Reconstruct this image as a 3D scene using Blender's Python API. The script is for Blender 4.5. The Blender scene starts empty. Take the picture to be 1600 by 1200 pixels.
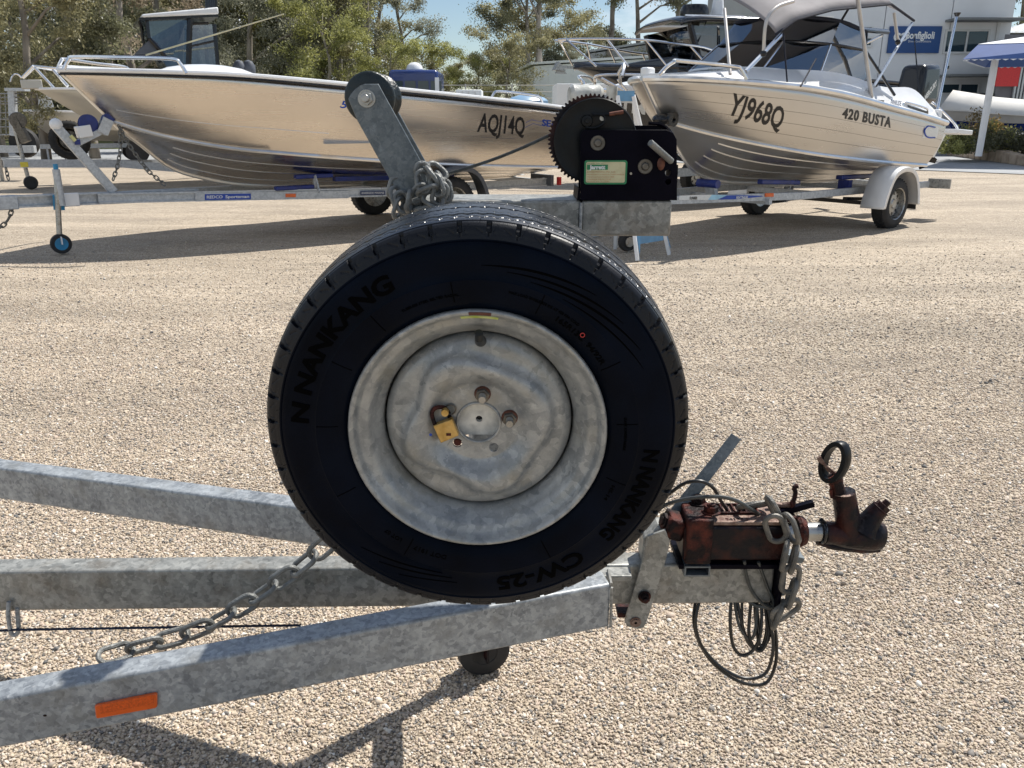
import bpy, bmesh, math, random
import numpy as np
from mathutils import Vector, Matrix
from mathutils.bvhtree import BVHTree
from mathutils.geometry import tessellate_polygon
random.seed(7); rng = np.random.default_rng(7)
sc = bpy.context.scene; col = sc.collection
R = math.radians; PI = math.pi
# ------------------------------------------------------------------ camera, sky, sun, exposure
TH = R(18); F = 1300.0; H = 1.3
cs, sn = math.cos(TH), math.sin(TH)
cam = bpy.data.objects.new('camera', bpy.data.cameras.new('camera')); col.objects.link(cam); sc.camera = cam
cam.location = (0, 0, H); cam.rotation_euler = (R(90)-TH, 0, 0)
cam.data.sensor_width = 36; cam.data.lens = 36*F/1600; cam.data.clip_end = 2000; cam.data.clip_start = .05
SUN_EL = R(55.5); SAZ = R(47)           # sun direction: right and behind the wheel
w = bpy.data.worlds.new('World'); sc.world = w; w.use_nodes = True
nt = w.node_tree; bg = nt.nodes['Background']; bg.inputs[1].default_value = .075
sky = nt.nodes.new('ShaderNodeTexSky'); sky.sky_type = 'NISHITA'; sky.sun_disc = False
sky.sun_elevation = SUN_EL; sky.sun_rotation = SAZ; sky.air_density = 1.0; sky.dust_density = .15; sky.ozone_density = 2.5
tc = nt.nodes.new('ShaderNodeTexCoord'); mp = nt.nodes.new('ShaderNodeMapping'); mp.inputs['Scale'].default_value = (1, 1, 2.6); mp.inputs['Location'].default_value = (13.6, 7.2, 3.2)
no = nt.nodes.new('ShaderNodeTexNoise'); no.inputs['Scale'].default_value = 3.1; no.inputs['Detail'].default_value = 6; no.inputs['Roughness'].default_value = .58
rp = nt.nodes.new('ShaderNodeValToRGB'); rp.color_ramp.elements[0].position = .48; rp.color_ramp.elements[1].position = .62
mx = nt.nodes.new('ShaderNodeMix'); mx.data_type = 'RGBA'; mx.inputs[7].default_value = (10.5, 11.0, 11.6, 1)
nt.links.new(tc.outputs['Generated'], mp.inputs[0]); nt.links.new(mp.outputs[0], no.inputs['Vector']); nt.links.new(no.outputs[0], rp.inputs[0])
nt.links.new(rp.outputs[0], mx.inputs[0]); nt.links.new(sky.outputs[0], mx.inputs[6]); nt.links.new(mx.outputs[2], bg.inputs[0])
sl = bpy.data.lights.new('sun', 'SUN'); sl.energy = 4.9; sl.angle = R(.55); sl.color = (1, .955, .88)
so = bpy.data.objects.new('sun', sl); col.objects.link(so)
sd = Vector((math.sin(SAZ)*math.cos(SUN_EL), math.cos(SAZ)*math.cos(SUN_EL), math.sin(SUN_EL)))
so.rotation_euler = sd.to_track_quat('Z', 'Y').to_euler()
sc.view_settings.view_transform = 'Standard'; sc.view_settings.look = 'None'; sc.view_settings.gamma = 1
sc.view_settings.use_curve_mapping = False; sc.view_settings.exposure = .40
sc.cycles.max_bounces = 8; sc.cycles.transparent_max_bounces = 12; sc.cycles.sample_clamp_indirect = 6

# ------------------------------------------------------------------ measuring rays (photo pixel at a real depth -> place)
def ray(px, py):
    v = (py-600)/F; return Vector(((px-800)/F, cs-v*sn, -sn-v*cs))
def P(px, py, Y):
    d = ray(px, py); return Vector((0, 0, H)) + d*(Y/d.y)
def PG(px, py, z=0.):
    d = ray(px, py); return Vector((0, 0, H)) + d*((z-H)/d.z)
def V(*a): return Vector(a)

# ------------------------------------------------------------------ materials
def mat(name, base, rough=.5, metal=0, var=.15, scale=8, base2=None, bump=0, bscale=60, spec=.5, ramp=(.35, .65), rvar=0, coat=0, detail=5, stretch=None):
    m = bpy.data.materials.new(name); m.use_nodes = True; t = m.node_tree; b = t.nodes['Principled BSDF']
    b.inputs['Roughness'].default_value = rough; b.inputs['Metallic'].default_value = metal
    b.inputs['Specular IOR Level'].default_value = spec; b.inputs['Coat Weight'].default_value = coat
    if base2 is None:
        base2 = tuple(min(1, c*(1+var)) for c in base); base = tuple(c*(1-var) for c in base)
    c = t.nodes.new('ShaderNodeTexCoord'); n = t.nodes.new('ShaderNodeTexNoise'); n.inputs['Scale'].default_value = scale; n.inputs['Detail'].default_value = detail
    src = c.outputs['Object']
    if stretch:
        q = t.nodes.new('ShaderNodeMapping'); q.inputs['Scale'].default_value = stretch; t.links.new(src, q.inputs[0]); src = q.outputs[0]
    t.links.new(src, n.inputs['Vector'])
    r = t.nodes.new('ShaderNodeValToRGB'); r.color_ramp.elements[0].position = ramp[0]; r.color_ramp.elements[1].position = ramp[1]
    r.color_ramp.elements[0].color = (*base, 1); r.color_ramp.elements[1].color = (*base2, 1)
    t.links.new(n.outputs[0], r.inputs[0]); t.links.new(r.outputs[0], b.inputs['Base Color'])
    if rvar:
        mr = t.nodes.new('ShaderNodeMapRange'); mr.inputs[3].default_value = rough-rvar; mr.inputs[4].default_value = rough+rvar
        mr.inputs[1].default_value = .3; mr.inputs[2].default_value = .7
        t.links.new(n.outputs[0], mr.inputs[0]); t.links.new(mr.outputs[0], b.inputs['Roughness'])
    if bump:
        n2 = t.nodes.new('ShaderNodeTexNoise'); n2.inputs['Scale'].default_value = bscale; n2.inputs['Detail'].default_value = 4
        bp = t.nodes.new('ShaderNodeBump'); bp.inputs['Strength'].default_value = bump; bp.inputs['Distance'].default_value = .004
        t.links.new(src, n2.inputs['Vector']); t.links.new(n2.outputs[0], bp.inputs['Height']); t.links.new(bp.outputs[0], b.inputs['Normal'])
    return m

def galv(name, dark, light, cell=22, metal=.25, rough=.45, stain=None):
    """hot-dip zinc: fine flaky spangle, cloudy white bloom, streaky dark patches"""
    m = bpy.data.materials.new(name); m.use_nodes = True; t = m.node_tree; b = t.nodes['Principled BSDF']; L = t.links
    c = t.nodes.new('ShaderNodeTexCoord')
    nz = t.nodes.new('ShaderNodeTexNoise'); nz.inputs['Scale'].default_value = 60; nz.inputs['Detail'].default_value = 5
    ad = t.nodes.new('ShaderNodeMix'); ad.data_type = 'VECTOR'; ad.inputs[0].default_value = .02
    L.new(c.outputs['Object'], nz.inputs['Vector']); L.new(c.outputs['Object'], ad.inputs[4]); L.new(nz.outputs['Color'], ad.inputs[5])
    v = t.nodes.new('ShaderNodeTexVoronoi'); v.inputs['Scale'].default_value = cell*5.5; L.new(ad.outputs[1], v.inputs['Vector'])
    n = t.nodes.new('ShaderNodeTexNoise'); n.inputs['Scale'].default_value = 19; n.inputs['Detail'].default_value = 12; n.inputs['Roughness'].default_value = .78
    L.new(c.outputs['Object'], n.inputs['Vector'])
    sep = t.nodes.new('ShaderNodeSeparateColor'); L.new(v.outputs['Color'], sep.inputs[0])
    mm = t.nodes.new('ShaderNodeMix'); mm.data_type = 'FLOAT'; mm.inputs[0].default_value = .80
    L.new(sep.outputs[0], mm.inputs[2]); L.new(n.outputs[0], mm.inputs[3])
    r = t.nodes.new('ShaderNodeValToRGB'); e = r.color_ramp.elements
    e[0].position = .30; e[0].color = (*dark, 1); e[1].position = .72; e[1].color = (*light, 1)
    L.new(mm.outputs[0], r.inputs[0]); out = r.outputs[0]
    # scattered white oxide blooms
    n5 = t.nodes.new('ShaderNodeTexNoise'); n5.inputs['Scale'].default_value = 48; n5.inputs['Detail'].default_value = 6; n5.inputs['Roughness'].default_value = .7; L.new(c.outputs['Object'], n5.inputs['Vector'])
    r5 = t.nodes.new('ShaderNodeValToRGB'); r5.color_ramp.elements[0].position = .60; r5.color_ramp.elements[1].position = .72; r5.color_ramp.elements[1].color = (.55, .55, .55, 1); L.new(n5.outputs[0], r5.inputs[0])
    m5 = t.nodes.new('ShaderNodeMix'); m5.data_type = 'RGBA'; m5.inputs[7].default_value = (*[min(.6, x*1.35) for x in light], 1); L.new(r5.outputs[0], m5.inputs[0]); L.new(out, m5.inputs[6]); out = m5.outputs[2]
    if stain:
        n3 = t.nodes.new('ShaderNodeTexNoise'); n3.inputs['Scale'].default_value = 14; n3.inputs['Detail'].default_value = 9; n3.inputs['Roughness'].default_value = .65; L.new(c.outputs['Object'], n3.inputs['Vector'])
        r3 = t.nodes.new('ShaderNodeValToRGB'); r3.color_ramp.elements[0].position = .52; r3.color_ramp.elements[1].position = .74; r3.color_ramp.elements[1].color = (.7, .7, .7, 1); L.new(n3.outputs[0], r3.inputs[0])
        ms = t.nodes.new('ShaderNodeMix'); ms.data_type = 'RGBA'; ms.inputs[7].default_value = (*stain, 1); L.new(r3.outputs[0], ms.inputs[0]); L.new(out, ms.inputs[6]); out = ms.outputs[2]
    L.new(out, b.inputs['Base Color']); b.inputs['Metallic'].default_value = metal
    mr = t.nodes.new('ShaderNodeMapRange'); mr.inputs[3].default_value = rough-.14; mr.inputs[4].default_value = rough+.16; L.new(n5.outputs[0], mr.inputs[0]); L.new(mr.outputs[0], b.inputs['Roughness'])
    bp = t.nodes.new('ShaderNodeBump'); bp.inputs['Strength'].default_value = .35; bp.inputs['Distance'].default_value = .0025
    n4 = t.nodes.new('ShaderNodeTexNoise'); n4.inputs['Scale'].default_value = 38; n4.inputs['Detail'].default_value = 7; L.new(c.outputs['Object'], n4.inputs['Vector'])
    L.new(n4.outputs[0], bp.inputs['Height']); L.new(bp.outputs[0], b.inputs['Normal'])
    return m

def glass(name, tint, gloss=.35):
    m = bpy.data.materials.new(name); m.use_nodes = True; t = m.node_tree; t.nodes.clear()
    o = t.nodes.new('ShaderNodeOutputMaterial'); a = t.nodes.new('ShaderNodeBsdfTransparent'); g = t.nodes.new('ShaderNodeBsdfGlossy')
    n = t.nodes.new('ShaderNodeTexNoise'); n.inputs['Scale'].default_value = 4; bp = t.nodes.new('ShaderNodeBump'); bp.inputs['Strength'].default_value = .35
    t.links.new(n.outputs[0], bp.inputs['Height']); t.links.new(bp.outputs[0], g.inputs['Normal'])
    a.inputs[0].default_value = (*tint, 1); g.inputs['Roughness'].default_value = .06; f = t.nodes.new('ShaderNodeFresnel'); f.inputs[0].default_value = 1.5
    ma = t.nodes.new('ShaderNodeMath'); ma.operation = 'MAXIMUM'; ma.inputs[1].default_value = gloss; t.links.new(f.outputs[0], ma.inputs[0])
    x = t.nodes.new('ShaderNodeMixShader'); t.links.new(ma.outputs[0], x.inputs[0]); t.links.new(a.outputs[0], x.inputs[1]); t.links.new(g.outputs[0], x.inputs[2]); t.links.new(x.outputs[0], o.inputs[0])
    return m

M = {}
M['zinc'] = galv('galvanised steel', (.135, .15, .17), (.46, .49, .51), 24, stain=(.20, .20, .185))
M['zinc_warm'] = galv('galvanised steel, weathered', (.12, .125, .12), (.42, .42, .395), 20, stain=(.16, .13, .095))
M['zinc_arm'] = galv('galvanised plate', (.075, .095, .11), (.20, .225, .24), 34, metal=.3, rough=.42)
M['wheel'] = galv('galvanised wheel', (.165, .18, .19), (.42, .43, .425), 14, metal=.3, rough=.34, stain=(.27, .255, .21))
M['pale_plate'] = mat('pale zinc plate', (.50, .50, .47), .5, 0, base2=(.74, .73, .68), scale=60, detail=8)
M['link'] = mat('chain zinc', (.17, .175, .17), .5, .25, .3, 40, bump=.5, bscale=220)
M['link_rust'] = mat('weathered chain', (.10, .10, .095), .55, .3, base2=(.22, .205, .18), scale=30, bump=.5, bscale=220)
M['rubber'] = mat('tyre rubber', (.0022, .0034, .0070), .33, 0, .35, 14, rvar=.07, bump=.10, bscale=500, spec=.9)
M['shoulder'] = mat('shoulder rubber', (.0022, .0034, .0070), .40, 0, .35, 14, rvar=.07, bump=.10, bscale=500, spec=.30)
M['sidewall'] = mat('sidewall rubber', (.0016, .0034, .0085), .34, 0, .35, 10, rvar=.06, bump=.10, bscale=500, spec=.05)
M['rubber2'] = mat('raised tyre lettering', (.0008, .0008, .0010), .75, 0, .2, 14, spec=.03)
M['rubber3'] = mat('old tyre rubber', (.02, .02, .021), .75, 0, .3, 14)
M['black_rubber'] = mat('green black rubber', (.004, .011, .013), .38, 0, .4, 30, bump=.5, bscale=150)
M['winch'] = mat('dark painted winch steel', (.0012, .001, .0045), .42, 0, .4, 20, base2=(.003, .0026, .008), bump=.2, bscale=90, spec=.06)
M['gear'] = mat('oily gear steel', (.004, .006, .008), .36, .05, .4, 12, base2=(.013, .014, .015), bump=.3, bscale=40, spec=.2)
M['rust'] = mat('rusty cast iron', (.009, .004, .005), .6, .15, base2=(.12, .026, .016), scale=38, bump=.9, bscale=150, ramp=(.44, .74), spec=.25)
M['rust2'] = mat('dark greased casting', (.006, .005, .008), .42, .2, base2=(.055, .016, .012), scale=26, bump=.6, bscale=120, ramp=(.45, .74), spec=.25)
M['rust_pink'] = mat('worn rusty steel', (.12, .06, .045), .6, .2, base2=(.28, .20, .16), scale=70, bump=.7, bscale=160)
M['steel'] = mat('bright steel', (.36, .36, .35), .32, .9, .2, 30, rvar=.1)
M['steel_dark'] = mat('dull steel', (.13, .12, .105), .42, .8, .3, 40)
M['brass'] = mat('tarnished brass', (.42, .26, .07), .42, .6, base2=(.60, .40, .14), scale=60, bump=.3, bscale=200)
M['copper'] = mat('rusty washer', (.15, .06, .04), .5, .5, .3, 80)
M['cable'] = mat('black cable', (.010, .011, .012), .38, 0, .3, 60)
M['cable_grey'] = mat('grey cable', (.045, .05, .05), .4, 0, .3, 60)
M['rope'] = mat('navy rope', (.012, .022, .05), .8, 0, .3, 200)
M['orange'] = mat('orange reflector', (.72, .11, .006), .28, 0, .10, 20, coat=.5)
M['orange_in'] = mat('orange reflector prism', (.62, .09, .006), .35, 0, .2, 300)
M['cream'] = mat('aged cream sticker', (.52, .46, .26), .5, 0, base2=(.62, .58, .36), scale=60)
M['green'] = mat('green print', (.02, .20, .08), .5, 0, .15, 60)
M['white'] = mat('white gelcoat', (.78, .79, .80), .22, 0, .04, 5, coat=.3)
M['white_print'] = mat('white print', (.75, .76, .74), .5, 0, .05, 50)
M['lime'] = mat('lime sticker', (.45, .55, .10), .5, 0, base2=(.6, .66, .3), scale=80)
M['brown'] = mat('brown weight', (.10, .03, .02), .6, 0, .3, 80)
M['red'] = mat('red paint', (.45, .02, .02), .4, 0, .1, 20)
M['red_print'] = mat('red print', (.45, .16, .08), .5, 0, .2, 90)
def alu(name, c, rough, streak, metal=1.0, bumpk=.12):
    m = mat(name, tuple(x*.95 for x in c), rough, metal, base2=c, scale=1.6, rvar=.04, detail=4, stretch=streak)
    t = m.node_tree; b = t.nodes['Principled BSDF']
    tc_ = t.nodes.new('ShaderNodeTexCoord'); q = t.nodes.new('ShaderNodeMapping'); q.inputs['Scale'].default_value = (.9, .9, 1.6)
    n = t.nodes.new('ShaderNodeTexNoise'); n.inputs['Scale'].default_value = 1.4; n.inputs['Detail'].default_value = 3
    bp = t.nodes.new('ShaderNodeBump'); bp.inputs['Strength'].default_value = bumpk; bp.inputs['Distance'].default_value = .06
    t.links.new(tc_.outputs['Object'], q.inputs[0]); t.links.new(q.outputs[0], n.inputs['Vector']); t.links.new(n.outputs[0], bp.inputs['Height']); t.links.new(bp.outputs[0], b.inputs['Normal'])
    return m
M['alu'] = alu('bare plate aluminium', (.73, .67, .60), .27, (.6, 1, 9))
M['alu2'] = alu('bare pressed aluminium', (.60, .585, .565), .30, (.6, 1, 7), .92)
M['alu3'] = alu('painted aluminium hull', (.52, .50, .45), .4, (.6, 1, 5), .45)
M['alu_bright'] = mat('aluminium extrusion', (.78, .78, .77), .28, .9, .06, 6)
M['tube'] = mat('polished tube', (.80, .81, .82), .2, .95, .06, 9)
M['tube_cream'] = mat('dull anodised tube', (.56, .53, .50), .35, .6, .08, 9)
M['black'] = mat('black paint', (.006, .007, .010), .24, 0, .2, 8)
M['black_hull'] = mat('near black hull', (.012, .016, .024), .16, 0, .15, 3, coat=.6)
M['canvas_black'] = mat('navy black canvas', (.008, .010, .022), .8, 0, .3, 12, bump=.3, bscale=30)
M['canvas_grey'] = mat('grey canvas', (.26, .245, .25), .85, 0, .1, 5, bump=.5, bscale=9)
M['grey_trim'] = mat('dark grey trim', (.09, .10, .12), .5, 0, .1, 9)
M['blue'] = mat('blue plastic', (.006, .022, .17), .35, 0, .2, 12)
M['blue_wheel'] = mat('turquoise wheel', (.02, .22, .42), .4, 0, .15, 12)
M['blue_stand'] = mat('pale blue paint', (.13, .30, .48), .45, 0, .1, 12)
M['clear'] = glass('clear vinyl', (.70, .82, .95), .35)
M['smoke'] = glass('smoky vinyl', (.50, .58, .63), .16)
M['tinted'] = glass('dark tinted glass', (.22, .27, .34), .16)
M['trailer'] = galv('trailer zinc', (.34, .37, .40), (.60, .63, .66), 10, metal=.4, rough=.5)
M['print_blue'] = mat('blue print', (.01, .06, .38), .4, 0, .1, 9)
M['print_navy'] = mat('navy print', (.015, .03, .10), .4, 0, .1, 9)
M['print_black'] = mat('black vinyl lettering', (.010, .010, .012), .4, 0, .1, 9)
M['sky_print'] = mat('sky blue print', (.35, .62, .78), .4, 0, .1, 9)

# ------------------------------------------------------------------ mesh builder
ROOTM = {}
def wm(parent):
    while parent is not None and parent.name not in ROOTM: parent = parent.parent
    return ROOTM.get(parent.name) if parent else None
class MB:
    def __init__(s): s.v = []; s.f = []
    def add(s, vs, fs):
        o = len(s.v); s.v += [Vector(p) for p in vs]; s.f += [tuple(i+o for i in f) for f in fs]; return s
    def box(s, c, size, rot=None):
        c = Vector(c); h = Vector(size)/2; rot = rot or Matrix.Identity(3)
        vs = [c+rot @ Vector((h.x*a, h.y*b, h.z*d)) for a in (-1, 1) for b in (-1, 1) for d in (-1, 1)]
        return s.add(vs, [(0, 1, 3, 2), (4, 6, 7, 5), (0, 4, 5, 1), (2, 3, 7, 6), (0, 2, 6, 4), (1, 5, 7, 3)])
    def hexa(s, a, b):
        """box between two 4-point loops"""
        n = len(a); vs = list(a)+list(b); fs = [tuple(range(n))[::-1], tuple(range(n, 2*n))]
        fs += [(i, (i+1) % n, n+(i+1) % n, n+i) for i in range(n)]
        return s.add(vs, fs)
    def beam(s, p, q, h, w, side=None):
        """box whose top front edge runs p->q; h down, w backwards (side)"""
        p = Vector(p); q = Vector(q); d = (q-p).normalized()
        side = Vector(side) if side else Vector((0, 0, 1)).cross(d)
        if side.length < 1e-5: side = Vector((0, 1, 0))
        side.normalize(); up = d.cross(side) if False else Vector((0, 0, 1))
        L = lambda o: [o, o+side*w, o+side*w-up*h, o-up*h]
        return s.hexa(L(p), L(q))
    def bar(s, p, q, a, b, up=(0, 0, 1)):
        """rectangular bar centred on p->q, a wide, b tall"""
        p = Vector(p); q = Vector(q); d = (q-p).normalized(); u = Vector(up)
        x = d.cross(u)
        if x.length < 1e-4: x = d.cross(Vector((0, 1, 0)))
        x.normalize(); y = x.cross(d).normalized()
        L = lambda o: [o-x*a/2-y*b/2, o+x*a/2-y*b/2, o+x*a/2+y*b/2, o-x*a/2+y*b/2]
        return s.hexa(L(p), L(q))
    def tube(s, pts, r, n=8, closed=False):
        pts = [Vector(p) for p in pts]; m = len(pts); rs = r if isinstance(r, (list, tuple)) else [r]*m
        T = []
        for i in range(m):
            a = pts[(i-1) % m] if (closed or i > 0) else pts[i]; b = pts[(i+1) % m] if (closed or i < m-1) else pts[i]
            T.append((b-a).normalized())
        x = T[0].cross(Vector((0, 0, 1)));
        if x.length < .1: x = T[0].cross(Vector((1, 0, 0)))
        x.normalize(); vs = []
        for i in range(m):
            x = (x-T[i]*x.dot(T[i])).normalized(); y = T[i].cross(x)
            vs += [pts[i]+(x*math.cos(2*PI*k/n)+y*math.sin(2*PI*k/n))*rs[i] for k in range(n)]
        fs = []
        for i in range(m if closed else m-1):
            j = (i+1) % m
            fs += [(i*n+k, i*n+(k+1) % n, j*n+(k+1) % n, j*n+k) for k in range(n)]
        if not closed: fs += [tuple(range(n))[::-1], tuple(range((m-1)*n, m*n))]
        return s.add(vs, fs)
    def lathe(s, prof, o, ax=(0, 1, 0), n=48, up=(0, 0, 1), closed=False, wob=None):
        """prof = [(radius, along)]"""
        o = Vector(o); ax = Vector(ax).normalized(); u = Vector(up); x = ax.cross(u)
        if x.length < .1: x = ax.cross(Vector((1, 0, 0)))
        x.normalize(); y = x.cross(ax).normalized(); m = len(prof); vs = []
        for i in range(n):
            a = 2*PI*i/n; d = x*math.cos(a)+y*math.sin(a)
            for j, (r, t) in enumerate(prof):
                rr, tt = (r, t) if wob is None else wob(j, a, r, t)
                vs.append(o+d*rr+ax*tt)
        fs = []
        for i in range(n):
            k = (i+1) % n
            fs += [(i*m+j, k*m+j, k*m+j+1, i*m+j+1) for j in range(m-1)]
            if closed: fs.append((i*m+m-1, k*m+m-1, k*m, i*m))
        if not closed:
            if prof[0][0] > 1e-6 and prof[0][0] < 1e3: pass
        return s.add(vs, fs)
    def wl(s, prof, *a, **k):
        return s.lathe([(r*WS, t*WS) for r, t in prof], *a, **k)
    def cyl(s, p, q, r, n=16, r2=None):
        return s.tube([p, q], [r, r2 if r2 is not None else r], n)
    def sphere(s, c, r, n=12, sc_=(1, 1, 1)):
        c = Vector(c); vs = []; m = max(4, n//2)
        for i in range(m+1):
            t = PI*i/m
            for k in range(n):
                a = 2*PI*k/n; vs.append(c+Vector((r*math.sin(t)*math.cos(a)*sc_[0], r*math.sin(t)*math.sin(a)*sc_[1], r*math.cos(t)*sc_[2])))
        return s.add(vs, [(i*n+k, i*n+(k+1) % n, (i+1)*n+(k+1) % n, (i+1)*n+k) for i in range(m) for k in range(n)])
    def plate(s, outer, d, holes=()):
        """flat polygon (3D points) with holes, thickness vector d"""
        loops = [[Vector(p) for p in outer]]+[[Vector(p) for p in h] for h in holes]; allp = [p for l in loops for p in l]; n = len(allp); d = Vector(d)
        tri = tessellate_polygon(loops)
        fs = [tuple(t) for t in tri]+[tuple(i+n for i in t[::-1]) for t in tri]; o = 0
        for l in loops:
            k = len(l); fs += [(o+i, o+(i+1) % k, n+o+(i+1) % k, n+o+i) for i in range(k)]; o += k
        return s.add(allp+[p+d for p in allp], fs)
    def build(s, name, m, parent=None, local=False, smooth=35, bevel=0, solid=0, recalc=True, seg=2):
        vs = s.v; W = wm(parent)
        if W is not None and not local:
            I = W.inverted(); vs = [I @ p for p in vs]
        me = bpy.data.meshes.new(name); me.from_pydata([tuple(p) for p in vs], [], s.f)
        if recalc:
            b = bmesh.new(); b.from_mesh(me); bmesh.ops.remove_doubles(b, verts=b.verts, dist=1e-6); bmesh.ops.recalc_face_normals(b, faces=b.faces); b.to_mesh(me); b.free()
        if smooth:
            me.polygons.foreach_set('use_smooth', [True]*len(me.polygons)); me.set_sharp_from_angle(angle=R(smooth))
        o = bpy.data.objects.new(name, me); col.objects.link(o); o.parent = parent
        me.materials.append(M[m] if isinstance(m, str) else m)
        if bevel:
            q = o.modifiers.new('bevel', 'BEVEL'); q.width = bevel; q.segments = seg; q.limit_method = 'ANGLE'; q.angle_limit = R(40); q.harden_normals = False
        if solid:
            q = o.modifiers.new('solid', 'SOLIDIFY'); q.thickness = solid; q.offset = 0
        return o
def thing(name, label, cat, loc=(0, 0, 0), rz=0, group=None):
    o = bpy.data.objects.new(name, None); col.objects.link(o); o.location = loc; o.rotation_euler = (0, 0, rz); o.empty_display_size = .1
    o['label'] = label; o['category'] = cat
    if group: o['group'] = group
    ROOTM[o.name] = Matrix.Translation(loc) @ Matrix.Rotation(rz, 4, 'Z'); return o
def tag(o, label, cat, group=None):
    o['label'] = label; o['category'] = cat
    if group: o['group'] = group
    return o
def struct(o): o['kind'] = 'structure'; return o
def dup(root, loc, rz, label, **kw):
    r = root.copy(); col.objects.link(r); r.location = loc; r.rotation_euler = (0, 0, rz); r['label'] = label
    ROOTM[r.name] = Matrix.Translation(loc) @ Matrix.Rotation(rz, 4, 'Z')
    for ch in list(root.children):
        c = ch.copy(); col.objects.link(c); c.parent = r
        for g in ch.children:
            d = g.copy(); col.objects.link(d); d.parent = c
    return r
def circ(c, r, n=20, x=(1, 0, 0), y=(0, 0, 1), a0=0.):
    c = Vector(c); x = Vector(x); y = Vector(y)
    return [c+x*r*math.cos(a0+2*PI*k/n)+y*r*math.sin(a0+2*PI*k/n) for k in range(n)]
def spline(pts, n=8, closed=False):
    pts = [Vector(p) for p in pts]; m = len(pts); out = []
    for i in range(m if closed else m-1):
        g = lambda k: pts[k % m] if closed else pts[max(0, min(m-1, k))]
        a, b, c, d = g(i-1), g(i), g(i+1), g(i+2)
        for k in range(n):
            t = k/n; out.append(.5*((2*b)+(c-a)*t+(2*a-5*b+4*c-d)*t*t+(3*b-a-3*c+d)*t**3))
    if not closed: out.append(pts[-1])
    return out
# lettering: returns MB with text laid by fn(x, y) -> point (x, y in units of letter height, x from 0 to total width)
def text_mb(txt, fn, ext=0.0, nrm=None, wid=1.0, bold=0.0, shear=0.0, cut=.35, space=1.0):
    cu = bpy.data.curves.new('t', 'FONT'); cu.body = txt; cu.size = 1.0; cu.offset = bold; cu.shear = shear; cu.resolution_u = 3; cu.space_character = space
    ob = bpy.data.objects.new('t', cu); col.objects.link(ob); bpy.context.view_layer.update()
    me = bpy.data.meshes.new_from_object(ob.evaluated_get(bpy.context.evaluated_depsgraph_get()))
    b = bmesh.new(); b.from_mesh(me); xs = [v.co.x for v in b.verts]; x0, x1 = min(xs), max(xs)
    for q in range(1, int((x1-x0)/cut)+1):
        g = b.verts[:]+b.edges[:]+b.faces[:]
        bmesh.ops.bisect_plane(b, geom=g, plane_co=(x0+q*cut, 0, 0), plane_no=(1, 0, 0))
    if cut < 5:
        for q in (-.15, .18, .36, .54):
            g = b.verts[:]+b.edges[:]+b.faces[:]; bmesh.ops.bisect_plane(b, geom=g, plane_co=(0, q, 0), plane_no=(0, 1, 0))
    H_ = max(v.co.y for v in b.verts); mb = MB(); b.verts.ensure_lookup_table(); W_ = x1-x0
    pts = [fn((v.co.x-x0)/H_*wid, v.co.y/H_) for v in b.verts]; fs = [tuple(v.index for v in f.verts) for f in b.faces]; b.verts.index_update()
    mb.add(pts, fs); bpy.data.objects.remove(ob); b.free(); bpy.data.meshes.remove(me)
    mb.width = W_/H_*wid
    return mb
def text_flat(txt, o, ux, uy, height, width=None, **k):
    """flat text: origin lower left, ux/uy unit directions"""
    o = Vector(o); ux = Vector(ux); uy = Vector(uy)
    t = text_mb(txt, lambda x, y: Vector((x, y, 0)), cut=50, **k); sx = (width/t.width) if width else height
    t.v = [o+ux*p.x*sx+uy*p.y*height for p in t.v]; return t

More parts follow.
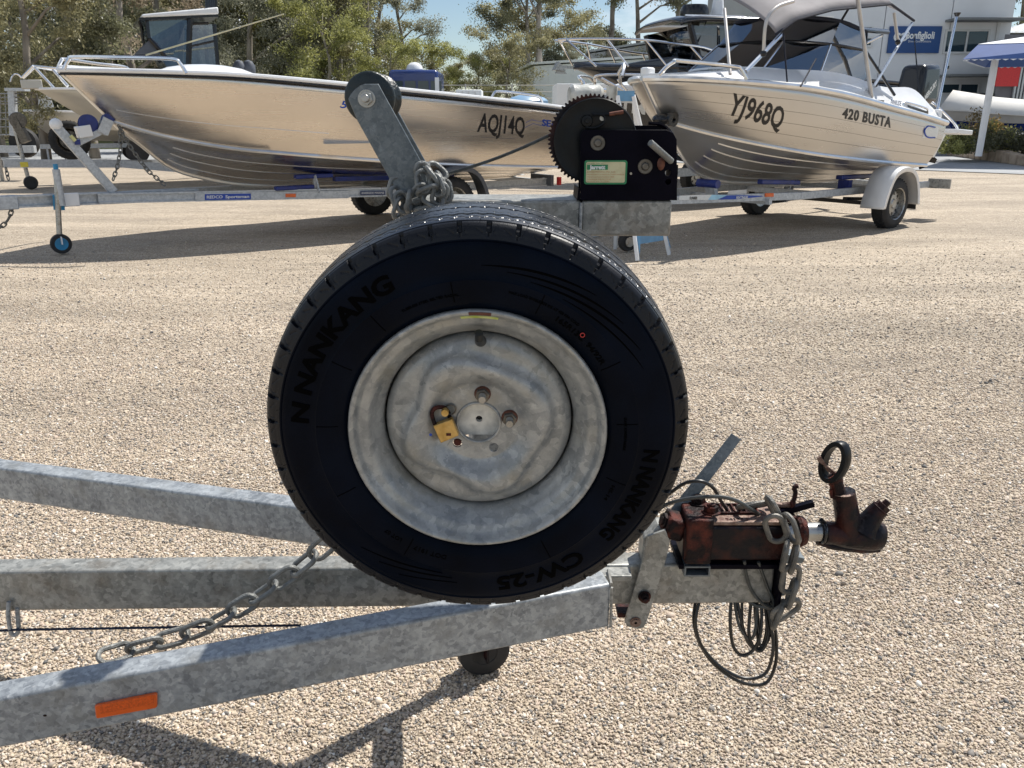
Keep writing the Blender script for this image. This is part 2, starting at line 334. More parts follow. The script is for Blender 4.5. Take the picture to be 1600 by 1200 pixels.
# ================================================================== GROUND
def plane_obj(name, pts, m, z, sub=0):
    mb = MB().add([(x, y, z) for x, y in pts], [tuple(range(len(pts)))]); o = mb.build(name, m, smooth=0); return struct(o)
def gravel_mat():
    m = bpy.data.materials.new('river gravel'); m.use_nodes = True; t = m.node_tree; b = t.nodes['Principled BSDF']; L = t.links
    g = t.nodes.new('ShaderNodeNewGeometry')
    v = t.nodes.new('ShaderNodeTexVoronoi'); v.inputs['Scale'].default_value = 140; L.new(g.outputs['Position'], v.inputs['Vector'])
    v2 = t.nodes.new('ShaderNodeTexVoronoi'); v2.inputs['Scale'].default_value = 52; L.new(g.outputs['Position'], v2.inputs['Vector'])
    sp = t.nodes.new('ShaderNodeSeparateColor'); L.new(v.outputs['Color'], sp.inputs[0])
    r = t.nodes.new('ShaderNodeValToRGB'); e = r.color_ramp.elements; cols = [(0, (.17, .135, .11)), (.2, (.34, .275, .205)), (.5, (.47, .385, .285)), (.78, (.57, .48, .365)), (1, (.68, .60, .50))]
    e[0].position = 0; e[0].color = (*cols[0][1], 1); e[1].position = 1; e[1].color = (*cols[-1][1], 1)
    for p_, c_ in cols[1:-1]:
        q = e.new(p_); q.color = (*c_, 1)
    L.new(sp.outputs[0], r.inputs[0])
    sp2 = t.nodes.new('ShaderNodeSeparateColor'); L.new(v2.outputs['Color'], sp2.inputs[0])
    mrb = t.nodes.new('ShaderNodeMapRange'); mrb.inputs[3].default_value = .90; mrb.inputs[4].default_value = 1.09; L.new(sp2.outputs[1], mrb.inputs[0])
    # large soft tonal patches and wheel-worn bands
    mp_ = t.nodes.new('ShaderNodeMapping'); mp_.inputs['Scale'].default_value = (.22, 1.0, 1); mp_.inputs['Rotation'].default_value = (0, 0, R(-6)); L.new(g.outputs['Position'], mp_.inputs[0])
    n = t.nodes.new('ShaderNodeTexNoise'); n.inputs['Scale'].default_value = 1.5; n.inputs['Detail'].default_value = 7; n.inputs['Roughness'].default_value = .62; L.new(mp_.outputs[0], n.inputs['Vector'])
    mr = t.nodes.new('ShaderNodeMapRange'); mr.inputs[1].default_value = .3; mr.inputs[2].default_value = .7; mr.inputs[3].default_value = .66; mr.inputs[4].default_value = 1.12; L.new(n.outputs[0], mr.inputs[0])
    n6 = t.nodes.new('ShaderNodeTexNoise'); n6.inputs['Scale'].default_value = 14; n6.inputs['Detail'].default_value = 6; n6.inputs['Roughness'].default_value = .75; L.new(mp_.outputs[0], n6.inputs['Vector'])
    mr6 = t.nodes.new('ShaderNodeMapRange'); mr6.inputs[1].default_value = .3; mr6.inputs[2].default_value = .7; mr6.inputs[3].default_value = .80; mr6.inputs[4].default_value = 1.12; L.new(n6.outputs[0], mr6.inputs[0])
    mu = t.nodes.new('ShaderNodeMath'); mu.operation = 'MULTIPLY'; L.new(mr.outputs[0], mu.inputs[0]); L.new(mrb.outputs[0], mu.inputs[1])
    mu2 = t.nodes.new('ShaderNodeMath'); mu2.operation = 'MULTIPLY'; L.new(mu.outputs[0], mu2.inputs[0]); L.new(mr6.outputs[0], mu2.inputs[1])
    cm = t.nodes.new('ShaderNodeVectorMath'); cm.operation = 'SCALE'; L.new(r.outputs[0], cm.inputs[0]); L.new(mu2.outputs[0], cm.inputs['Scale'])
    L.new(cm.outputs[0], b.inputs['Base Color']); b.inputs['Roughness'].default_value = .85
    inv = t.nodes.new('ShaderNodeMath'); inv.operation = 'SUBTRACT'; inv.inputs[0].default_value = 1; L.new(v.outputs['Distance'], inv.inputs[1])
    ad = t.nodes.new('ShaderNodeMath'); ad.operation = 'ADD'; L.new(inv.outputs[0], ad.inputs[0])
    iv2 = t.nodes.new('ShaderNodeMath'); iv2.operation = 'MULTIPLY'; iv2.inputs[1].default_value = -1.2; L.new(v2.outputs['Distance'], iv2.inputs[0]); L.new(iv2.outputs[0], ad.inputs[1])
    # raked ripples and wheel marks
    w6 = t.nodes.new('ShaderNodeTexNoise'); w6.inputs['Scale'].default_value = 5.5; w6.inputs['Detail'].default_value = 5; w6.inputs['Roughness'].default_value = .6; w6.inputs['Distortion'].default_value = .8; L.new(mp_.outputs[0], w6.inputs['Vector'])
    bq = t.nodes.new('ShaderNodeBump'); bq.inputs['Strength'].default_value = .9; bq.inputs['Distance'].default_value = .045; L.new(w6.outputs[0], bq.inputs['Height'])
    bp = t.nodes.new('ShaderNodeBump'); bp.inputs['Strength'].default_value = .8; bp.inputs['Distance'].default_value = .006; L.new(bq.outputs[0], bp.inputs['Normal']); L.new(ad.outputs[0], bp.inputs['Height']); L.new(bp.outputs[0], b.inputs['Normal'])
    return m
M['gravel'] = gravel_mat()
M['road'] = mat('pale bitumen', (.30, .31, .32), .85, 0, .10, 1.5, bump=.3, bscale=90)
M['grass'] = mat('dry mown grass', (.10, .13, .035), .9, 0, base2=(.22, .21, .09), scale=2, bump=.6, bscale=40)
M['forest_floor'] = mat('leaf litter', (.10, .085, .05), .95, 0, base2=(.16, .13, .08), scale=1.5)
plane_obj('ground', [(-400, -60), (400, -60), (400, 900), (-400, 900)], 'forest_floor', -.08)
# gravel yard: gently uneven sheet
mb = MB(); X_ = np.concatenate([np.linspace(-60, -7, 14), np.linspace(-6.5, 8, 120), np.linspace(9, 60, 14)]); Y_ = np.concatenate([np.linspace(-20, 0, 5), np.linspace(.4, 14, 130), np.linspace(14.6, 27, 16)])
def gz(x, y):
    k = max(0., min(1., (y-.2)/1.0))
    return k*(.006*math.sin(x*1.3+y*2.1)+.005*math.sin(y*5.2+.6*math.sin(x*.8))+.003*math.sin(x*3.1-y*7.3))-.003
vs = [(x, y, gz(x, y) if (abs(x) < 8 and 0 < y < 14) else -.003) for y in Y_ for x in X_]; nx = len(X_)
mb.add(vs, [(j*nx+i, j*nx+i+1, (j+1)*nx+i+1, (j+1)*nx+i) for j in range(len(Y_)-1) for i in range(nx-1)])
struct(mb.build('gravel_yard', 'gravel', recalc=False, smooth=180))
plane_obj('road', [(-80, 24.5), (2, 25.5), (10, 20.5), (13.4, 17.5), (26, 12), (60, 4), (60, 33), (-80, 33)], 'road', .012)
plane_obj('grass_verge', [(-80, 33.02), (30, 33.02), (30, 46), (-80, 46)], 'grass', .008)

# loose pebbles near the camera (one scatter, nobody could count them)
def pebble_mat():
    m = bpy.data.materials.new('pebbles'); m.use_nodes = True; t = m.node_tree; b = t.nodes['Principled BSDF']; L = t.links
    oi = t.nodes.new('ShaderNodeObjectInfo'); r = t.nodes.new('ShaderNodeValToRGB'); e = r.color_ramp.elements; r.color_ramp.interpolation = 'LINEAR'
    cols = [(0, (.10, .10, .10)), (.10, (.25, .225, .20)), (.24, (.40, .32, .24)), (.42, (.53, .43, .315)), (.64, (.57, .48, .37)), (.82, (.50, .39, .31)), (.95, (.64, .57, .48)), (1, (.80, .77, .71))]
    e[0].position = 0; e[0].color = (*cols[0][1], 1); e[1].position = 1; e[1].color = (*cols[-1][1], 1)
    for p_, c_ in cols[1:-1]:
        q = e.new(p_); q.color = (*c_, 1)
    n = t.nodes.new('ShaderNodeTexNoise'); n.inputs['Scale'].default_value = 2; tc_ = t.nodes.new('ShaderNodeTexCoord'); L.new(tc_.outputs['Object'], n.inputs['Vector'])
    mr = t.nodes.new('ShaderNodeMapRange'); mr.inputs[3].default_value = .75; mr.inputs[4].default_value = 1.2; L.new(n.outputs[0], mr.inputs[0])
    cm = t.nodes.new('ShaderNodeVectorMath'); cm.operation = 'SCALE'; L.new(oi.outputs['Random'], r.inputs[0]); L.new(r.outputs[0], cm.inputs[0]); L.new(mr.outputs[0], cm.inputs['Scale'])
    L.new(cm.outputs[0], b.inputs['Base Color']); b.inputs['Roughness'].default_value = .7; return m
M['pebble'] = pebble_mat()
pcol = bpy.data.collections.new('pebble_shapes')
for k in range(6):
    b = bmesh.new(); bmesh.ops.create_icosphere(b, subdivisions=2, radius=1.)
    sxyz = (1, random.uniform(.62, .85), random.uniform(.45, .65)); ph = [random.uniform(0, 6) for _ in range(6)]
    for v in b.verts:
        d = 1+.16*math.sin(2.3*v.co.x+ph[0])*math.cos(2.6*v.co.y+ph[1])+.12*math.sin(3.1*v.co.z+ph[2]+1.7*v.co.x)
        v.co = Vector((v.co.x*sxyz[0]*d, v.co.y*sxyz[1]*d, v.co.z*sxyz[2]*d))
    me = bpy.data.meshes.new('pebble'); b.to_mesh(me); b.free(); me.polygons.foreach_set('use_smooth', [True]*len(me.polygons)); me.materials.append(M['pebble'])
    pcol.objects.link(bpy.data.objects.new('pebble', me))
yy = rng.uniform(1.15, 10.5, 5400000); keep = rng.uniform(0, 1, yy.size) < np.exp(-np.maximum(yy-1.9, 0)/1.35)*(.66*yy+.25)/7.2*np.clip((10.5-yy)/3, 0, 1)
yy = yy[keep][:420000]; xx = rng.uniform(-1, 1, yy.size)*(.66*yy+.25); xy = np.column_stack([xx, yy]); sz = (.0030+.00035*np.clip(yy-1.5, 0, 6))*rng.lognormal(0, .36, len(xy)); sz = np.minimum(sz, .0145)
zz = np.array([gz(x, y) for x, y in xy])+sz*.12+.001
me = bpy.data.meshes.new('pebbles'); me.vertices.add(len(xy)); me.vertices.foreach_set('co', np.column_stack([xy, zz]).ravel())
a = me.attributes.new('sz', 'FLOAT', 'POINT'); a.data.foreach_set('value', sz)
a = me.attributes.new('rot', 'FLOAT_VECTOR', 'POINT'); a.data.foreach_set('vector', np.column_stack([rng.normal(0, .45, len(xy)), rng.normal(0, .45, len(xy)), rng.uniform(0, 6.28, len(xy))]).ravel())
po = bpy.data.objects.new('loose_pebbles', me); col.objects.link(po); po['kind'] = 'stuff'; me.materials.append(M['pebble'])
po['label'] = 'small rounded tan and grey pebbles strewn over the gravel yard'; po['category'] = 'gravel'
ng = bpy.data.node_groups.new('scatter', 'GeometryNodeTree'); ng.interface.new_socket('Geometry', in_out='INPUT', socket_type='NodeSocketGeometry'); ng.interface.new_socket('Geometry', in_out='OUTPUT', socket_type='NodeSocketGeometry')
gi = ng.nodes.new('NodeGroupInput'); go = ng.nodes.new('NodeGroupOutput'); ip = ng.nodes.new('GeometryNodeInstanceOnPoints'); ci = ng.nodes.new('GeometryNodeCollectionInfo')
ci.inputs[0].default_value = pcol; ci.inputs[1].default_value = True; ci.inputs[2].default_value = True; ip.inputs['Pick Instance'].default_value = True
ra = ng.nodes.new('GeometryNodeInputNamedAttribute'); ra.data_type = 'FLOAT_VECTOR'; ra.inputs[0].default_value = 'rot'
sa = ng.nodes.new('GeometryNodeInputNamedAttribute'); sa.data_type = 'FLOAT'; sa.inputs[0].default_value = 'sz'
er = ng.nodes.new('FunctionNodeEulerToRotation')
ng.links.new(gi.outputs[0], ip.inputs['Points']); ng.links.new(ci.outputs[0], ip.inputs['Instance']); ng.links.new(ra.outputs['Attribute'], er.inputs[0]); ng.links.new(er.outputs[0], ip.inputs['Rotation'])
ng.links.new(sa.outputs['Attribute'], ip.inputs['Scale']); ng.links.new(ip.outputs[0], go.inputs[0])
gm = po.modifiers.new('scatter', 'NODES'); gm.node_group = ng

# ================================================================== TREES
def leaf_mat(name, c0, c1):
    m = bpy.data.materials.new(name); m.use_nodes = True; t = m.node_tree; t.nodes.clear(); L = t.links
    o = t.nodes.new('ShaderNodeOutputMaterial'); d = t.nodes.new('ShaderNodeBsdfDiffuse'); tr = t.nodes.new('ShaderNodeBsdfTranslucent'); g = t.nodes.new('ShaderNodeBsdfGlossy'); g.inputs['Roughness'].default_value = .5
    at = t.nodes.new('ShaderNodeAttribute'); at.attribute_name = 'tint'
    r = t.nodes.new('ShaderNodeValToRGB'); r.color_ramp.elements[0].color = (*c0, 1); r.color_ramp.elements[1].color = (*c1, 1); L.new(at.outputs['Fac'], r.inputs[0])
    for s in (d, tr): L.new(r.outputs[0], s.inputs['Color'])
    g.inputs['Color'].default_value = (.5, .5, .5, 1)
    a = t.nodes.new('ShaderNodeMixShader'); a.inputs[0].default_value = .5; L.new(d.outputs[0], a.inputs[1]); L.new(tr.outputs[0], a.inputs[2])
    b_ = t.nodes.new('ShaderNodeMixShader'); b_.inputs[0].default_value = .07; L.new(a.outputs[0], b_.inputs[1]); L.new(g.outputs[0], b_.inputs[2]); L.new(b_.outputs[0], o.inputs[0])
    return m
LM = dict(olive=leaf_mat('olive leaves', (.15, .14, .075), (.42, .39, .21)), grey=leaf_mat('grey green leaves', (.15, .155, .11), (.41, .41, .30)),
          bright=leaf_mat('fresh green leaves', (.155, .165, .06), (.48, .48, .17)), brown=leaf_mat('dry brown leaves', (.21, .17, .12), (.50, .41, .29)),
          dark=leaf_mat('dark green leaves', (.08, .085, .05), (.25, .25, .14)))
M['bark'] = mat('eucalypt bark', (.14, .12, .10), .85, 0, base2=(.36, .32, .27), scale=3, stretch=(1, 1, .3))
def tree_proto(seed, h, base, cw, nclump, nleaf, ls, limbs=7, flat=.7, droop=.3):
    r = np.random.default_rng(seed); rd = random.Random(seed); tm = MB()
    top = Vector((rd.uniform(-.5, .5), rd.uniform(-.5, .5), h*.93)); tp = []
    for i in range(7):
        k = i/6; tp.append(Vector((top.x*k+rd.uniform(-.18, .18)*k*2, top.y*k+rd.uniform(-.18, .18)*k*2, top.z*k)))
    r0 = .018*h+.02; tm.tube(spline(tp, 2), [r0*(1-.85*i/12) for i in range(13)], 6); cl = []
    for i in range(limbs):
        k = rd.uniform(base, .92); st = tp[int(k*6)].lerp(tp[min(6, int(k*6)+1)], k*6-int(k*6)); a = rd.uniform(0, 2*PI)
        ln = cw*rd.uniform(.55, 1.05)*(1.15-.55*abs(k-.55)); e = st+Vector((math.cos(a)*ln, math.sin(a)*ln, ln*rd.uniform(.25, .8)))
        mid = st.lerp(e, .5)+Vector((0, 0, .12*ln)); rr = r0*(1-.8*k)*.6; tm.tube([st, mid, e], [rr, rr*.6, rr*.2], 5)
        for q in range(3):
            a2 = a+rd.uniform(-.9, .9); e2 = mid.lerp(e, rd.random())+Vector((math.cos(a2), math.sin(a2), rd.uniform(-.1, .9)))*ln*.38; tm.tube([mid.lerp(e, rd.random()*.7), e2], [rr*.35, rr*.1], 4); cl.append((e2, rd.uniform(.5, 1)))
        cl += [(e, rd.uniform(.6, 1)), (mid.lerp(e, .6), rd.uniform(.5, .9))]
    while len(cl) < nclump:
        k = rd.uniform(base*.75, 1); a = rd.uniform(0, 2*PI); q = cw*math.sqrt(rd.random())*math.sin(PI*min(1, .18+.82*(k-base*.6)/(1.02-base*.6)))**.6
        cl.append((Vector((math.cos(a)*q, math.sin(a)*q, k*h)), rd.uniform(.5, 1)))
    C_ = np.array([c[0][:] for c in cl]); S = np.array([c[1] for c in cl])*cw*.30; T = r.uniform(0, 1, len(cl))
    n = nleaf; id_ = r.integers(0, len(cl), n); dd = r.normal(0, .48, (n, 3))*S[id_][:, None]; dd[:, 2] *= flat; p = C_[id_]+dd
    p[:, 2] = np.maximum(p[:, 2], h*base*.5)
    ax = r.normal(0, 1, (n, 3)); ax[:, 2] -= droop*2; ax /= np.linalg.norm(ax, axis=1)[:, None]; bx = np.cross(ax, r.normal(0, 1, (n, 3))); bx /= np.linalg.norm(bx, axis=1)[:, None]
    l = (ls*r.uniform(.6, 1.4, n))[:, None]; wd = l*.42
    vs = np.stack([p-ax*l/2, p+bx*wd/2, p+ax*l/2, p-bx*wd/2], 1).reshape(-1, 3)
    me = bpy.data.meshes.new('crown'); me.vertices.add(4*n); me.vertices.foreach_set('co', vs.ravel()); me.loops.add(4*n); me.loops.foreach_set('vertex_index', np.arange(4*n)); me.polygons.add(n)
    me.polygons.foreach_set('loop_start', np.arange(n)*4); me.polygons.foreach_set('loop_total', np.full(n, 4)); me.update()
    ti = np.clip(T[id_]*.75+r.uniform(0, .3, n), 0, 1); at = me.attributes.new('tint', 'FLOAT', 'POINT'); at.data.foreach_set('value', np.repeat(ti, 4)); me.materials.append(LM['olive'])
    tmsh = bpy.data.meshes.new('trunk'); tmsh.from_pydata([tuple(v) for v in tm.v], [], tm.f); tmsh.materials.append(M['bark']); tmsh.polygons.foreach_set('use_smooth', [True]*len(tmsh.polygons))
    return me, tmsh
PT = [tree_proto(1, 10, .26, 2.2, 70, 21000, .125, 9), tree_proto(2, 12, .34, 2.4, 64, 20000, .125, 9), tree_proto(3, 9, .10, 2.3, 90, 26000, .12, 8),
      tree_proto(4, 11, .40, 2.0, 40, 9000, .125, 9), tree_proto(5, 5, .03, 1.8, 70, 16000, .105, 7), tree_proto(6, 12, .5, 2.0, 16, 1500, .14, 12)]
def tree(name, label, X, Y, proto, leaf, s=1., rz=None, group='eucalypts along the back of the yard', wide=1.):
    t = thing(name, label, 'tree', (X, Y, 0), rz if rz is not None else random.uniform(0, 6.28), group); t.scale = (s*wide, s*wide, s)
    for nm, me in (('crown', PT[proto][0]), ('trunk', PT[proto][1])):
        o = bpy.data.objects.new(nm, me); col.objects.link(o); o.parent = t
        if nm == 'crown': o.material_slots[0].link = 'OBJECT'; o.material_slots[0].material = LM[leaf]
    return t
# (photo column, depth, prototype, leaf, scale, words)
TR = [(-30, 27, 2, 'olive', .95, 'broad olive tree cut by the left picture edge'), (40, 24, 2, 'olive', .80, 'dense brownish olive tree behind the white ute'), (120, 26, 0, 'dark', .80, 'darker green tree between the ute and the hardtop boat'),
      (205, 31, 0, 'brown', .95, 'dry brown leaved tree left of the hardtop roof'), (262, 44, 1, 'grey', 1.0, 'tall grey green gum above the hardtop roof'), (330, 43, 3, 'grey', 1.0, 'thin gum rising behind the rod holders'),
      (395, 40, 2, 'grey', 1.1, 'dense grey green gum right of the rod holders'), (455, 46, 1, 'olive', 1.05, 'tall olive gum above the tip of the whip aerial'), (500, 38, 4, 'bright', 1.15, 'low yellow green bush left of the roller arm'),
      (520, 45, 0, 'grey', 1.15, 'tall dull green gum left of the roller arm'), (575, 42, 2, 'olive', .95, 'rounded olive tree straight above the roller arm'), (610, 37, 4, 'bright', .8, 'low green bush behind the navy bus'),
      (636, 46, 3, 'grey', .78, 'thin dark gum left of the gap of blue sky'), (700, 52, 4, 'olive', .8, 'low tree filling the foot of the blue gap'), (822, 45, 1, 'dark', .80, 'dark gum with a rounded top just right of the blue gap'),
      (748, 40, 4, 'bright', .70, 'low yellow green tree beside the blue gap'), (845, 43, 3, 'olive', 1.0, 'gum with bare forked limbs over the white shed'), (800, 38, 4, 'olive', .85, 'low olive bush at the left corner of the white shed'),
      (945, 47, 1, 'dark', 1.0, 'tall dark gum over the bow rails of the black boat'), (1000, 49, 3, 'dark', 1.05, 'slender gum left of the black radar dome'), (1060, 50, 5, 'brown', 1.05, 'nearly bare gum behind the black radar dome'),
      (1120, 50, 5, 'brown', 1.15, 'nearly bare gum behind the grey canopy corner'), (1592, 44, 2, 'dark', 1.05, 'dark tree right of the grey factory corner'), (160, 40, 2, 'dark', 1.0, 'dark tree filling the gap behind the brown one')]
for px, Y, pr, lf, s, wds in TR:
    tree('gum_tree' if pr != 4 else 'bushy_tree', wds, (px-800)/F*Y*.925, Y, pr, lf, s)
# second and third rows: a wood that closes the view
k = 0
FW = [(60, 52, 1, 'grey', 1, 'tall pale gum far behind the olive tree at the left edge'), (180, 55, 1, 'grey', 1.05, 'tall gum far behind the brown leaved tree'), (290, 56, 0, 'olive', 1.1, 'olive gum far behind the middle of the hardtop roof'),
      (360, 54, 2, 'grey', 1.2, 'grey green crown far back, just right of the rod holders'), (425, 57, 2, 'olive', 1.25, 'olive crown far back where the whip aerial ends'), (480, 58, 1, 'grey', 1.15, 'tall grey gum far back between aerial tip and roller arm'),
      (545, 56, 2, 'grey', 1.25, 'grey crown far back just left of the roller'), (585, 60, 3, 'grey', 1.1, 'thin crowned gum far back just right of the roller'), (640, 56, 2, 'olive', .55, 'olive crown far back above the bus ventilator'),
      (830, 60, 4, 'olive', 1.6, 'low olive crown far back over the left slope of the white shed'), (770, 62, 4, 'grey', 1.0, 'low grey crown far back at the foot of the blue sky gap'), (880, 58, 4, 'olive', 1.3, 'low olive crown far back over the white shed roof'),
      (940, 62, 2, 'olive', .75, 'olive crown far back above the grey shed'), (1040, 64, 2, 'olive', .65, 'small olive crown far back under the radar dome'), (235, 50, 4, 'olive', 1.5, 'bushy olive tree behind the windscreen of the hardtop boat'),
      (330, 49, 4, 'olive', 1.6, 'bushy olive tree behind the rear clears of the hardtop boat'), (430, 50, 4, 'bright', 1.5, 'bushy yellow green tree low under the aerial tip'), (560, 51, 4, 'grey', 1.6, 'bushy grey tree low behind the roller'),
      (660, 53, 4, 'bright', 1.0, 'bushy yellow green tree low right of the bus'), (100, 45, 4, 'dark', 1.6, 'bushy dark tree low above the hardtop boat bow rail'), (20, 46, 4, 'dark', 1.7, 'bushy dark tree low behind the cage trailer post')]
for (px, Y, pr, lf, s, lab) in FW:
    tree('gum_tree' if pr != 4 else 'bushy_tree', lab, (px-800)/F*Y*.925, Y, pr, lf, s, group='trees of the far wood', wide=1.15)
# the mass of scrub and crowns behind all of them
wcol = bpy.data.collections.new('scrub_shapes')
for pi, lf in ((2, 'grey'), (4, 'olive'), (0, 'olive'), (4, 'dark'), (1, 'grey'), (4, 'grey')):
    o = bpy.data.objects.new('crown', PT[pi][0]); o.material_slots[0].link = 'OBJECT'; o.material_slots[0].material = LM[lf]; wcol.objects.link(o)
wp_ = []; ws_ = []
for q in range(110):
    px = rng.uniform(-250, 760) if q < 85 else rng.uniform(760, 1150); Y = rng.uniform(47, 74); wp_.append(((px-800)/F*Y*.925, Y, -.3)); ws_.append(rng.uniform(.8, 1.2)*(1 if px < 530 else .42 if px > 800 else .30))
me = bpy.data.meshes.new('far_wood'); me.from_pydata(wp_, [], []); a = me.attributes.new('sz', 'FLOAT', 'POINT'); a.data.foreach_set('value', ws_)
a = me.attributes.new('rot', 'FLOAT_VECTOR', 'POINT'); a.data.foreach_set('vector', np.column_stack([np.zeros(110), np.zeros(110), rng.uniform(0, 6.28, 110)]).ravel())
wo = bpy.data.objects.new('far_wood', me); col.objects.link(wo); wo['kind'] = 'stuff'; wo['label'] = 'far wood of grey green scrub and gums closing the view'; wo['category'] = 'woodland'
ng2 = ng.copy(); [n for n in ng2.nodes if n.bl_idname == 'GeometryNodeCollectionInfo'][0].inputs[0].default_value = wcol; gm = wo.modifiers.new('scatter', 'NODES'); gm.node_group = ng2

# ================================================================== BUILDINGS, BUS, FENCE
M['wall_grey'] = mat('grey precast panel', (.70, .71, .71), .8, 0, .05, .6)
M['wall_dark'] = mat('darker panel', (.45, .46, .46), .8, 0, .05, .6)
M['shed_white'] = mat('white sheet wall', (.80, .82, .82), .6, 0, .04, .8)
M['shed_roof'] = mat('zincalume roof', (.42, .44, .44), .5, .2, .1, 2)
M['sign_blue'] = mat('blue sign board', (.010, .060, .20), .45, 0, .06, 1)
M['window'] = mat('dark window glass', (.022, .045, .060), .08, 0, .25, .6, coat=.4)
M['frame'] = mat('white window frame', (.62, .62, .60), .5, 0, .05, 4)
M['awning'] = mat('grey awning', (.16, .17, .17), .6, 0, .08, 2)
M['brick_dark'] = mat('dark grey wall', (.13, .13, .14), .8, 0, .15, 3)
YF = 34.0
fx = lambda px: P(px, 100, YF).x
t = thing('factory_building', 'large pale grey factory with blue sign board and windows', 'building', (fx(1390), YF, 0))
xs = [fx(1205), fx(1243), fx(1374), fx(1476), fx(1571)]
for a, b_ in zip(xs[:-1], xs[1:]):
    MB().box(((a+b_)/2, YF+.1, 4.5), (b_-a-.03, .2, 9)).build('wall_panel', 'wall_grey', t, bevel=.01)
MB().box(((xs[0]+xs[-1])/2, YF+6.2, 4.48), (xs[-1]-xs[0]-.1, 12, 8.96)).build('building_body', 'wall_dark', t)
def rect(px0, py0, px1, py1, Y):
    a = P(px0, py0, Y); b_ = P(px1, py1, Y); return a.x, b_.x, b_.z, a.z
x0, x1, z0, z1 = rect(1391, 41, 1466, 83, YF-.06)
sg = MB().box(((x0+x1)/2, YF-.05, (z0+z1)/2), (x1-x0, .08, z1-z0)).build('sign_board', 'sign_blue', t)
text_flat('Bonfiglioli', (x0+.32*(x1-x0), YF-.095, z0+.54*(z1-z0)), (1, 0, 0), (0, 0, 1), .25, .55*(x1-x0), bold=.03).build('lettering', 'white_print', sg, smooth=0)
text_flat('Drive & Control Solutions', (x0+.38*(x1-x0), YF-.095, z0+.40*(z1-z0)), (1, 0, 0), (0, 0, 1), .08, .44*(x1-x0)).build('lettering', 'white_print', sg, smooth=0)
lg = MB(); c0 = V(x0+.16*(x1-x0), YF-.095, z0+.60*(z1-z0))
for q in (0, .24):
    lg.plate([p_ for p_ in circ(c0+V(q, 0, 0), .15, 20)], (0, -.01, 0), [circ(c0+V(q, 0, 0), .09, 14)])
lg.build('emblem', 'white_print', sg)
def window(px0, py0, px1, py1, Y, par, mull=1, name='window'):
    x0, x1, z0, z1 = rect(px0, py0, px1, py1, Y)
    fr = MB(); th = .07; fr.plate([(x0, Y-.07, z0), (x1, Y-.07, z0), (x1, Y-.07, z1), (x0, Y-.07, z1)], (0, .065, 0), [[(x0+th, Y-.07, z0+th), (x1-th, Y-.07, z0+th), (x1-th, Y-.07, z1-th), (x0+th, Y-.07, z1-th)]])
    for q in range(mull):
        xm = x0+(x1-x0)*(q+1)/(mull+1); fr.box((xm, Y-.037, (z0+z1)/2), (.05, .06, z1-z0-2*th))
    f = fr.build(name, 'frame', par)
    for q in range(mull+1):
        a = x0+(x1-x0)*q/(mull+1)+th; b_ = x0+(x1-x0)*(q+1)/(mull+1)-.03
        MB().box(((a+b_)/2, Y-.02, (z0+z1)/2), (b_-a, .012, z1-z0-2*th)).build('pane', 'window', f)
window(1477, 46, 1541, 84, YF, t); window(1469, 129, 1528, 148, YF, t); window(1330, 57, 1362, 74, YF, t, 0); window(1328, 42, 1364, 46, YF, t, 0)
for (a, b_, y) in ((1477, 1580, 33), (1466, 1556, 119)):
    x0, x1, z0, z1 = rect(a, y-2, b_, y+2, YF); MB().box(((x0+x1)/2, YF-.45, (z0+z1)/2), (x1-x0, .9, .09)).build('awning', 'awning', t, bevel=.01)
MB().box((P(1541, 150, YF).x, YF-.04, .9), (.5, .06, 2.3)).build('door', 'awning', t)
MB().box((P(1556, 60, YF).x, YF-.05, 2.5), (.1, .08, 4.2)).build('downpipe', 'frame', t)
# red and grey annexe right
t = thing('annexe', 'low dark annexe with red panel behind the marquee post', 'building', (fx(1590), 31, 0))
x0, x1, z0, z1 = rect(1566, 80, 1640, 200, 31); w0 = [V(x0, 31, 0), V(x1, 31, 0), V(x1+2, 34, 0), V(x0+1.9, 34, 0)]; MB().hexa(w0, [q+V(0, 0, 3.9) for q in w0]).build('wall', 'brick_dark', t)
x0, x1, z0, z1 = rect(1562, 86, 1589, 135, 30.9); MB().box(((x0+x1)/2, 30.9, (z0+z1)/2), (x1-x0, .1, z1-z0)).build('red_panel', 'red', t)
x0, x1, z0, z1 = rect(1572, 87, 1586, 98, 30.8); MB().box(((x0+x1)/2, 30.8, (z0+z1)/2), (x1-x0, .05, z1-z0)).build('window', 'window', t)
cg = MB()
for q in range(14): cg.box((P(1592, 100, 30.9).x+q*.12, 30.9, 1.7), (.06, .08, 3.4))
cg.build('corrugated_cladding', 'shed_roof', t)
# white roofed house behind the marquee
t = thing('small_house', 'small house with white hipped roof above the blue marquee', 'building', (P(1600, 50, 38).x+1, 39, 0))
a = P(1549, 51, 38); ap = P(1612, 33, 41); MB().add([a, a+V(5, 0, 0), a+V(7.5, 5, 0), a+V(3.2, 5, 0), ap, ap+V(2.2, 1, 0)], [(0, 1, 5, 4), (1, 2, 5), (2, 3, 4, 5), (3, 0, 4), (0, 3, 2, 1)]).build('roof', 'white', t, smooth=0)
w0 = [V(a.x+.3, 38.3, .0), V(a.x+4.8, 38.3, 0), V(a.x+7.2, 42.7, 0), V(a.x+3.4, 42.7, 0)]; MB().hexa(w0, [q+V(0, 0, a.z-.05) for q in w0]).build('wall', 'shed_white', t)
